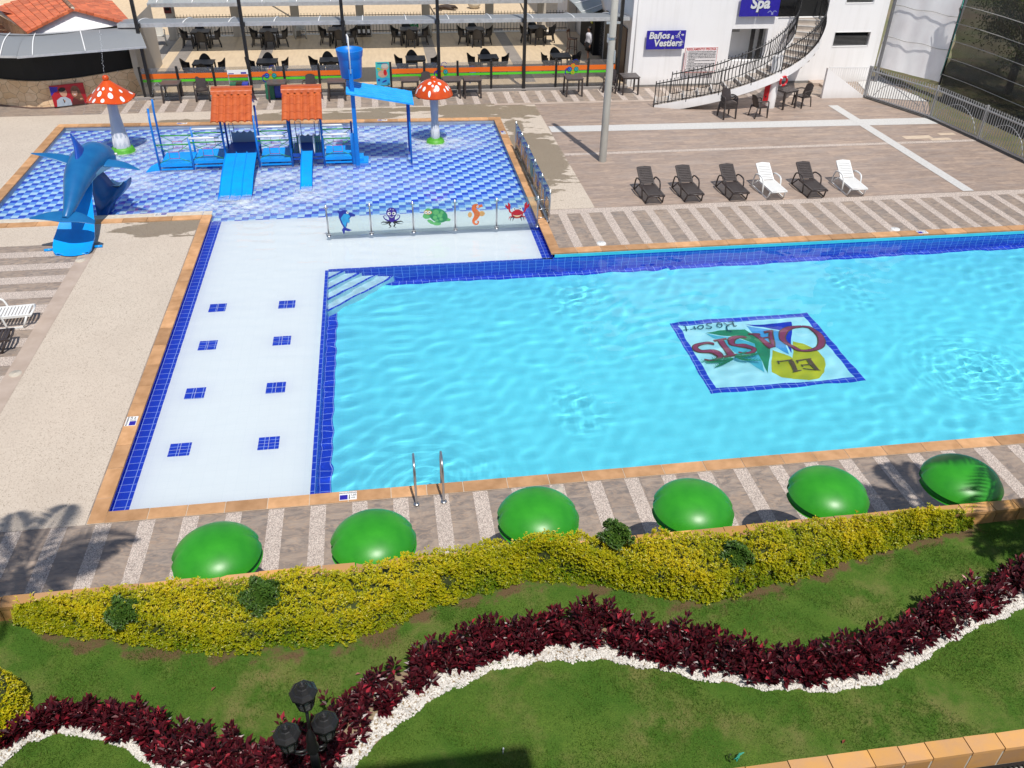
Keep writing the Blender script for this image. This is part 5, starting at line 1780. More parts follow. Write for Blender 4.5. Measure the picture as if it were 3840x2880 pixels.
# wide slide (three lanes) and narrow slide
def slide(x0, x1, ytop, yend, ztop, lanes, flare=0.0, lip=0.07):
    prof = smooth_pts([(ytop, ztop), (ytop - 0.35, ztop - 0.05), (ytop - (ytop - yend) * .55, ztop * .42), (yend + .45, ZW + .03), (yend, ZW - .035)], 5)
    def bed(b):
        def g(u, v):
            i = v * (len(prof) - 1)
            y = np.interp(i, range(len(prof)), [p[0] for p in prof]); z = np.interp(i, range(len(prof)), [p[1] for p in prof])
            xa, xb = x0 - flare * v, x1 + 0 * v
            s = u * lanes
            edge = min(abs(s - round(s)), 0.08) / 0.08
            bump_ = lip * (1 - edge) ** 1.2
            return (xa + (xb - xa) * u, y, z + bump_)
        b.grid(g, 26 * lanes, 24)
        b.grid(lambda u, v: tuple(Vector(g(1 - u, v)) - Vector((0, 0, 0.045))), 26 * lanes, 24)
    return part('slide', BLUE2, bed)
slide(-5.04, -4.04, 28.28, 25.55, 0.42, 3, 0.0)
slide(-2.62, -2.24, 28.28, 26.05, 0.42, 1, 0.0, 0.10)
for x in (-2.66, -2.20):
    part('hoop', WHITE, lambda b: b.tube(smooth_pts([(x, 28.20, 0.36), (x, 28.22, 0.80), (x, 28.28, 0.90), (x, 28.48, 0.90), (x, 28.52, 0.82), (x, 28.52, 0.34)], 4), 0.020, 8))
def guard(b):
    for x0, x1 in ((-2.92, -2.68), (-2.18, -1.97)):
        b.tube([(x0, 28.32, 0.86), (x1, 28.32, 0.86)], 0.012, 6)
        for k in range(3):
            x = x0 + (x1 - x0) * (k + .5) / 3
            b.tube([(x, 28.32, 0.33), (x, 28.32, 0.86)], 0.008, 6)
part('guard_bars', GREEN, guard)
def scal(x0, x1, z0, z1):
    def f(b):
        pts = []
        for k in range(41):
            u = k / 40
            pts.append((x0 + (x1 - x0) * u, z1 - 0.07 * abs(math.sin(math.pi * u * 4))))
        for k in range(40):
            a, c = pts[k], pts[k + 1]
            b.poly([(a[0], 29.40, z0), (c[0], 29.40, z0), (c[0], 29.40, c[1]), (a[0], 29.40, a[1])])
            b.poly([(c[0], 29.45, z0), (a[0], 29.45, z0), (a[0], 29.45, a[1]), (c[0], 29.45, c[1])])
            b.poly([(a[0], 29.40, a[1]), (c[0], 29.40, c[1]), (c[0], 29.45, c[1]), (a[0], 29.45, a[1])])
    return f
part('rear_panel', pm('panel_grey_blue', (0.22, 0.33, 0.47), (0.2, 0.3, 0.43), 3, 0.45), scal(-4.96, -4.13, 0.42, 0.80))
part('rear_panel', MATS['panel_grey_blue'], scal(-2.85, -2.05, 0.34, 0.62))
for xs_ in ((-5.0, -4.86), (-2.84, -2.66), (-2.2, -2.06)):
    part('rear_handrail', MATS['panel_grey_blue'], lambda b: b.tube([(xs_[0], 29.42, 0.35), (xs_[0], 29.42, 1.05), (xs_[1], 29.42, 1.05), (xs_[1], 29.42, 0.4)], 0.014, 6))
part('entry_step', BLUE2, lambda b: b.prism([(-7.62, 28.18), (-7.22, 28.30), (-7.24, 28.95), (-7.42, 28.98), (-7.56, 28.7)], ZK, -0.06))
part('entry_step', BLUE2, lambda b: b.prism([(-0.90, 28.32), (-0.48, 28.32), (-0.46, 28.95), (-0.95, 28.95)], ZK, -0.05))
part('entry_step', BLUE2, lambda b: b.box(-0.92, -0.62, 28.4, 28.95, -0.05, 0.06))
# bucket on its pole
part('bucket_pole', BLUE, lambda b: (b.bar((-0.82, 28.2, ZK), (-0.80, 28.2, 3.0), 0.13, 0.13), b.bar((-0.92, 28.3, ZK), (-0.92, 28.3, 0.95), 0.10, 0.1), b.bar((-0.80, 28.2, 2.5), (-0.80, 28.62, 2.5), 0.06)))
def bucket(b):
    c = (-0.80, 28.66, 2.66)
    b.lathe([(0.0, 0.0), (0.31, 0.0), (0.33, 0.02), (0.37, 0.58), (0.385, 0.63), (0.40, 0.65), (0.425, 0.84), (0.43, 0.86), (0.40, 0.86), (0.385, 0.67), (0.35, 0.58), (0.32, 0.32), (0.0, 0.32)], c, 36)
part('bucket', BLUE, bucket)
part('water_pipe', WHITE, lambda b: b.tube([(-0.80, 28.12, 2.9), (-0.80, 28.12, 3.92), (-0.80, 28.16, 3.97), (-0.84, 28.5, 3.98), (-0.84, 28.54, 3.94), (-0.84, 28.56, 3.72)], 0.024, 8))
# tilted blue roof on two thin posts
def shade(b):
    def g(u, v):
        x = -1.0 + 2.12 * u
        y = 27.92 + 1.45 * v
        s = v * 6
        hh = 0.03 * abs(math.sin(math.pi * s)) ** 0.6
        st_ = 0.018 * (1 - ((u * 8) % 1.0))
        return (x, y, 2.36 - 0.40 * u + hh + st_)
    b.grid(g, 48, 48, True)
    b.grid(lambda u, v: (g(1 - u, v)[0], g(1 - u, v)[1], 2.33 - 0.40 * (1 - u)), 8, 8)
    for y in (27.92, 29.37):
        b.bar((-1.0, y, 2.345), (1.12, y, 1.945), 0.03, 0.05)
part('shade_roof', ROOFBLUE, shade)
part('shade_post', DBLUE, lambda b: b.tube([(0.95, 29.35, ZK), (0.95, 29.35, 1.98)], 0.032, 8))
part('shade_post', BLUE, lambda b: b.tube([(0.97, 28.25, ZK), (0.97, 28.25, 1.98)], 0.032, 8))
part('roof_beam', DBLUE, lambda b: (b.bar((0.96, 27.95, 1.96), (0.96, 29.35, 1.96), 0.05), b.bar((-0.85, 27.95, 2.29), (-0.85, 29.35, 2.29), 0.05)))

# ------------------------------------------------------------------ glass fences
DEC = [DNAVY, DSKY, WHITE, PURPLE, DGREEN, DLIME, DTAN, DORNG, DRED, DBLK]
N_, SK, W_, PU, DG, LG, TN, OR, CR, BK = range(10)
def d_dolphin(f):
    f.shape([(-.27, .10), (-.24, .26), (-.12, .30), (-.03, .29), (.02, .22), (.10, .20), (.19, .15), (.17, .10), (.08, .10), (.0, .02), (-.06, -.12), (-.10, -.24), (-.16, -.22), (-.22, -.08)], N_)
    f.shape([(-.26, .20), (-.30, .30), (-.20, .27), (-.12, .30)], N_)
    f.shape([(-.22, .06), (-.12, .19), (0, .18), (.05, .10), (-.02, .03), (-.07, -.08), (-.11, -.22), (-.17, -.10)], SK)
    f.shape([(-.10, -.22), (.06, -.30), (-.04, -.33), (-.13, -.30), (-.17, -.42), (-.22, -.28), (-.16, -.20)], N_)
    f.shape([(.03, .02), (.0, -.10), (-.05, -.05), (-.03, .04)], SK)
    f.disc(-.02, .22, .035, W_); f.disc(-.01, .22, .016, BK)
def d_octopus(f):
    f.disc(0, .16, .145, PU, .155)
    f.shape([(-.09, .05), (.09, .05), (.07, -.12), (-.07, -.12)], PU)
    for s in (-1, 1):
        for q, w in (([(.04, -.08), (.12, -.06), (.20, .0), (.22, .07), (.16, .09), (.15, .04)], [.05, .045, .03, .02, .014, .008]), ([(.05, -.10), (.16, -.11), (.26, -.10), (.31, -.15)], [.05, .04, .025, .006]), ([(.04, -.11), (.08, -.18), (.04, -.24), (.10, -.28)], [.05, .04, .03, .006]), ([(.05, -.10), (.14, -.15), (.22, -.17), (.30, -.18)], [.04, .03, .015, .005])):
            p = smooth_pts([(s * x, y) for x, y in q], 5)
            f.stroke(p, [float(np.interp(i / (len(p) - 1), np.linspace(0, 1, len(w)), w)) for i in range(len(p))], PU if q[0][1] > -.1 else BK)
        f.disc(s * .065, .14, .05, W_); f.disc(s * .055, .14, .024, BK)
    f.stroke(smooth_pts([(-.06, .06), (0, .03), (.06, .06)], 4), .016, W_)
    for x, y in ((-.07, .24), (-.02, .27), (.05, .25)): f.disc(x, y, .014, W_)
def d_turtle(f):
    f.disc(-.16, .12, .11, LG, .13); f.disc(-.20, .02, .12, LG, .085)
    for x, y, rx, ry, r in ((-.10, -.16, .11, .05, -.6), (.07, -.22, .12, .055, -.1), (.35, -.11, .11, .05, -.15)):
        f.disc(x, y, rx, LG, ry, r)
    f.disc(.12, .02, .27, DG, .20, -.45)
    for x, y, rx, ry in ((.05, .12, .085, .075), (.16, .02, .07, .065), (.02, -.03, .06, .06), (.22, .10, .045, .05), (.19, -.09, .05, .045), (.07, -.12, .05, .035)):
        f.disc(x, y, rx, LG, ry)
    f.disc(-.17, .13, .115, TN, .06, -.1)
    for x in (-.22, -.13): f.disc(x, .13, .04, W_); f.disc(x, .13, .017, BK)
def d_seahorse(f):
    f.disc(.16, .02, .09, TN, .08); f.disc(-.17, .0, .06, TN, .08)
    p = smooth_pts([(.06, .26), (-.03, .25), (-.06, .17), (.0, .08), (.03, .0), (-.01, -.10), (-.07, -.18), (-.05, -.27), (.03, -.29), (.07, -.22), (.02, -.19)], 6)
    w = [.10, .13, .12, .15, .17, .13, .08, .055, .045, .035, .02]
    f.stroke(p, [float(np.interp(i / (len(p) - 1), np.linspace(0, 1, len(w)), w)) for i in range(len(p))], OR)
    f.shape([(.03, .27), (.17, .30), (.20, .22), (.15, .22), (.05, .18)], OR)
    f.disc(.05, .24, .030, W_); f.disc(.055, .24, .014, BK)
    for k in range(4):
        f.stroke([(-.02, .09 - .05 * k), (.07, .10 - .05 * k)], .012, TN)
def d_crab(f):
    f.disc(0, -.04, .17, CR, .13)
    f.shape([(-.15, .0), (-.06, .10), (.06, .10), (.15, .0), (.1, -.1), (-.1, -.1)], CR)
    for s in (-1, 1):
        f.stroke([(s * .16, .0), (s * .21, .04), (s * .24, .14)], .045, CR)
        f.shape([(s * x, y) for x, y in ((.20, .13), (.28, .12), (.34, .20), (.335, .28), (.27, .20), (.275, .33), (.20, .26))], CR)
        f.disc(s * .085, .12, .04, W_); f.disc(s * .08, .12, .02, BK)
        for k, (ex, ey) in enumerate(((.24, -.20), (.20, -.24), (.13, -.25))):
            f.stroke([(s * (.12 - .02 * k), -.10 - .02 * k), (s * (ex - .02), -.12 - .02 * k), (s * ex, ey)], [.03, .026, .008], BK if k else CR)
    f.shape([(-.11, -.07), (.11, -.07), (.05, -.13), (-.05, -.13)], TN)
    f.stroke(smooth_pts([(-.12, -.06), (0, -.10), (.12, -.06)], 4), .012, W_)
FAD = [pm('faded_decal_' + n_, c_, None, 6, 0.6) for n_, c_ in (('navy', (.16, .20, .42)), ('sky', (.25, .45, .60)), ('white', (.7, .72, .72)), ('purple', (.22, .18, .40)), ('green', (.20, .36, .24)), ('lime', (.34, .50, .32)), ('tan', (.55, .45, .32)), ('orange', (.55, .33, .24)), ('crimson', (.46, .20, .22)), ('black', (.2, .2, .22)))]
def glass_fence(name, lab, p0, p1, n, zb, h, decs, faded=False):
    p0, p1 = Vector(p0), Vector(p1)
    d = (p1 - p0); L = d.length / n
    ang = math.atan2(d.y, d.x)
    t = thing(name, lab, 'glass fence', p0, ang, 'glass fences round the paddling pool')
    for k in range(n + 1):
        b = MB()
        b.tube([(k * L, 0, -0.14 if zb > 0 else 0), (k * L, 0, h + 0.02)], 0.024, 10)
        b.lathe([(0.0, .012), (.06, .012), (.065, 0)], (k * L, 0, zb - 0.06 if zb > 0 else 0.01), 14)
        b.bar((k * L - .06, -.012, zb + .06), (k * L + .06, -.012, zb + .06), .03, .03)
        b.bar((k * L - .06, -.012, h - .07), (k * L + .06, -.012, h - .07), .03, .03)
        b.build('post', STEEL, t)
    for k in range(n):
        b = MB(); b.box(k * L + .035, (k + 1) * L - .035, -.005, .005, zb, h)
        pn = b.build('glass_panel', P('clear_glass'), t)
        f = Flat(wall_frame((k + .5) * L, -.0065, zb + (h - zb) * 0.5), 0.0006)
        decs[k](f)
        f.build('decal', FAD if faded else DEC, pn)
    return t
glass_fence('glass_fence', 'glass fence with dolphin octopus turtle seahorse and crab decals on the white ledge', (-1.62, 22.36, 0), (4.25, 22.36, 0), 5, 0.0, 0.90, [d_dolphin, d_octopus, d_turtle, d_seahorse, d_crab])
sf = glass_fence('glass_fence', 'glass fence with faded decals on the right coping of the paddling pool', (4.63, 28.86, 0), (4.63, 22.55, 0), 5, 0.03, 1.0, [d_crab, d_seahorse, d_turtle, d_octopus, d_dolphin], True)
b = MB()
for z in (0.22, 0.48, 0.76):
    b.tube([(6.31, 0.0, z), (6.44, -0.38, z)], 0.009, 6)
b.build('link_rods', STEEL, sf)
b = MB(); b.box(3.4, 6.3, -.045, -.005, 0.015, 0.05)
b.build('kerb', WHITE, sf)

# ------------------------------------------------------------------ pool ladder
t = thing('pool_ladder', 'stainless steel pool ladder on the near edge of the main pool', 'ladder', (0.40, 11.06, 0.02))
for x in (-0.235, 0.235):
    b = MB()
    b.tube(smooth_pts([(x, 0, 0), (x, 0.0, 0.42), (x, 0.04, 0.68), (x, 0.16, 0.80), (x, 0.36, 0.80), (x, 0.50, 0.66), (x, 0.54, 0.40), (x, 0.55, -0.9)], 6), 0.021, 10)
    b.lathe([(0.0, .014), (.05, .012), (.055, 0)], (x, 0, 0), 16)
    b.build('rail', STEEL, t)
for z in (-0.13, -0.42, -0.72):
    b = MB(); b.box(-.21, .21, 0.51, 0.60, z - .015, z + .015)
    b.build('step', WHITE if z > -.2 else STEEL, t)

# ------------------------------------------------------------------ sun loungers
def lounger(label, x, y, rz, mat, group):
    t = thing('sun_lounger', label, 'sun lounger', (x, y, 0.004), rz, group)
    b = MB()
    b.box(-.26, -.215, -.18, 0.80, .26, .315); b.box(.215, .26, -.18, 0.80, .26, .315)
    for k in range(13):
        y0 = -0.14 + k * 0.072
        b.obox((0, y0 + .025, .300 + (.012 if k == 0 else 0)), (.435, .052, .022))
    b.tube([(-.25, -.18, .29), (0, -.21, .30), (.25, -.18, .29)], .026, 8)
    b.build('seat', mat, t)
    b = MB()
    M = Matrix.Rotation(R(35), 4, 'X')
    s0 = len(b.v)
    b.box(-.23, -.185, 0, .66, -.02, .02); b.box(.185, .23, 0, .66, -.02, .02)
    for k in range(9):
        b.box(-.19, .19, .05 + k * .062, .05 + k * .062 + .045, -.012, .012)
    b.box(-.19, .19, .60, .66, -.018, .018)
    b.tube([(-.21, .655, 0), (0, .685, 0), (.21, .655, 0)], .022, 8)
    b.xform(Matrix.Translation((0, .74, .30)) @ M, s0)
    b.build('backrest', mat, t)
    for s in (-1, 1):
        b = MB()
        b.tube(smooth_pts([(s * .285, 1.17, .02), (s * .29, 1.10, .25), (s * .30, 0.98, .44), (s * .30, 0.78, .50), (s * .30, 0.52, .49), (s * .29, 0.42, .38), (s * .28, 0.36, .05)], 5), [.024] * 31, 8)
        b.build('armrest', mat, t)
        b = MB()
        b.bar((s * .275, .02, .02), (s * .28, 1.17, .02), .03, .035)
        b.build('base_rail', mat, t)
        b = MB(); b.tube([(s * .275, .02, .02), (s * .24, -.10, .28)], .024, 8)
        b.build('leg', mat, t)
        b = MB(); b.tube([(s * .28, 1.15, .02), (s * .22, .88, .29)], .02, 8)
        b.build('leg', mat, t)
    return t
Lg = 'loungers in a row facing the pool'
proto = lounger('dark brown sun lounger at the left end of the row', 8.10, 23.66, 0.03, BROWNP, Lg)
for lab, x, y in (('dark brown sun lounger second from the left in the row', 9.34, 23.66), ('dark brown sun lounger just left of the white ones', 10.77, 23.62), ):
    copy_tree(proto, lab, (x, y, 0.004), 0.02)
wl_ = lounger('white sun lounger standing between two dark ones', 11.98, 23.60, 0.02, WHITEP, Lg)
copy_tree(proto, 'dark brown sun lounger standing between two white ones', (13.29, 23.56, 0.004), 0.0)
copy_tree(wl_, 'white sun lounger at the right end of the row', (14.61, 23.56, 0.004), -0.04)
copy_tree(wl_, 'white sun lounger cut off by the left edge on the striped deck', (-8.30, 18.38, 0.008), R(95))
copy_tree(proto, 'dark sun lounger cut off by the left edge nearest the white one', (-8.42, 17.30, 0.008), R(96))
copy_tree(proto, 'dark sun lounger of which only the foot shadow shows at the left edge', (-8.62, 16.10, 0.008), R(94))

# ------------------------------------------------------------------ concrete pole
t = thing('lamp_pole', 'tall weathered concrete pole casting a shadow on the wood look paving', 'pole', (7.40, 27.46, 0.0))
b = MB()
b.lathe([(0.128, 0.0), (0.122, 1.0), (0.098, 8.4), (0.0, 8.4)], n=24)
b.build('shaft', POLE, t)
b = MB()
b.box(.075, .125, -.10, .02, 3.25, 3.62); b.box(.07, .13, -.105, -.095, 3.30, 3.58)
b.build('meter_box', GALV, t)
b = MB(); b.lathe([(.122, 3.95), (.126, 3.97), (.126, 4.0), (.122, 4.02)], n=20)
b.build('band', STEEL, t)
b = MB(); b.box(-.15, -.10, -.02, .06, 3.85, 4.1)
b.build('junction_box', GALV, t)
b = MB(); b.box(-.22, .22, -.04, .04, 4.4, 4.46)
b.build('bracket', GALV, t)

# ------------------------------------------------------------------ open-air restaurant behind the pool
FZ = 0.10
b = MB()
b.box(-9.6, 10.62, 36.42, 47.9, -0.1, FZ)
struct(b, 'dining_floor', FLOORB)
b = MB()
for x in (-9.1, -5.35, -1.55, 2.35, 6.25):
    rect(b, x, x + 0.55, 37.2, 47.85, FZ + 0.004)
rect(b, -9.6, 10.6, 36.42, 36.62, FZ + 0.008)
struct(b, 'grey_floor_strips', FLOORG)
b = MB()
b.box(-9.6, 10.62, 36.22, 36.42, -0.1, FZ - 0.01)
struct(b, 'granite_kerb', pm('granite', (0.33, 0.30, 0.28), (0.25, 0.23, 0.21), 40, 0.6, 0.05, obj=False))
b = MB()
b.box(-40, 24, 48.0, 75, -0.3, 0.0)
struct(b, 'terrace_floor', FLOORB)
b = MB()
b.box(-40, -9.6, 37.2, 48.0, -0.3, -0.01)
struct(b, 'side_yard', pm('yard_grey', (0.36, 0.33, 0.29), (0.3, 0.27, 0.24), 2, 0.8, 0, obj=False))
t = thing('boundary_wall', 'long beige wall beyond the sunny terrace behind the restaurant', 'wall')
b = MB(); b.box(-40, 30, 60, 60.3, 0, 5)
b.build('wall', BEIGEW, t)
b = MB(); b.box(-40, 30, 59.9, 60.4, 5, 5.15)
b.build('capping', WHITE, t)

# black steel poles holding the awning
pole_lab = ['black steel pole beside the left stone kiosk', 'black steel pole behind the bins and first orange roof', 'black steel pole hidden partly by the blue bucket', 'black steel pole standing behind the small mushroom fountain', 'black steel pole right of the small mushroom fountain', 'black steel pole at the corner of the white building']
POLX = (-8.92, -5.02, -1.18, 2.56, 6.10, 10.12)
for k, x in enumerate(POLX):
    t = thing('steel_pole', pole_lab[k], 'pole', (x, 36.30, 0), 0, 'black poles along the restaurant front')
    b = MB(); b.bar((0, 0, 0), (0, 0, 6.5), 0.125, 0.125); b.build('shaft', BLACK, t)
    b = MB(); b.box(-.10, .10, -.10, .10, 0, .02); b.build('base_plate', BLACK, t)
    b = MB(); b.box(-.085, .085, .06, .26, 2.66, 2.82); b.build('bracket', BLACK, t)

# lower awning: barrel-vaulted polycarbonate
def awning_pt(v):
    a = v * R(64)
    return 36.62 + 2.5 * math.sin(a) / math.sin(R(64)) , 2.79 - 0.42 * (1 - math.cos(a)) / (1 - math.cos(R(64)))
t = thing('awning', 'long grey translucent awning running along the restaurant front', 'awning')
b = MB()
b.grid(lambda u, v: (-9.7 + 20.25 * u, awning_pt(v)[0], awning_pt(v)[1] ), 60, 12)
b.grid(lambda u, v: (-9.7 + 20.25 * (1 - u), awning_pt(v)[0], awning_pt(v)[1] - 0.03), 60, 12)
b.build('sheet', AWN, t)
b = MB(); b.box(-9.7, 10.55, 36.54, 36.60, 2.66, 2.80); b.build('gutter', ALU, t)
for k in range(12):
    x = -9.0 + k * 1.72
    b = MB(); b.tube([(x, awning_pt(v / 8)[0], awning_pt(v / 8)[1] + 0.012) for v in range(9)], 0.022, 6)
    b.build('rib', WHITE, t)
# upper roof over the back of the dining floor
t = thing('terrace_roof', 'pale translucent roof over the rear of the dining floor', 'roof')
b = MB()
b.grid(lambda u, v: (-9.9 + 18.9 * u, 42.9 + 6.0 * v, 2.40 + 0.9 * math.sin(v * 1.3) * 0.9), 20, 14)
b.grid(lambda u, v: (-9.9 + 18.9 * (1 - u), 42.9 + 6.0 * v, 2.36 + 0.9 * math.sin(v * 1.3) * 0.9), 20, 14)
b.build('sheet', AWNL, t)
b = MB(); b.box(-9.9, 9.0, 42.80, 42.88, 2.24, 2.40); b.build('front_beam', ALU, t)
for k in range(13):
    x = -9.5 + k * 1.53
    b = MB(); b.tube([(x, 42.9 + 6 * v / 8, 2.415 + 0.9 * math.sin(v / 8 * 1.3) * 0.9) for v in range(9)], 0.025, 6); b.build('rib', WHITE, t)
t = thing('corner_awning', 'short slanting awning beside the white building above the bar', 'awning')
b = MB()
def caw(u, v):
    a = Vector((9.05, 42.9, 2.5)).lerp(Vector((10.55, 42.4, 2.75)), u); c = Vector((9.55, 40.6, 2.05)).lerp(Vector((10.5, 41.0, 2.32)), u)
    p = a.lerp(c, v); return (p.x, p.y, p.z + 0.12 * math.sin(math.pi * v))
b.grid(caw, 6, 10); b.grid(lambda u, v: tuple(Vector(caw(1 - u, v)) - Vector((0, 0, .03))), 6, 10)
b.build('sheet', AWNL, t)
for v in (0.15, 0.5, 0.85):
    b = MB(); b.tube([tuple(Vector(caw(u / 6, v)) + Vector((0, 0, .012))) for u in range(7)], 0.02, 6); b.build('rib', WHITE, t)
for k, (x0, x1, lab) in enumerate(((-4.7, -4.0, 'thin grey strut under the upper roof at left'), (2.55, 3.1, 'thin grey strut leaning near the lying dog'), (6.9, 7.7, 'thin grey strut leaning beside the right pole'))):
    b = MB(); b.bar((x0, 43.0, 2.35), (x1, 45.9, 1.2), .05)
    tag(b.build('roof_strut', ALU), lab, 'strut', 'struts under the upper roof')

# pillars and iron railings at the back
PILX = (-9.85, -6.75, -3.85, -0.62, 2.72, 6.0, 8.75, 10.35)
for k, x in enumerate(PILX):
    t = thing('pillar', ('beige pillar at the left end of the iron railing bearing a red sign', 'beige pillar behind the first dark table set', 'beige pillar behind the white chair left of the bucket', 'beige pillar behind the black bins', 'beige pillar beside the green exit sign', 'beige pillar right of the round pot', 'beige pillar behind the right hand pole', 'beige pillar next to the bar at the right')[k], 'pillar', (x, 46.95, 0), 0, 'beige pillars along the back railing')
    b = MB(); b.box(-.20, .20, -.18, .18, 0, 2.9); b.build('shaft', BEIGEW, t)
    b = MB(); b.box(-.23, .23, -.20, .20, 0, 0.14); b.build('plinth', BEIGEW, t)
rl = ['iron railing left of the dining area by the red sign', 'iron railing behind the first dark table set', 'iron railing behind the second table set', 'iron railing behind the tipping bucket', 'iron railing with the green exit sign', 'iron railing in front of the lying dog', 'iron railing between the two right hand pillars']
for k in range(7):
    xa, xb = PILX[k] + .22, PILX[k + 1] - .22
    t = thing('iron_railing', rl[k], 'railing', (xa, 46.95, 0), 0, 'black iron railings between the pillars')
    b = MB(); b.box(0, xb - xa, -.06, .06, 0, 0.16); b.build('kerb', WHITE, t)
    b = MB(); b.bar((0, 0, .26), (xb - xa, 0, .26), .03); b.build('lower_rail', BLACK, t)
    b = MB(); b.bar((0, 0, 1.02), (xb - xa, 0, 1.02), .03); b.build('upper_rail', BLACK, t)
    b = MB()
    n = int((xb - xa) / 0.155)
    for i in range(n):
        x = (i + .5) * (xb - xa) / n
        b.tube([(x, 0, .16), (x, 0, .30), (x, -.05, .42), (x, -.03, .6), (x, 0, .8), (x, 0, 1.14)], .011, 5)
    b.build('bars', BLACK, t)

# smoked glass balustrade with orange and green bands
t = thing('glass_balustrade', 'smoked glass balustrade with orange and green bands along the restaurant', 'balustrade', (0, 36.36, 0))
GX_ = [-9.2, -7.8, -6.42, -5.05, -3.68, -2.3, -1.0, 0.58, 1.95, 3.33, 4.73, 6.1, 7.48, 8.86, 10.08]
for x in GX_:
    b = MB(); b.bar((x, 0, 0.06), (x, 0, 1.24), .085, .085); b.build('post', BLACK, t)
BANDC = [GREEN, DNAVY, DSKY, ORANGE, LIME, DTAN, DGREEN]
for k in range(len(GX_) - 1):
    if k == 6:
        continue
    xa, xb = GX_[k] + .05, GX_[k + 1] - .05
    b = MB(); b.box(xa, xb, -.006, .006, .12, 1.18)
    pn = b.build('glass_panel', P('smoked_glass'), t)
    b = MB(); b.box(xa, xb, -.0115, -.0070, .78, .97); b.build('orange_band', ORANGE, pn)
    b = MB(); b.box(xa, xb, -.0115, -.0070, .655, .745); b.build('green_band', LIME, pn)
    if k in (3, 8, 12):
        xm = {3: -4.22, 8: 2.68, 12: 8.2}[k]
        f = Flat(wall_frame(xm, -.014, .82) @ Matrix.Scale(1.2, 4), 0.001)
        for (dx, dz, c, c2) in ((0, .11, 3, 4), (0, -.11, 4, 3), (-.12, 0, 1, 2), (.12, 0, 6, 2)):
            f.disc(dx, dz, .085, c); f.disc(dx, dz, .052, c2); f.disc(dx, dz, .03, c)
        f.stroke(smooth_pts([(-.14, .02), (-.25, .0), (-.26, -.15), (-.17, -.22)], 5), .03, 1)
        f.stroke(smooth_pts([(-.02, .20), (.02, .30), (.12, .32), (.17, .26)], 5), .018, 1)
        f.build('emblem', BANDC, pn)
# emblem on the open pane left of the bucket
# (the lower light strip of wall behind the glass)
# banner
t = thing('banner_stand', 'turquoise banner of a child swimming in the balustrade gap', 'banner', (0.26, 36.9, FZ))
b = MB(); b.box(-.28, .28, -.01, .01, .08, 1.02); b.build('panel', pm('turquoise', (0.05, 0.50, 0.47), (0.05, 0.45, 0.5), 3, 0.5), t)
f = Flat(wall_frame(0, -.0115, .55), 0.0008)
f.shape([(-.27, -.45), (.27, -.45), (.27, -.18), (.1, -.15), (-.05, -.19), (-.27, -.15)], 1)
f.disc(.10, .28, .15, 0, .14); f.disc(.10, .32, .14, 3, .10); f.disc(.0, .0, .20, 0, .15); f.disc(.10, .05, .07, 2, .12)
f.disc(-.17, .22, .07, 5, .03); f.stroke([(-.2, .12), (-.1, .2), (.03, .15)], .03, 5)
f.disc(.05, -.30, .11, 4, .03, .4); f.disc(-.18, -.25, .05, 4, .04)
f.stroke([(-.2, .42), (.2, .42)], .02, 4)
f.build('print', [pm('print_skin', (0.62, 0.36, 0.27), None, 5, 0.5), DSKY, RED, BEIGEP, DNAVY, LOGOY], t)
b = MB(); b.box(-.3, .3, -.10, .10, 0, .03); b.bar((-.27, .03, 0), (-.27, .02, 1.0), .02); b.bar((.27, .03, 0), (.27, .02, 1.0), .02)
b.build('stand', GALV, t)

# tables and chairs
def table(label, x, y, rz, z=0.0, w=0.72, mat=BROWNP, top=TOPP, group='dark tables along the restaurant front', h=0.735):
    t = thing('resin_table', label, 'table', (x, y, z), rz, group)
    b = MB()
    b.box(-w / 2, w / 2, -w / 2, w / 2, h - .028, h); b.box(-w / 2 + .03, w / 2 - .03, -w / 2 + .03, w / 2 - .03, h - .085, h - .0285)
    b.build('table_top', top, t)
    for sx in (-1, 1):
        for sy_ in (-1, 1):
            b = MB(); b.bar((sx * (w / 2 - .05), sy_ * (w / 2 - .05), h - .03), (sx * (w / 2 - .035), sy_ * (w / 2 - .035), 0), .062)
            b.build('leg', mat, t)
    return t
def armchair(label, x, y, rz, z=0.0, mat=BROWNP, group=None):
    t = thing('resin_armchair', label, 'chair', (x, y, z), rz, group)
    b = MB()
    b.grid(lambda u, v: (-.23 + .46 * u, -.22 + .44 * v, .42 + .012 * ((2 * u - 1) ** 2) + .015 * (1 - v)), 8, 8)
    b.grid(lambda u, v: (.23 - .46 * u, -.22 + .44 * v, .395), 4, 4)
    b.bar((-.23, -.22, .41), (.23, -.22, .41), .03, .04); b.bar((-.23, -.22, .41), (-.23, .22, .41), .03, .04); b.bar((.23, -.22, .41), (.23, .22, .41), .03, .04)
    b.build('seat', mat, t)
    b = MB()
    def bk(u, v):
        s = 2 * u - 1
        return (.205 * s * (1 - .12 * v * v), .20 + .13 * v - .05 * (1 - s * s) * 0 + .035 * s * s * -1, .43 + .44 * v - .05 * s * s * v)
    b.grid(bk, 10, 8); b.grid(lambda u, v: tuple(Vector(bk(1 - u, v)) + Vector((0, .02, 0))), 10, 8)
    b.build('backrest', mat, t)
    for s in (-1, 1):
        b = MB(); b.tube(smooth_pts([(s * .27, -.24, .0), (s * .265, -.22, .42), (s * .27, -.19, .63), (s * .27, -.05, .655), (s * .26, .12, .66), (s * .22, .24, .64)], 4), .024, 7)
        b.build('armrest', mat, t)
        b = MB(); b.tube([(s * .24, .30, .0), (s * .225, .22, .42)], .024, 7); b.build('leg', mat, t)
        b = MB(); b.tube([(s * .25, -.25, .0), (s * .23, -.2, .42)], .026, 7); b.build('leg', mat, t)
    return t
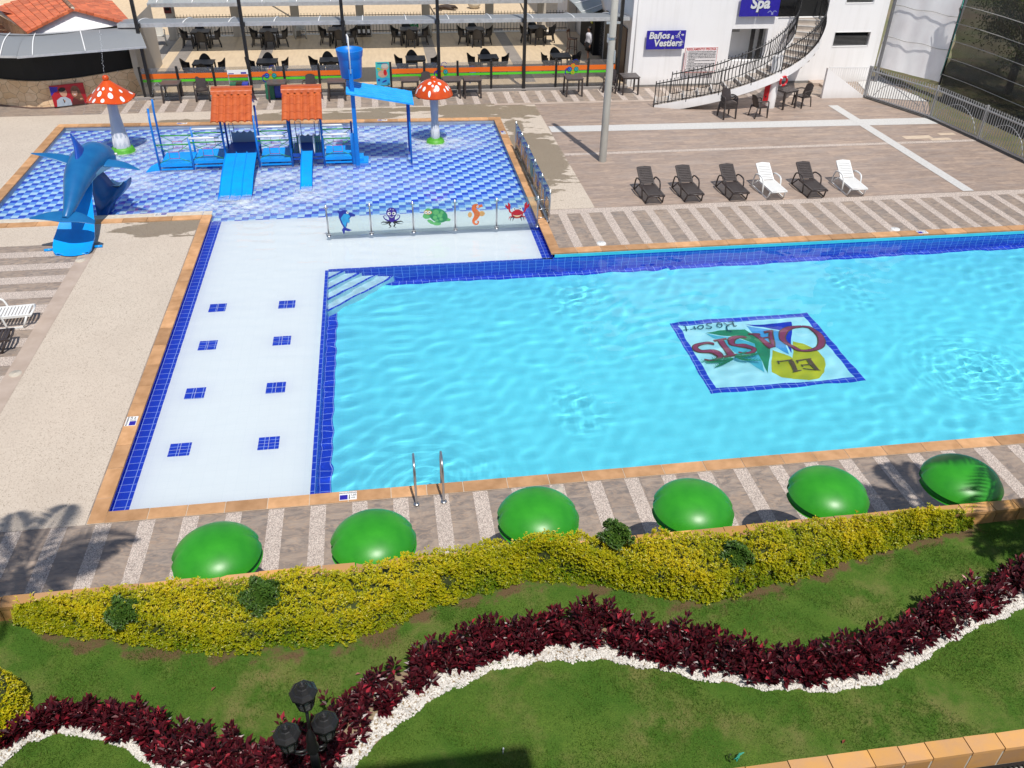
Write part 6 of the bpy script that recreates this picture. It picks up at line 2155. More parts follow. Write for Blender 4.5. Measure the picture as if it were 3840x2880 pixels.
def sidechair(label, x, y, rz, z=FZ, mat=BLACKP, group=None):
    t = thing('wicker_chair', label, 'chair', (x, y, z), rz, group)
    b = MB(); b.box(-.23, .23, -.23, .21, .36, .45); b.build('seat', mat, t)
    b = MB()
    def bk(u, v):
        a = math.pi * u
        wz = .22 + .22 * math.sin(a) ** 2
        return (-.25 * math.cos(a), .02 + .24 * math.sin(a) ** .6 + .06 * v * math.sin(a), .44 + wz * v)
    b.grid(bk, 14, 5); b.grid(lambda u, v: tuple(Vector(bk(1 - u, v)) * 1.0 + Vector((0, .025 * math.sin(math.pi * u), 0))), 14, 5)
    b.build('backrest', mat, t)
    for sx in (-1, 1):
        b = MB(); b.bar((sx * .20, -.20, .37), (sx * .22, -.23, 0), .045); b.build('leg', mat, t)
        b = MB(); b.bar((sx * .19, .18, .37), (sx * .22, .26, 0), .045); b.build('leg', mat, t)
    return t
G1 = 'dark tables along the restaurant front'
tb0 = table('dark table farthest left in front of the glass balustrade', -8.05, 36.0, 0.0)
for x, y, lab in ((-3.95, 35.75, 'dark table seen between the two orange roofs'), (-1.62, 35.75, 'dark table behind the second orange roof under the bucket'), (1.32, 35.75, 'dark table just left of the small mushroom fountain'),
                  (3.0, 35.62, 'dark table touching the right side of the small mushroom cap'), (3.85, 35.62, 'dark table next to the one behind the small mushroom'), (8.05, 35.48, 'dark table standing alone left of the concrete pole'), (10.45, 35.50, 'dark table against the corner of the white building')):
    copy_tree(tb0, lab, (x, y, 0), 0)
G2 = 'dark resin armchairs outside'
ac0 = armchair('dark armchair between the left table and the first orange roof', -6.92, 36.05, R(8), 0, BROWNP, G2)
for x, y, rz, lab in ((-2.68, 35.95, R(-3), 'dark armchair between the two orange roofs and the bucket'), (2.02, 35.95, R(5), 'dark armchair behind the small mushroom cap'), (9.72, 35.78, R(-20), 'dark armchair half hidden by the concrete pole'),
                      (13.42, 31.80, R(8), 'stack of dark armchairs standing by the curved stair'), (14.72, 31.80, R(100), 'dark armchair turned sideways near the red cabinet'), (17.05, 33.0, R(-70), 'dark armchair drawn up to the table under the stair')):
    copy_tree(ac0, lab, (x, y, 0), rz)
for k in (1, 2, 3):
    copy_tree(ac0, ('lowest nested', 'middle nested', 'topmost nested')[k - 1] + ' armchair in the dark stack by the curved stair', (13.42, 31.80 + .01 * k, .055 * k), R(8))
table('dark table beside the white column under the curved stair', 16.25, 32.95, R(20), 0, 0.72, BROWNP, TOPP, G1)
# dining sets
G3, G4 = 'black dining tables in the restaurant', 'black chairs round the dining tables'
dt0 = table('black dining table in the far row nearest the red sign', -8.15, 44.75, 0, FZ, 0.85, BLACKP, BLACKP, G3)
sc0 = sidechair('far row black chair, left side of the table nearest the red sign', -8.8, 44.75, R(90), FZ, BLACKP, G4)
FAR = [(-8.15, 44.75, 'nearest the red sign'), (-4.98, 44.65, 'second from the left'), (-1.75, 44.75, 'behind the tipping bucket'), (1.72, 44.55, 'below the green exit sign'), (4.95, 44.35, 'left of the right hand poles'), (8.1, 44.5, 'nearest the bar')]
NEAR = [(-7.15, 38.7, 'behind the left balustrade panes'), (-4.55, 38.7, 'behind the bins'), (-1.95, 38.7, 'left of the bucket behind glass'), (1.72, 38.7, 'right of the banner behind glass'), (4.9, 38.7, 'in the middle behind glass'), (8.15, 38.7, 'nearest the concrete pole behind glass')]
for row, L_ in (('far row', FAR), ('near row', NEAR)):
    for k, (x, y, w_) in enumerate(L_):
        if not (row == 'far row' and k == 0):
            copy_tree(dt0, 'black dining table in the %s %s' % (row, w_), (x, y, FZ), 0)
        for side, dx, dy, rz in (('left side', -.58, .05, R(80)), ('right side', .60, -.02, R(-84)), ('rear side', -.08, .56, R(4)), ('front side', .10, -.56, R(172))):
            if row == 'far row' and k == 0 and side == 'left side':
                continue
            if row == 'near row' and side == 'front side' and k % 2:
                continue
            copy_tree(sc0, '%s black chair, %s of the table %s' % (row, side, w_), (x + dx + random.uniform(-.05, .05), y + dy, FZ), rz + random.uniform(-.15, .15))
# pale chairs by the railing
G5 = 'pale resin armchairs by the back railing'
wc0 = armchair('pale armchair at the left end beside the spraying water', -10.3, 45.8, R(10), 0, BEIGEP, G5)
copy_tree(wc0, 'pale armchair against the railing left of the bucket', (-3.62, 46.3, FZ), R(3))
copy_tree(wc0, 'pale armchair beside the green exit sign', (2.66, 46.3, FZ), R(-4))
G6 = 'small blue chairs behind the glass'
CHB = pm('chair_blue', (0.02, 0.16, 0.50), None, 5, 0.4)
bc0 = armchair('small blue chair behind the glass near the flower emblem', 2.83, 37.5, R(0), FZ, CHB, G6)
bc0.scale = (.72, .72, .72)
copy_tree(bc0, 'small blue chair behind the glass under the right band', (4.1, 37.4, FZ), R(6))

# recycling bins
def bins(label, x, y, z, cols, sign, w=.235):
    t = thing('recycling_bins', label, 'bins', (x, y, z))
    for k, (body, lid) in enumerate(cols):
        b = MB(); b.box((k - 1) * w - w / 2 + .008, (k - 1) * w + w / 2 - .008, -.16, .16, .10, .60)
        bn = b.build('bin', body, t)
        b = MB(); b.box((k - 1) * w - w / 2 + .004, (k - 1) * w + w / 2 - .004, -.175, .17, .60, .66); b.build('lid', lid, bn)
        b = MB(); b.box((k - 1) * w - .06, (k - 1) * w + .06, -.166, -.161, .20, .38); b.build('label', WHITE, bn)
    b = MB()
    for sx in (-1, 1):
        b.bar((sx * .38, .1, 0), (sx * .38, .1, 1.15 if sign else .55), .03); b.bar((sx * .38, -.15, 0), (sx * .38, -.15, .55), .03)
    b.bar((-.38, -.18, .57), (.38, -.18, .57), .025); b.bar((-.38, .1, .5), (.38, .1, .5), .025)
    b.build('frame', GALV, t)
    if sign:
        b = MB(); b.box(-.40, .40, .04, .08, .98, 1.14); sg = b.build('sign', WHITE, t)
        b = MB(); b.box(.12, .33, .034, .039, 1.00, 1.06); b.box(-.36, -.15, .034, .039, 1.00, 1.025); b.build('sign_print', SIGNB, sg)
GB = pm('bin_green', (0.02, 0.16, 0.09), None, 5, 0.5); KB = pm('bin_grey', (0.06, 0.06, 0.065), None, 5, 0.5); BB = pm('bin_blue', (0.03, 0.06, 0.42), None, 5, 0.5)
bins('green grey and blue recycling bins with a white sign behind the first orange roof', -5.43, 35.95, 0.0, [(GB, GB), (KB, BLACKP), (BB, BB)], True)
bins('dark recycling bins with white papers against the back railing', -0.48, 46.4, FZ, [(BLACKP, BLACKP)] * 3, False)
t = thing('litter_bin', 'dark green litter bin with blue bag behind the balustrade left of the second orange roof', 'bin', (-4.28, 36.05, 0))
b = MB(); b.prism([(-.17, -.17), (.17, -.17), (.17, .17), (-.17, .17)], 0, .58); b.build('body', GB, t)
b = MB(); b.box(.18, .50, -.12, .14, .05, .50); b.build('bag', BB, t)
# green exit sign
t = thing('exit_sign', 'green evacuation route sign with white arrow on the back railing', 'sign', (1.95, 46.84, .55))
b = MB(); b.box(-.36, .36, -.01, .01, -.14, .16); b.build('plate', pm('exit_green', (0.03, 0.28, 0.09), None, 5, 0.5), t)
f = Flat(wall_frame(0, -.0112, 0), .0006)
f.shape([(-.28, .04), (-.16, .11), (-.16, .06), (.04, .06), (.04, .02), (-.16, .02), (-.16, -.03)], 0)
f.disc(.22, .10, .022, 0); f.stroke([(.22, .08), (.20, .02), (.26, -.02)], .025, 0); f.stroke([(.20, .02), (.16, -.03)], .02, 0); f.stroke([(.13, -.04), (.13, .12), (.30, .12)], .012, 0)
f.build('pictogram', [WHITE], t)
put_text('lettering', 'RUTA DE EVACUACION', .052, wall_frame(0, -.0125, -.095), WHITE, t, extrude=.0005)
t = thing('wall_sign', 'small dark red sign fixed to the left beige pillar', 'sign', (-9.9, 46.75, 1.40))
b = MB(); b.box(-.17, .17, -.01, .01, -.16, .16); b.build('plate', pm('sign_maroon', (0.16, 0.02, 0.02), None, 5, 0.5), t)
b = MB(); b.box(-.11, .11, -.016, -.0105, -.02, .10); b.build('panel', DARKIN, t)

# dog asleep on the terrace
def skin_obj(name, pts, edges, radii, mat, parent=None, lev=1):
    me = bpy.data.meshes.new(name)
    me.from_pydata([tuple(p) for p in pts], edges, [])
    me.materials.append(mat)
    o = bpy.data.objects.new(name, me)
    col.objects.link(o)
    o.modifiers.new('skin', 'SKIN').use_smooth_shade = True
    sv = me.skin_vertices[0].data if me.skin_vertices else None
    for i, r in enumerate(radii):
        sv[i].radius = r if isinstance(r, tuple) else (r, r)
    sv[0].use_root = True
    sb = o.modifiers.new('sub', 'SUBSURF'); sb.levels = lev; sb.render_levels = lev
    if parent: o.parent = parent
    return o
o = skin_obj('dog', [(-.28, 0, .16), (0, 0, .17), (.28, 0, .17), (.42, -.02, .16), (.54, -.06, .15), (.66, -.09, .10), (.74, -.11, .08), (-.40, -.05, .14), (-.50, -.22, .06), (-.36, -.32, .05), (-.22, -.36, .04), (.26, -.20, .07), (.46, -.30, .05), (.60, -.32, .04), (-.45, .05, .10), (-.62, .14, .05), (-.74, .10, .03), (.53, .0, .24), (.55, -.13, .23)],
         [(0, 1), (1, 2), (2, 3), (3, 4), (4, 5), (5, 6), (0, 7), (7, 8), (8, 9), (9, 10), (2, 11), (11, 12), (12, 13), (0, 14), (14, 15), (15, 16), (4, 17), (4, 18)],
         [.15, .15, .16, .11, .10, .06, .035, .11, .06, .035, .03, .07, .04, .03, .05, .03, .015, .03, .03], pm('dog_coat', (0.035, 0.022, 0.016), (0.05, 0.03, 0.02), 8, 0.7))
o.location = (4.25, 53.5, 0.0)
tag(o, 'dark brown dog lying asleep on the sunny terrace floor', 'dog')
t = thing('plant_pot', 'round white pot on the sunny terrace beyond the railing', 'pot', (5.98, 53.8, 0))
b = MB(); b.lathe([(0.0, 0), (.22, 0), (.36, .18), (.40, .34), (.36, .36), (.33, .30), (0.0, .28)], n=28); b.build('bowl', pm('pot_cream', (0.62, 0.56, 0.46), None, 5, 0.6), t)
b = MB(); b.lathe([(.0, .30), (.32, .30)], n=20); b.build('soil', SOIL, t)

# bar stool and waitress
t = thing('bar_stool', 'dark high chair beside the standing woman', 'stool', (9.35, 41.9, FZ), R(60))
b = MB(); b.box(-.19, .19, -.19, .19, .70, .74); b.build('seat', DARKW, t)
b = MB(); b.bar((-.18, .18, .74), (-.18, .24, 1.12), .03); b.bar((.18, .18, .74), (.18, .24, 1.12), .03); b.box(-.19, .19, .22, .25, 1.0, 1.12); b.build('backrest', DARKW, t)
for sx in (-1, 1):
    for s2 in (-1, 1):
        b = MB(); b.bar((sx * .16, s2 * .16, .70), (sx * .20, s2 * .20, 0), .035); b.build('leg', DARKW, t)
b = MB(); b.bar((-.19, -.19, .25), (.19, -.19, .25), .025); b.bar((-.19, .19, .25), (.19, .19, .25), .025); b.bar((-.19, -.19, .3), (-.19, .19, .3), .025); b.bar((.19, -.19, .3), (.19, .19, .3), .025)
b.build('foot_rest', DARKW, t)
pts = [(0, 0, .86)]; eds = []; rad_ = [(.13, .10)]
def addp(p, parent, r):
    pts.append(p); rad_.append(r if isinstance(r, tuple) else (r, r)); eds.append((parent, len(pts) - 1)); return len(pts) - 1
sp = addp((0, 0, 1.02), 0, (.105, .085)); ch = addp((-.01, 0, 1.20), sp, (.125, .09)); nk0 = addp((0, 0, 1.32), ch, (.065, .055)); nk = addp((-.01, 0, 1.39), nk0, .042)
hd = addp((-.02, 0, 1.46), nk, .075); hd2 = addp((-.015, 0, 1.53), hd, .08); addp((-.02, 0, 1.58), hd2, .05); ns_ = addp((-.095, 0, 1.475), hd, .016)
for s in (-1, 1):
    addp((-.01, s * .078, 1.48), hd, .016)
    h = addp((0, s * .085, .80), 0, .085); kn = addp((-.01 + s * .04, s * .085, .46), h, .058); an = addp((.02 + s * .05, s * .085, .08), kn, .036); addp((-.12 + s * .05, s * .09, .03), an, .03)
    sh = addp((0, s * .16, 1.28), ch, .05); el = addp((.02 - s * .02, s * .20, 1.03), sh, .036); wr_ = addp((-.05 - s * .03, s * .21, .82), el, .026); pm_ = addp((-.06 - s * .03, s * .21, .77), wr_, .030)
    for q in range(4):
        f1 = addp((-.085 - s * .03 + q * .018, s * .21, .725), pm_, .009); addp((-.09 - s * .03 + q * .016, s * .205, .685 + .008 * abs(q - 1)), f1, .008)
    th_ = addp((-.095 - s * .03, s * .195, .775), pm_, .009); addp((-.10 - s * .03, s * .19, .745), th_, .008)
prs = skin_obj('person', pts, eds, rad_, SKIN)
prs.location = (9.78, 40.35, FZ); prs.scale = (.97, .97, .97); prs.rotation_euler = (0, 0, R(12))
tag(prs, 'woman in white blouse and black skirt standing by the bar', 'person')
b = MB(); b.lathe([(.155, .90), (.15, 1.02), (.145, 1.1), (.165, 1.2), (.165, 1.28), (.10, 1.345), (.06, 1.36)], (0, 0, 0), 20, True, .85, 1.15)
for s in (-1, 1):
    b.tube([(0, s * .15, 1.29), (.02 - s * .02, s * .20, 1.03), (-.05 - s * .03, s * .212, .86)], [.066, .052, .040], 10)
b.build('blouse', CLOTHW, prs)
b = MB(); b.lathe([(.15, .97), (.175, .86), (.185, .75), (.19, .56), (.17, .56)], (0, 0, 0), 20, True, .85, 1.1); b.build('skirt', CLOTHK, prs)
b = MB(); b.lathe([(.0, 1.645), (.06, 1.63), (.092, 1.57), (.094, 1.50), (.07, 1.46)], (.012, 0, -.01), 16); b.lathe([(0, 1.44), (.04, 1.46), (.045, 1.50), (0, 1.54)], (.095, 0, 0), 10); b.build('hair', HAIR, prs)
b = MB()
for s in (-1, 1):
    b.box(-.105, -.102, s * .03 - .01, s * .03 + .01, 1.495, 1.507)
b.box(-.102, -.098, -.02, .02, 1.435, 1.443)
b.build('face', HAIR, prs)

# ------------------------------------------------------------------ white building with baths and spa
t = thing('white_building', 'white rendered building with spa and bathroom signs at the right', 'building')
BX0, BX1, BY, BH = 10.62, 21.9, 36.4, 12.0
holes = [(15.0, 16.62, 1.0, 2.30), (19.70, 21.34, 1.52, 2.09), (19.9, 21.15, 3.27, 3.9), (16.85, 19.15, 2.72, 4.9), (12.2, 13.6, 5.6, 7.2), (15.0, 16.4, 5.6, 7.2), (18.2, 19.6, 6.2, 7.6)]
def holed(b, x0, x1, z0, z1, holes, y, th):
    xs = sorted(set([x0, x1] + [h[0] for h in holes] + [h[1] for h in holes]))
    zs = sorted(set([z0, z1] + [h[2] for h in holes] + [h[3] for h in holes]))
    def inh(x, z): return any(h[0] < x < h[1] and h[2] < z < h[3] for h in holes)
    for i in range(len(xs) - 1):
        for j in range(len(zs) - 1):
            if not inh((xs[i] + xs[i + 1]) / 2, (zs[j] + zs[j + 1]) / 2):
                b.poly([(xs[i], y, zs[j]), (xs[i + 1], y, zs[j]), (xs[i + 1], y, zs[j + 1]), (xs[i], y, zs[j + 1])])
    for h in holes:
        b.poly([(h[0], y, h[2]), (h[0], y, h[3]), (h[0], y + th, h[3]), (h[0], y + th, h[2])])
        b.poly([(h[1], y, h[3]), (h[1], y, h[2]), (h[1], y + th, h[2]), (h[1], y + th, h[3])])
        b.poly([(h[0], y, h[2]), (h[0], y + th, h[2]), (h[1], y + th, h[2]), (h[1], y, h[2])])
        b.poly([(h[0], y, h[3]), (h[1], y, h[3]), (h[1], y + th, h[3]), (h[0], y + th, h[3])])
b = MB()
holed(b, BX0, BX1, 0, BH, holes, BY, 0.22)
b.poly([(BX1, BY, 0), (BX1, 52, 0), (BX1, 52, BH), (BX1, BY, BH)])
b.poly([(BX0, BY, 0), (BX0, BY, BH), (BX0, 52, BH), (BX0, 52, 0)])
b.poly([(BX0, BY, BH), (BX1, BY, BH), (BX1, 52, BH), (BX0, 52, BH)])
b.poly([(BX1, 52, 0), (BX0, 52, 0), (BX0, 52, BH), (BX1, 52, BH)])
b.build('wall', WALLW, t)
b = MB()
b.box(BX0 + .3, 15.6, BY + 3.0, BY + 3.1, 0, 5); b.poly([(BX0 + .3, BY + .3, 2.6), (15.2, BY + .3, 2.6), (15.2, BY + 3, 2.6), (BX0 + .3, BY + 3, 2.6)])
b.build('inner_floor', DARKIN, t)
b = MB()
b.poly([(14.6, 37.5, .9), (17.4, 37.5, .9), (17.4, 37.5, 2.45), (14.6, 37.5, 2.45)]); b.poly([(14.6, 36.62, .9), (17.4, 36.62, .9), (17.4, 37.5, .9), (14.6, 37.5, .9)])
b.poly([(14.6, 36.62, 2.45), (14.6, 37.5, 2.45), (17.4, 37.5, 2.45), (17.4, 36.62, 2.45)]); b.poly([(14.6, 36.62, .9), (14.6, 37.5, .9), (14.6, 37.5, 2.45), (14.6, 36.62, 2.45)]); b.poly([(17.4, 36.62, .9), (17.4, 36.62, 2.45), (17.4, 37.5, 2.45), (17.4, 37.5, .9)])
b.build('passage', WALLW, t)
d_ = None
b = MB(); b.box(16.0, 16.16, 36.64, 36.70, .92, 2.44); b.box(16.36, 16.52, 36.64, 36.70, .92, 2.44); b.box(16.0, 16.52, 36.64, 36.70, 2.32, 2.40)
b.build('door', BLACK, t)
b = MB(); b.box(15.06, 15.46, 37.44, 37.49, 2.1, 2.3)
for k in range(4): b.box(15.05, 15.45, 36.64, 36.68, 2.14 + k * .04, 2.155 + k * .04)
b.build('vent', BLACK, t)
for (x0, x1, z0, z1) in holes[1:3]:
    b = MB(); b.box(x0, x1, BY + .20, BY + .24, z0, z1)
    w = b.build('louvre_window', DARKIN, t)
    b = MB(); b.box(x0 - .03, x1 + .03, BY - .012, BY + .03, z0 - .035, z0 - .002); b.box(x0 - .03, x1 + .03, BY - .012, BY + .03, z1 + .002, z1 + .03); b.box(x0 - .03, x0 - .002, BY - .012, BY + .03, z0, z1); b.box(x1 + .002, x1 + .03, BY - .012, BY + .03, z0, z1)
    b.build('frame', WHITE, w)
    b = MB()
    for k in range(8):
        z = z0 + .05 + k * .052
        b.obox(((x0 + x1) / 2, BY + .09, z), (x1 - x0 - .02, .05, .008), 0, Matrix.Rotation(R(-40), 3, 'X'))
    b.build('slats', pm('louvre_grey', (0.14, 0.14, 0.14), None, 5, 0.4), w)
b = MB(); b.box(17.0, 19.1, BY + .21, BY + .26, 2.74, 4.88); b.build('stair_opening', DARKIN, t)  # flat panel, painted black for the unlit doorway
for h in holes[4:]:
    b = MB(); b.box(h[0], h[1], BY + .15, BY + .2, h[2], h[3]); b.build('window', P('smoked_glass'), t)
b = MB(); b.box(15.0, 17.0, BY - .03, BY - .001, 0.0, 0.12); b.box(11.0, 15.0, BY - .025, BY - .001, 0, .08); b.box(17, 19.3, BY - .03, BY - .001, 0, .10)
b.build('skirting', pm('skirting_grey', (0.22, 0.21, 0.20), None, 5, 0.7), t)
b = MB(); b.box(18.9, 19.6, 35.9, BY - .001, 0, .11); b.box(19.2, 20.2, 35.4, 35.9, 0, .10); b.build('step', BORDER, t)
b = MB(); b.tube([(10.80, BY - .03, 0.1), (10.80, BY - .03, 6)], .018, 8); b.build('downpipe', WHITE, t)
for (y0, y1, z0, z1, m_, n_) in ((36.95, 38.5, .1, 2.25, DARKW, 'door'), (38.7, 40.6, .1, 2.3, BLACK, 'door'), (40.9, 43.2, .1, 2.2, P('smoked_glass'), 'glass_door')):
    b = MB(); b.box(BX0 - .06, BX0 - .004, y0, y1, z0, z1); dd = b.build(n_, m_, t)
    b = MB(); b.bar((BX0 - .10, (y0 + y1) / 2 - .06, .9), (BX0 - .10, (y0 + y1) / 2 - .06, 1.3), .025); b.bar((BX0 - .10, (y0 + y1) / 2 + .06, .9), (BX0 - .10, (y0 + y1) / 2 + .06, 1.3), .025); b.build('handle', STEEL, dd)
b = MB(); b.box(BX0 - .30, BX0 - .004, 41.6, 44.5, .1, 2.2); b.build('bar_front', DARKIN, t)
b = MB()
for k in range(5): b.box(BX0 - .34, BX0 - .301, 42.0 + k * .42, 42.3 + k * .42, 1.45 + .08 * (k % 2), 1.95)
b.build('menu_boards', LOGOY, t)

# signs on the building
def sign_panels(t, w, h, gap=.02):
    for s in (-1, 1):
        x0, x1 = (-w / 2, -gap / 2) if s < 0 else (gap / 2, w / 2)
        b = MB(); b.box(x0, x1, -.012, .012, -h / 2, h / 2); pnl = b.build('panel', SIGNB, t)
        b = MB()
        for cx_ in (x0 + .05, x1 - .05):
            for cz in (-h / 2 + .05, h / 2 - .05):
                b.tube([(cx_, -.012, cz), (cx_, .16, cz)], .012, 8)
        b.build('standoff', STEEL, pnl)
t = thing('spa_direction_sign', 'blue sign reading Baños & Vestiers on the white wall', 'sign', (12.09, 36.24, 1.945))
sign_panels(t, 1.68, .74)
for (txt, px_, pz_, sz) in (('Baños', -.30, .17, .37), ('&', .27, .10, .19), ('Vestiers', .10, -.13, .375)):
    put_text('lettering_edge', txt, sz, wall_frame(px_ + .008, -.0135, pz_ - .010), SIGNK, t, shear=.12, bold=.022, extrude=.0006)
    put_text('lettering', txt, sz, wall_frame(px_, -.0155, pz_), SIGNT, t, shear=.12, bold=.012, extrude=.0008)
f = Flat(wall_frame(.58, -.0135, .15), .0005)
f.stroke([(-.20, .02), (-.15, .02), (-.15, -.06), (-.08, -.06), (-.08, -.02), (-.02, -.02), (-.02, -.08), (.05, -.08), (.05, -.14), (.11, -.14), (.11, -.20), (.17, -.20), (.17, -.26), (.20, -.26)], .016, 0)
f.disc(.0, .17, .028, 0); f.stroke([(-.02, .14), (-.05, .07), (-.01, .02), (-.02, -.02)], .03, 0); f.stroke([(-.05, .07), (-.10, .03), (-.11, -.02)], .024, 0); f.stroke([(-.02, .13), (.04, .10)], .018, 0); f.stroke([(-.03, .13), (-.09, .10)], .018, 0)
f.shape([(.06, .06), (.12, .06), (.12, .10), (.19, .045), (.12, -.01), (.12, .03), (.06, .03)], 0)
f.stroke(smooth_pts([(-.12, -.36), (-.06, -.30), (0, -.36), (.06, -.30), (.12, -.35), (.2, -.31)], 4), .022, 1); f.shape([(-.02, -.42), (.08, -.42), (.07, -.37), (-.01, -.37)], 1)
f.build('pictogram', [SIGNT, pm('sign_pale_blue', (0.30, 0.33, 0.60), None, 5, 0.5)], t)
t = thing('spa_sign', 'blue sign reading Spa above the window of the white building', 'sign', (16.0, 36.24, 3.25))
sign_panels(t, 1.72, .86)
put_text('lettering_edge', 'Spa', .60, wall_frame(.01, -.0135, .06), SIGNK, t, shear=.12, bold=.035, extrude=.0006)
put_text('lettering', 'Spa', .60, wall_frame(.0, -.0155, .075), SIGNT, t, shear=.12, bold=.022, extrude=.0008)
f = Flat(wall_frame(.58, -.0135, -.27), .0005)
f.stroke(smooth_pts([(-.2, -.02), (-.1, .05), (0, -.02), (.1, .05), (.2, .01)], 4), .03, 0); f.shape([(-.04, -.10), (.06, -.10), (.05, -.03), (-.03, -.03)], 0)
f.build('crest', [MATS['sign_pale_blue']], t)
t = thing('rules_board', 'white board headed REGLAMENTO PISCINA with twelve pool rules', 'sign', (13.72, 36.27, 1.10))
b = MB(); b.box(-.72, .72, -.012, .012, -.51, .51); b.build('board', PAPER, t)
b = MB()
for q in ((-.72, .72, .495, .51), (-.72, .72, -.51, -.495), (-.72, -.705, -.495, .495), (.705, .72, -.495, .495)):
    b.box(q[0], q[1], -.0145, -.0125, q[2], q[3])
b.build('border', REDINK, t)
put_text('heading', 'REGLAMENTO PISCINA', .125, wall_frame(0, -.0135, .435), REDINK, t, bold=.004, extrude=.0005)
rules = ['1. OBLIGATORIO EL USO DE VESTUARIO ADECUADO VESTIDO DE BAÑO Y GORRO', '2. POR HIGIENE NECESARIO DUCHARSE ANTES DE ENTRAR A LA PISCINA', '3. PROHIBIDO EL INGRESO DE ALIMENTOS Y BEBIDAS A LA ZONA DE PISCINA', '4. PROHIBIDO EL USO DE BRONCEADORES DENTRO DEL AGUA',
         '5. TODO NIÑO MENOR DE 12 AÑOS DEBE ESTAR ACOMPAÑADO POR UN ADULTO', '    RESPONSABLE', '6. SI TIENE ALGUNA CONDICION MEDICA POR FAVOR INFORMELA AL PERSONAL', '    SALVAVIDAS', '7. PROHIBIDO EL INGRESO Y PERMANENCIA DE MASCOTAS Y ANIMALES',
         '8. PROHIBIDO FUMAR Y/O CONSUMIR CUALQUIER TIPO DE SUSTANCIA', '9. PROHIBIDO EL INGRESO DE CUALQUIER TIPO DE ARMAS', '10. EVITAR CORRER', '11. ESTE REGLAMENTO DEBE CUMPLIRSE', '12. SIGA LAS INDICACIONES DEL SALVAVIDAS']
for k, l_ in enumerate(rules):
    put_text('rule_line', l_, .052, wall_frame(-.58, -.0135, .335 - k * .061), INK, t, bold=.0022, extrude=.0004, align='LEFT', spacing=.9, fit=1.24)
f = Flat(wall_frame(0, -.0135, 0), .0005)
for k in range(12):
    f.disc(-.645, .335 - k * .072, .022, 0 if k else 1); f.disc(-.645, .335 - k * .072, .014, 2)
f.build('icons', [REDINK, INK, PAPER], t)

# ------------------------------------------------------------------ curved stair
t = thing('curved_stair', 'curved white stair with black wrought iron railings climbing the white building', 'stair')
OUT = smooth_pts([(10.95, 33.40, 0.0), (12.1, 33.02, .30), (13.2, 32.70, .60), (14.05, 32.56, .87), (14.95, 32.55, 1.15), (15.9, 32.70, 1.46), (16.65, 33.02, 1.74), (17.3, 33.5, 2.0), (17.95, 34.25, 2.28), (18.5, 35.3, 2.54), (18.75, 36.38, 2.72)], 12)
nO = len(OUT)
cum = [0]
for i in range(1, nO):
    cum.append(cum[-1] + (Vector(OUT[i]).xy - Vector(OUT[i - 1]).xy).length)
def outp(s):
    d = s * cum[-1]
    return Vector([float(np.interp(d, cum, [p[k] for p in OUT])) for k in range(3)])
def inp(s, w=1.05):
    a, c = outp(max(s - .012, 0)), outp(min(s + .012, 1))
    d = (c - a); n = Vector((-d.y, d.x, 0)).normalized()
    p = outp(s); q = p + n * w
    if q.y > 36.38: q.y = 36.38
    return Vector((q.x, q.y, p.z))
NS = 18
hs = 2.72 / NS
for k in range(NS):
    s0, s1 = k / NS, (k + 1) / NS
    b = MB()
    m_ = 4
    top = (k + 1) * hs
    o_ = [outp(s0 + (s1 - s0) * i / m_) for i in range(m_ + 1)]; i_ = [inp(s0 + (s1 - s0) * i / m_) for i in range(m_ + 1)]
    ring = [(p.x, p.y) for p in o_] + [(p.x, p.y) for p in reversed(i_)]
    b.prism(ring, top - hs - .03, top - .004)
    st_ = b.build('step', STAIRT, t)
    b = MB()
    oo, ii = o_[0], i_[0]
    dv = (o_[1] - o_[0]).normalized() * .05
    b.prism([(oo.x - dv.x * .2, oo.y - dv.y * .2), (ii.x - dv.x * .2, ii.y - dv.y * .2), (ii.x + dv.x, ii.y + dv.y), (oo.x + dv.x, oo.y + dv.y)], top - .03, top)
    b.build('nosing', NOSE, st_)
b = MB()
for fn, flip in ((lambda s: outp(s), False), (lambda s: inp(s), True)):
    for k in range(60):
        s0, s1 = k / 60, (k + 1) / 60
        a, c = fn(s0), fn(s1)
        zt0, zt1 = a.z + hs * .55, c.z + hs * .55
        zb0, zb1 = max(a.z - .26, 0), max(c.z - .26, 0)
        q = [(a.x, a.y, zb0), (c.x, c.y, zb1), (c.x, c.y, zt1), (a.x, a.y, zt0)]
        nn = Vector((c.y - a.y, a.x - c.x, 0)).normalized() * (.012 if not flip else -.012)
        q2 = [(x + nn.x, y + nn.y, z) for x, y, z in q]
        b.poly(q2 if not flip else q2[::-1])
for k in range(60):
    s0, s1 = k / 60, (k + 1) / 60
    a, c, e, g_ = outp(s0), outp(s1), inp(s1), inp(s0)
    f_ = lambda p: (p.x, p.y, max(p.z - .26, 0))
    b.poly([f_(g_), f_(e), f_(c), f_(a)])
b.build('stringer', WALLW, t)
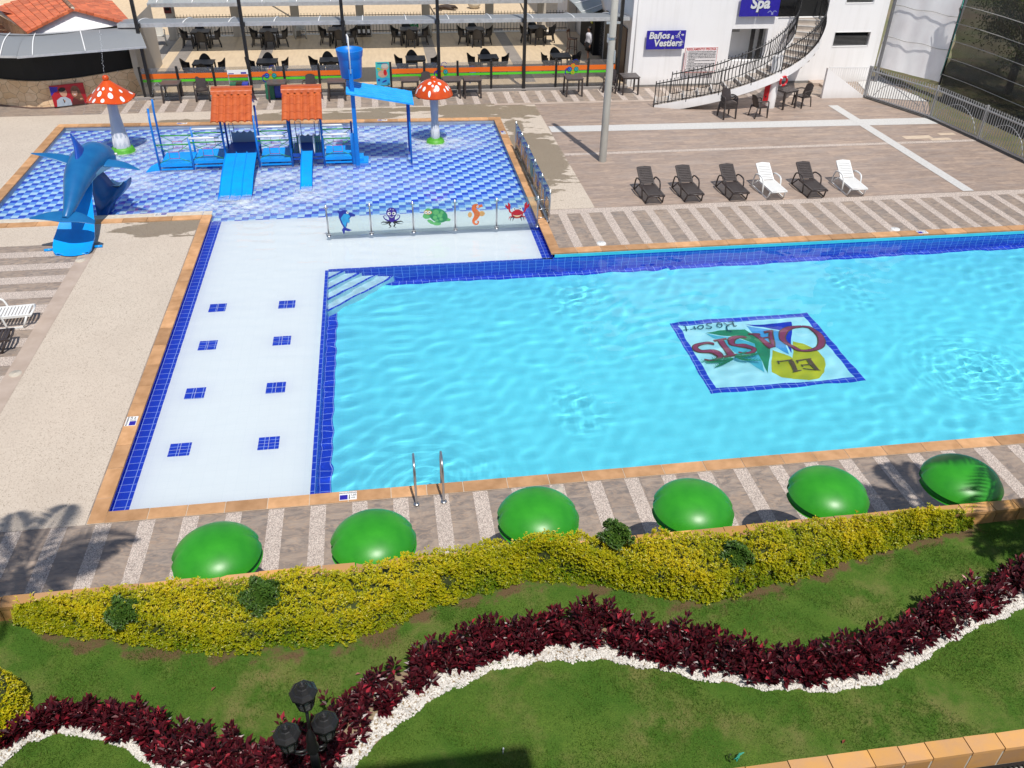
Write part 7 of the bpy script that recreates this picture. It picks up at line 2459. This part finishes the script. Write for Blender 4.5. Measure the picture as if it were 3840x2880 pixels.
def balustrade(fn, s_start, nbal, nm):
    b = MB()
    off = .05
    top = [fn(s_start + (1 - s_start) * i / 60) + Vector((0, 0, .92)) for i in range(61)]
    low = [p - Vector((0, 0, .78)) for p in top]
    b.tube(top, .022, 8); b.tube(low, .016, 6)
    for i in range(nbal):
        s = s_start + (1 - s_start) * i / (nbal - 1)
        p = fn(s)
        a, c = fn(max(s - .01, 0)), fn(min(s + .01, 1))
        n = Vector((c.y - a.y, a.x - c.x, 0)).normalized() * (1 if nm == 'outer_railing' else -1)
        if i % 9 == 0:
            b.bar(p + Vector((0, 0, .0)), p + Vector((0, 0, 1.02)), .032)
        else:
            b.tube([p + Vector((0, 0, .10)), p + n * .05 + Vector((0, 0, .26)), p + n * .07 + Vector((0, 0, .38)), p + n * .02 + Vector((0, 0, .58)), p + n * -.015 + Vector((0, 0, .72)), p + Vector((0, 0, .88)), p + Vector((0, 0, 1.0))], .0145, 5)
            b.lathe([(0, .98), (.02, 1.0), (.02, 1.02), (0, 1.035)], tuple(p), 6)
    b.build(nm, BLACK, t)
balustrade(outp, 0.0, 74, 'outer_railing')
balustrade(lambda s: inp(s), 0.06, 58, 'inner_railing')
b = MB()
pl = [(18.75, 36.38, 2.72), (19.1, 36.3, 2.72), (19.15, 36.38, 2.72)]
for i in range(14):
    x = 17.0 + i * .055
    b.tube([(x, 36.36, 2.80), (x, 36.29, 3.0), (x, 36.33, 3.3), (x, 36.36, 3.65)], .011, 5)
b.bar((16.98, 36.36, 2.8), (17.75, 36.36, 2.8), .03); b.bar((16.98, 36.36, 3.6), (17.75, 36.36, 3.6), .03)
b.build('landing_railing', BLACK, t)
b = MB(); b.lathe([(.20, 0), (.20, 2.0)], (15.68, 32.98, 0), 28); b.build('column', WALLW, t)
# red cabinet and lifebuoy on the column
t = thing('rescue_board', 'tall red rescue board leaning on the white column under the stair', 'rescue board', (15.40, 32.86, 0), R(-30))
b = MB(); b.box(-.10, .10, -.03, .03, .25, 1.32); b.build('board', RED, t)
b = MB(); b.box(-.03, .03, -.045, -.031, 1.0, 1.06); b.box(-.03, .03, -.045, -.031, .45, .51); b.build('clips', BLACK, t)
t = thing('lifebuoy', 'red and white lifebuoy ring hanging on the white column', 'lifebuoy', (15.95, 32.70, 1.10), R(20))
b = MB()
def ring(u, v):
    a, c = 2 * math.pi * u, 2 * math.pi * v
    r = .17 + .045 * math.cos(c)
    return (r * math.cos(a), .045 * math.sin(c), r * math.sin(a))
b.grid(ring, 48, 10)
b.build('ring', RED, t)
b = MB()
for k in range(4):
    a0 = math.pi / 4 + k * math.pi / 2
    b.grid(lambda u, v: tuple(Vector(ring((a0 - .12 + .24 * u) / (2 * math.pi), v)) * 1.012), 4, 10)
b.build('bands', WHITE, t)

# ------------------------------------------------------------------ stone kiosk at the left
t = thing('stone_kiosk', 'stone faced kiosk with black opening grey awning and orange tiled roof', 'kiosk')
KB = [(-19.0, 36.9), (-15.4, 36.45), (-14.2, 35.82), (-13.3, 35.48), (-12.75, 35.42), (-12.1, 35.52), (-11.3, 35.82), (-10.4, 36.45), (-9.45, 37.15)]
def off(p, i, d):
    a, c = KB[max(i - 1, 0)], KB[min(i + 1, len(KB) - 1)]
    v = Vector((c[0] - a[0], c[1] - a[1])).normalized()
    return (p[0] - v.y * d, p[1] + v.x * d)
def band(b, z0, z1, d0, d1, rev=False):
    for i in range(len(KB) - 1):
        p, q = off(KB[i], i, d0), off(KB[i + 1], i + 1, d0); r_, s_ = off(KB[i + 1], i + 1, d1), off(KB[i], i, d1)
        b.poly([(p[0], p[1], z0), (q[0], q[1], z0), (r_[0], r_[1], z1), (s_[0], s_[1], z1)])
b = MB(); band(b, 0.05, 0.98, 0.0, 0.12); band(b, 0.98, 0.98, 0.12, 0.42); b.build('stone_base', P('stonewall'), t)
b = MB(); band(b, 0.0, 0.05, -.05, -.05); band(b, 0.05, 0.05, -.05, 0.02); b.build('plinth', pm('plinth_brown', (0.16, 0.10, 0.08), None, 5, 0.7), t)
b = MB(); band(b, 0.98, 2.62, 0.22, 0.22); b.build('backdrop', DARKIN, t)  # flat black sheet painted as the unlit inside of the opening
b = MB()
b.poly([(-9.45, 37.15, 0), (-9.45, 41.5, 0), (-9.45, 41.5, 2.62), (-9.45, 37.15, 2.62)]); b.box(-9.62, -9.40, 37.15, 37.35, 0, 2.62)
b.build('side_wall', BEIGEW, t)
# curved awning
CF = [(-19.5, 35.6), (-14.9, 34.95), (-13.46, 34.63), (-12.85, 34.47), (-8.59, 35.67)]
CR = [(-19.5, 37.2), (-15.3, 36.55), (-13.85, 36.15), (-12.75, 35.86), (-9.06, 36.88)]
b = MB()
for i in range(4):
    def cn(u, v, i=i):
        a = Vector((*CF[i], 2.13)).lerp(Vector((*CF[i + 1], 2.15)), u); c = Vector((*CR[i], 2.62)).lerp(Vector((*CR[i + 1], 2.62)), u)
        p = a.lerp(c, v); return (p.x, p.y, p.z + .12 * math.sin(math.pi * v))
    b.grid(cn, 8, 10); b.grid(lambda u, v: tuple(Vector(cn(1 - u, v)) - Vector((0, 0, .03))), 8, 10)
aw = b.build('awning', AWN, t)
b = MB()
for i in range(4):
    b.bar((*CF[i], 2.11), (*CF[i + 1], 2.13), .05, .07)
b.build('trim', ALU, aw)
for (i, u) in ((1, .1), (2, .0), (3, .12), (3, .52)):
    pts = []
    for k in range(9):
        v = k / 8
        a = Vector((*CF[i], 2.15)).lerp(Vector((*CF[i + 1], 2.15)), u); c = Vector((*CR[i], 2.62)).lerp(Vector((*CR[i + 1], 2.62)), max(u - .05, 0) if i != 2 else u + .4)
        p = a.lerp(c, v); pts.append((p.x, p.y, p.z + .12 * math.sin(math.pi * v) + .012))
    b = MB(); b.tube(pts, .022, 6); b.build('rib', WHITE, aw)
# gabled roof, turned about thirty degrees
RA, RB = Vector((-11.27, 37.05, 3.22)), Vector((-13.4, 41.9, 3.22))
EL0, EL1 = Vector((-12.88, 36.15, 2.58)), Vector((-15.6, 41.3, 2.58))
ER0, ER1 = Vector((-9.25, 37.22, 2.58)), Vector((-11.2, 42.3, 2.58))
def slope(b, a0, a1, e0, e1, n, m_, flip):
    for i in range(n):
        for j in range(m_):
            b.tint = random.random()
            def pt(u, v, dz):
                p = a0.lerp(a1, u).lerp(e0.lerp(e1, u), v); return (p.x, p.y, p.z + dz)
            u0, u1 = i / n, (i + .97) / n
            v0, v1 = j / m_, (j + 1) / m_
            q = [pt(u0, v0, .0), pt(u1, v0, .0), pt(u1, v1, .045), pt(u0, v1, .045)]
            b.poly(q if flip else q[::-1])
            w = [pt(u0, v1, .045), pt(u1, v1, .045), pt(u1, v1, .0), pt(u0, v1, .0)]
            b.poly(w if flip else w[::-1])
b = MB()
slope(b, RA, RB, EL0, EL1, 16, 8, False); slope(b, RA, RB, ER0, ER1, 16, 8, True)
rf_ = b.build('roof', ROOFT, t)
b = MB()
b.tint = .4
for e in (EL0, ER0):
    for k in range(9):
        b.tint = random.random()
        p, q = RA.lerp(e, k / 9), RA.lerp(e, (k + .96) / 9)
        b.bar(p + Vector((0, -.03, .03)), q + Vector((0, -.03, .045)), .14, .09)
b.build('verge', ROOFT, rf_)
b = MB(); b.tint = .5
for k in range(12):
    b.tint = random.random()
    p, q = RA.lerp(RB, k / 12), RA.lerp(RB, (k + .97) / 12)
    b.tube([p + Vector((0, 0, .02)), q + Vector((0, 0, .035))], .085, 8)
b.build('ridge', pm('ridge_brown', (0.30, 0.17, 0.10), (0.24, 0.14, 0.09), 5, 0.7, tint=True), rf_)
b = MB(); g0 = Vector((0, .16, 0))
b.poly([tuple(EL0 + g0), tuple(ER0 + g0), tuple(RA + g0 - Vector((0, 0, .02)))]); b.poly([tuple(EL0 + Vector((.25, .16, -.25))), tuple(ER0 + Vector((-.2, .16, -.25))), tuple(ER0 + g0), tuple(EL0 + g0)])
b.build('gable', WALLW, t)
b = MB(); b.tube([(RA.x - .02, RA.y - .08, RA.z + .02), (RA.x + .0, RA.y - .02, RA.z + .05)], .08, 12); b.build('ridge_end', MORTAR, t)
# neighbouring kiosk roof further left
t = thing('stone_annexe', 'stone annexe with orange roof and white parapet left of the kiosk', 'annexe')
b = MB(); b.poly([(-19, 37.6, 0), (-13.2, 38.0, 0), (-13.2, 38.0, 2.1), (-16.2, 42.2, 2.3), (-19, 41.2, 2.3)]); b.build('wall', P('stonewall'), t)
b = MB(); b.bar((-13.3, 37.95, 2.30), (-16.6, 43.2, 2.34), .22, .12); b.bar((-13.7, 38.7, 2.56), (-17.0, 43.6, 2.6), .18, .10); b.build('parapet', WHITE, t)
b = MB()
A0, A1 = Vector((-14.3, 39.4, 2.65)), Vector((-17.4, 44.4, 2.65))
slope(b, A0, A1, A0 + Vector((-3.4, -.6, .9)), A1 + Vector((-3.4, -.6, .9)), 12, 6, True)
b.build('roof', ROOFT, t)
# poster of a smiling couple set in the stone base
t = thing('poster', 'red poster of a smiling couple set in the stone kiosk base', 'poster', (-11.78, 35.60, .42), math.atan2(.30, .8))
b = MB(); b.box(-.62, .58, -.02, .06, -.36, .42); b.build('panel', pm('poster_red', (0.42, 0.01, 0.02), (0.34, 0.008, 0.02), 3, 0.35), t)
f = Flat(wall_frame(-.02, -.021, 0), .0009)
f.shape([(-.60, .05), (-.30, .36), (-.60, .40)], 4); f.disc(-.46, .26, .13, 4, .08)
f.shape([(-.50, -.36), (-.46, -.12), (-.30, -.02), (-.12, -.03), (.02, -.14), (.04, -.36)], 2)
f.shape([(.02, -.36), (.10, -.12), (.30, -.06), (.46, -.18), (.50, -.36)], 5)
f.disc(.26, .10, .17, 3, .25); f.shape([(.12, .14), (.42, .10), (.50, -.22), (.34, -.24), (.2, -.1)], 3)
f.disc(-.17, .14, .125, 0, .17, .15); f.disc(-.19, .25, .13, 1, .08, .15)
f.disc(.22, .09, .10, 0, .145, -.15); f.disc(.22, .20, .11, 3, .05, -.2)
f.disc(.215, .03, .035, 6, .012, -.1)
f.disc(-.20, -.17, .035, 0); f.stroke([(-.23, -.10), (-.21, -.24)], .03, 1); f.disc(.40, -.16, .05, 0, .03)
f.shape([(-.62, -.36), (.56, -.36), (.56, -.385), (-.62, -.385)], 1)
f.build('print', [pm('print_face', (0.55, 0.30, 0.21), (0.48, 0.25, 0.17), 8, 0.4), HAIR, pm('print_shirt', (0.42, 0.48, 0.55), (0.36, 0.42, 0.5), 6, 0.4), pm('print_hair', (0.12, 0.05, 0.03), (0.2, 0.09, 0.05), 8, 0.4), SIGNB, pm('print_brown', (0.10, 0.02, 0.02), None, 6, 0.4), WHITE], t)

# ------------------------------------------------------------------ right-hand boundary: fence, screens, ramp wall
FL = [(20.32, 33.86), (21.45, 30.85), (21.80, 28.20), (22.02, 25.80), (22.24, 23.4), (22.45, 21.0)]
fl_l = ['galvanised picket gate panel beside the low white wall', 'galvanised picket fence panel under the dark screen', 'galvanised picket fence panel above the lounger deck at right', 'galvanised picket fence panel at the right edge', 'galvanised picket fence panel running out of the picture at right']
for k in range(5):
    p0, p1 = Vector((*FL[k], 0)), Vector((*FL[k + 1], 0))
    d = p1 - p0; L = d.length
    t = thing('picket_fence', fl_l[k], 'fence', p0, math.atan2(d.y, d.x), 'picket fence panels along the right boundary')
    for x in ((0.0,) if k else (0.0, -.10)) + ((L,) if k == 4 else ()):
        b = MB(); b.bar((x, 0, 0), (x, 0, 1.30), .065, .065); b.build('post', GALV, t)
    for z in (0.12, 1.12):
        b = MB(); b.bar((.04, 0, z), (L - .04, 0, z), .045, .045); b.build('rail', GALV, t)
    b = MB()
    n = int(L / .118)
    for i in range(1, n):
        b.bar((i * L / n, 0, .08), (i * L / n, 0, 1.27), .022, .022)
    b.build('pickets', GALV, t)
    b = MB(); b.tube(smooth_pts([(L * .1, .03, .16), (L * .22, .03, .62), (L * .42, .03, .88), (L * .6, .03, .88), (L * .8, .03, .62), (L * .92, .03, .16)], 6), .013, 6)
    if k == 0: b.tube([(.1, .03, 1.1), (L * .8, .03, .35)], .013, 6)
    b.build('hoop', GALV, t)
    b = MB(); b.box(0, L, -.06, .10, 0, .06); b.build('kerb', pm('kerb_dark', (0.13, 0.12, 0.11), None, 5, 0.8), t)
t = thing('ramp_wall', 'low white ramp wall with a sloping white railing beside the building', 'wall')
b = MB()
P0, P1 = Vector((18.42, 33.98, 0)), Vector((20.22, 33.90, 0))
q = [(P0.x, P0.y, 0), (P1.x, P1.y, 0), (P1.x, P1.y, .10), (P0.x, P0.y, 1.22)]
b.poly(q); b.poly([(x, y + .14, z) for x, y, z in reversed(q)])
b.poly([q[3], q[2], (q[2][0], q[2][1] + .14, q[2][2]), (q[3][0], q[3][1] + .14, q[3][2])]); b.poly([q[0], q[3], (q[3][0], q[3][1] + .14, q[3][2]), (q[0][0], q[0][1] + .14, 0)])
b.build('wall', WALLW, t)
b = MB()
b.bar((18.46, 33.97, 1.26), (20.22, 33.93, 1.24), .03)
for i in range(17):
    x = 18.52 + i * .10
    z0 = 1.22 - (x - 18.42) * .62
    b.bar((x, 33.97, z0), (x, 33.97, 1.25), .014)
b.build('railing', WHITE, t)

def screen(name, lab, pA, pB, z0, z1, mat, nu, nv, wr_=.05, slack=0.0, lean=0.0):
    pA, pB = Vector(pA), Vector(pB)
    d = (pB - pA); n = Vector((-d.y, d.x, 0)).normalized()
    t = thing(name, lab, 'screen')
    b = MB()
    def f(u, v):
        p = pA.lerp(pB, u)
        z = z0 + (z1 - z0) * v
        w = wr_ * (math.sin(u * 17 + v * 5) * .4 + math.sin(u * 7 - v * 11) * .5 + math.sin(u * 31 + v * 3 + 2 * math.sin(v * 9)) * .25)
        w += slack * math.sin(math.pi * ((v * 5) % 1.0)) * .12
        q = p + n * w + n * lean * (z - z0)
        return (q.x, q.y, z)
    b.grid(f, nu, nv)
    b.build('cloth', mat, t)
    for k in range(1, 6):
        z = z0 + (z1 - z0) * k / 6.0 * 1.0
        b = MB()
        b.tube([pA.lerp(pB, i / 12) + n * (lean * (z - z0) - .07) + Vector((0, 0, z + .03 * math.sin(i * 1.1))) for i in range(13)], .014, 5)
        b.build('rope', pm('rope_grey', (0.42, 0.41, 0.39), None, 8, 0.8), t)
    return t
SA, SB, SC, SD = (22.0, 36.5, 0), (23.45, 33.75, 0), (24.0, 28.4, 0), (25.0, 19.0, 0)
s_ = screen('white_screen', 'tall white cloth screen with ropes beside the white building', SA, SB, 0.62, 8.2, P('white_cloth'), 30, 40, .03, 0.0, 0.10)
b = MB(); b.bar((22.02, 36.25, 0), (22.02, 36.25, 9), .10); b.build('edge_post', pm('post_grey', (0.20, 0.20, 0.21), None, 5, 0.5, 0, .3), s_)
s_ = screen('dark_screen', 'tall dark shade net screen with trees showing through it', SB, SD, 0.30, 4.3, P('dark_mesh'), 60, 40, .13, 1.0)
b = MB(); b.bar((23.42, 33.68, 0), (23.42, 33.68, 4.4), .06); b.build('corner_post', BLACK, s_)
b = MB(); b.tube([(23.36, 33.62, 4.4), (23.40, 33.6, 2.2), (23.36, 33.7, 0.9)], .012, 5); b.build('cord', pm('cord_green', (0.06, 0.42, 0.34), None, 6, 0.6), s_)
b = MB()
b.poly([(21.2, 36.3, 0.02), (20.6, 33.9, 0.02), (22.9, 33.0, 0.02), (22.2, 36.4, 0.02)])
struct(b, 'ramp_paving', WPAVE)
t = thing('block_wall', 'dark block wall standing behind the picket fence', 'wall')
b = MB()
A0, A1 = Vector((23.2, 33.2, 0)), Vector((24.4, 19.0, 0))
d = (A1 - A0).normalized(); n = Vector((-d.y, d.x, 0))
for k in range(34):
    for j in range(3):
        a = A0 + d * (k * .42 + (j % 2) * .2)
        b.tint = random.random()
        q = [a, a + d * .41, a + d * .41 + n * .12, a + n * .12]
        b.prism([(p.x, p.y) for p in q], j * .19, j * .19 + .182)
b.build('blocks', pm('dark_block', (0.05, 0.05, 0.045), (0.08, 0.08, 0.07), 6, 0.85, .1, tint=True), t)
b = MB()
b.poly([(21.5, 30.85, 0.02), (22.6, 20, 0.02), (40, 20, 0.02), (40, 40, 0.02), (22.9, 40, 0.02), (22.7, 33, 0.02)])
struct(b, 'rough_ground', pm('rough_soil', (0.16, 0.12, 0.07), (0.10, 0.11, 0.04), 1.5, 0.95, .2, obj=False))

# trees behind the dark screen
def tree(name, lab, x, y, h, r, n, mat, seed):
    rg = np.random.default_rng(seed)
    t = thing(name, lab, 'tree', (x, y, 0), 0, 'trees behind the dark screen')
    b = MB()
    b.tube([(0, 0, 0), (.08, .05, h * .3), (.02, .1, h * .55), (.1, .05, h * .85)], [.16, .12, .09, .03], 8)
    cl_ = []
    for k in range(16):
        a = rg.uniform(0, 6.28); rr = r * rg.uniform(.35, 1.0); z = h * rg.uniform(.28, 1.0)
        e = (rr * math.cos(a), rr * math.sin(a), z)
        cl_.append(e)
        b.tube([(.05, .06, z * .62), (e[0] * .5, e[1] * .5, z * .85), e], [.05, .03, .012], 5)
    b.build('trunk', BARK, t)
    c = np.concatenate([np.array(e) + rg.normal(0, .42, (n // 16, 3)) * np.array([1, 1, .75]) for e in cl_])
    dv = rg.normal(0, 1, (len(c), 3))
    V, F = leaves(c, dv, np.tile([[0, 0, 1.0]], (len(c), 1)) + rg.normal(0, .3, (len(c), 3)), rg.uniform(.10, .20, len(c)), rg.uniform(.05, .09, len(c)))
    npmesh('crown', V, F, mat, tint=np.repeat(np.clip(rg.normal(.45, .3, len(c)), 0, 1), 2), parent=t)
for k, (x, y, h, r, lab) in enumerate(((26.9, 33.9, 5.2, 1.8, 'leafy tree behind the dark screen next to the white cloth'), (26.6, 29.8, 4.0, 1.7, 'yellowish tree showing through the middle of the dark screen'), (26.4, 26.2, 3.2, 1.5, 'bright leafy bush behind the dark screen at the right edge'),
                                       (28.2, 31.5, 7.0, 2.5, 'tall tree rising above the dark screen in the top right corner'), (28.5, 26.5, 6.0, 2.4, 'tree standing far behind the right end of the dark screen'), (28.5, 36.0, 7.5, 2.6, 'tall tree behind the white cloth screen'))):
    tree('broadleaf_tree', lab, x, y, h, r, 4200, P('tree_leaf'), 40 + k)

# ------------------------------------------------------------------ palms beside the garden; their fronds shade deck and lawn
def palm(lab, x, y, h, seed, nf=20, fl_=2.6, lean=(0, 0)):
    rg = np.random.default_rng(seed)
    t = thing('palm_tree', lab, 'palm', (x, y, ZL), 0, 'palms standing in the garden')
    H = h - ZL
    b = MB()
    b.tube([(0, 0, 0), (lean[0] * .2, lean[1] * .2, H * .3), (lean[0] * .6, lean[1] * .6, H * .7), (lean[0], lean[1], H)], [.17, .13, .11, .10], 10)
    b.build('trunk', BARK, t)
    b = MB()
    Vs, Fs, o_ = [], [], 0
    for k in range(nf):
        a = k * 2.4 + rg.normal(0, .15)
        el = rg.uniform(-.5, 1.15)
        L = fl_ * rg.uniform(.85, 1.1)
        pts = []
        for i in range(9):
            f_ = i / 8
            r_ = L * (f_ * math.cos(el) * (1 - .15 * f_)); z = L * (f_ * math.sin(el) - .55 * f_ * f_)
            pts.append(Vector((lean[0] + r_ * math.cos(a), lean[1] + r_ * math.sin(a), H + z)))
        b.tube(pts, [.028, .026, .022, .02, .017, .014, .01, .007, .004], 5)
        tan = Vector((math.cos(a), math.sin(a), 0)); sd = Vector((-math.sin(a), math.cos(a), 0))
        c_, d_, u_, l_ = [], [], [], []
        for i in range(3, 30):
            f_ = i / 30
            p = pts[min(int(f_ * 8), 7)].lerp(pts[min(int(f_ * 8), 7) + 1], f_ * 8 - int(f_ * 8))
            for s in (-1, 1):
                c_.append(p); d_.append(tan * .75 + sd * s * 1.0 + Vector((0, 0, -.35 + rg.normal(0, .1)))); u_.append((0, 0, 1)); l_.append(L * .22 * math.sin(math.pi * (.12 + .86 * f_)) + .06)
        V, F = leaves(np.array(c_), np.array(d_), np.array(u_, float), np.array(l_), np.full(len(l_), .055), .1)
        Vs.append(V); Fs.append(F + o_); o_ += len(V)
    b.build('frond_stalks', pm('frond_stalk', (0.12, 0.16, 0.04), None, 5, 0.5), t)
    npmesh('fronds', np.concatenate(Vs), np.concatenate(Fs), P('palm_leaf'), tint=rg.random(sum(len(f) for f in Fs)), parent=t)
def place_palm(lab, sx, sy, h, seed, **kw):
    """stand a palm so that the shadow of its crown falls round deck point (sx, sy)"""
    k = h / math.tan(SUN_EL)
    palm(lab, sx + math.sin(SUN_AZ) * k, sy + math.cos(SUN_AZ) * k, h, seed, **kw)
place_palm('tall palm left of the lawn shading the deck beside the first green dome', -6.0, 10.3, 8.5, 5, nf=13, fl_=2.2)
place_palm('tall palm right of the lawn shading the last green dome', 8.95, 10.0, 7.0, 8, nf=16, fl_=1.95)
place_palm('lower palm right of the lawn whose fronds shade the end of the hedge', 9.0, 8.25, 5.6, 9, nf=13, fl_=1.6)

# ------------------------------------------------------------------ the hotel behind the viewer, whose roof shades the lawn's near edge
t = thing('hotel_building', 'hotel block behind the garden whose roof edge shades the lower lawn', 'hotel')
b = MB(); b.box(-14, 14, -12, -1.6, 0, 12.0); b.build('wall', WALLW, t)
b = MB(); b.box(-14, 2.27, -1.598, 0.0, 12.02, 12.3); b.build('roof', WALLW, t)
for fz in (3.2, 6.2):
    b = MB(); b.box(-14, 2.27, -1.598, -0.5, fz, fz + .16); b.build('balcony', WALLW, t)
for k in range(7):
    for fz in (4.0, 7.0):
        b = MB(); b.box(-13 + k * 3.8, -11 + k * 3.8, -1.598, -1.56, fz, fz + 1.7); b.build('window', P('smoked_glass'), t)

for o in bpy.data.objects:
    if o.type == 'MESH' and o.name != 'pool_water':
        o.cycles.is_caustics_receiver = True
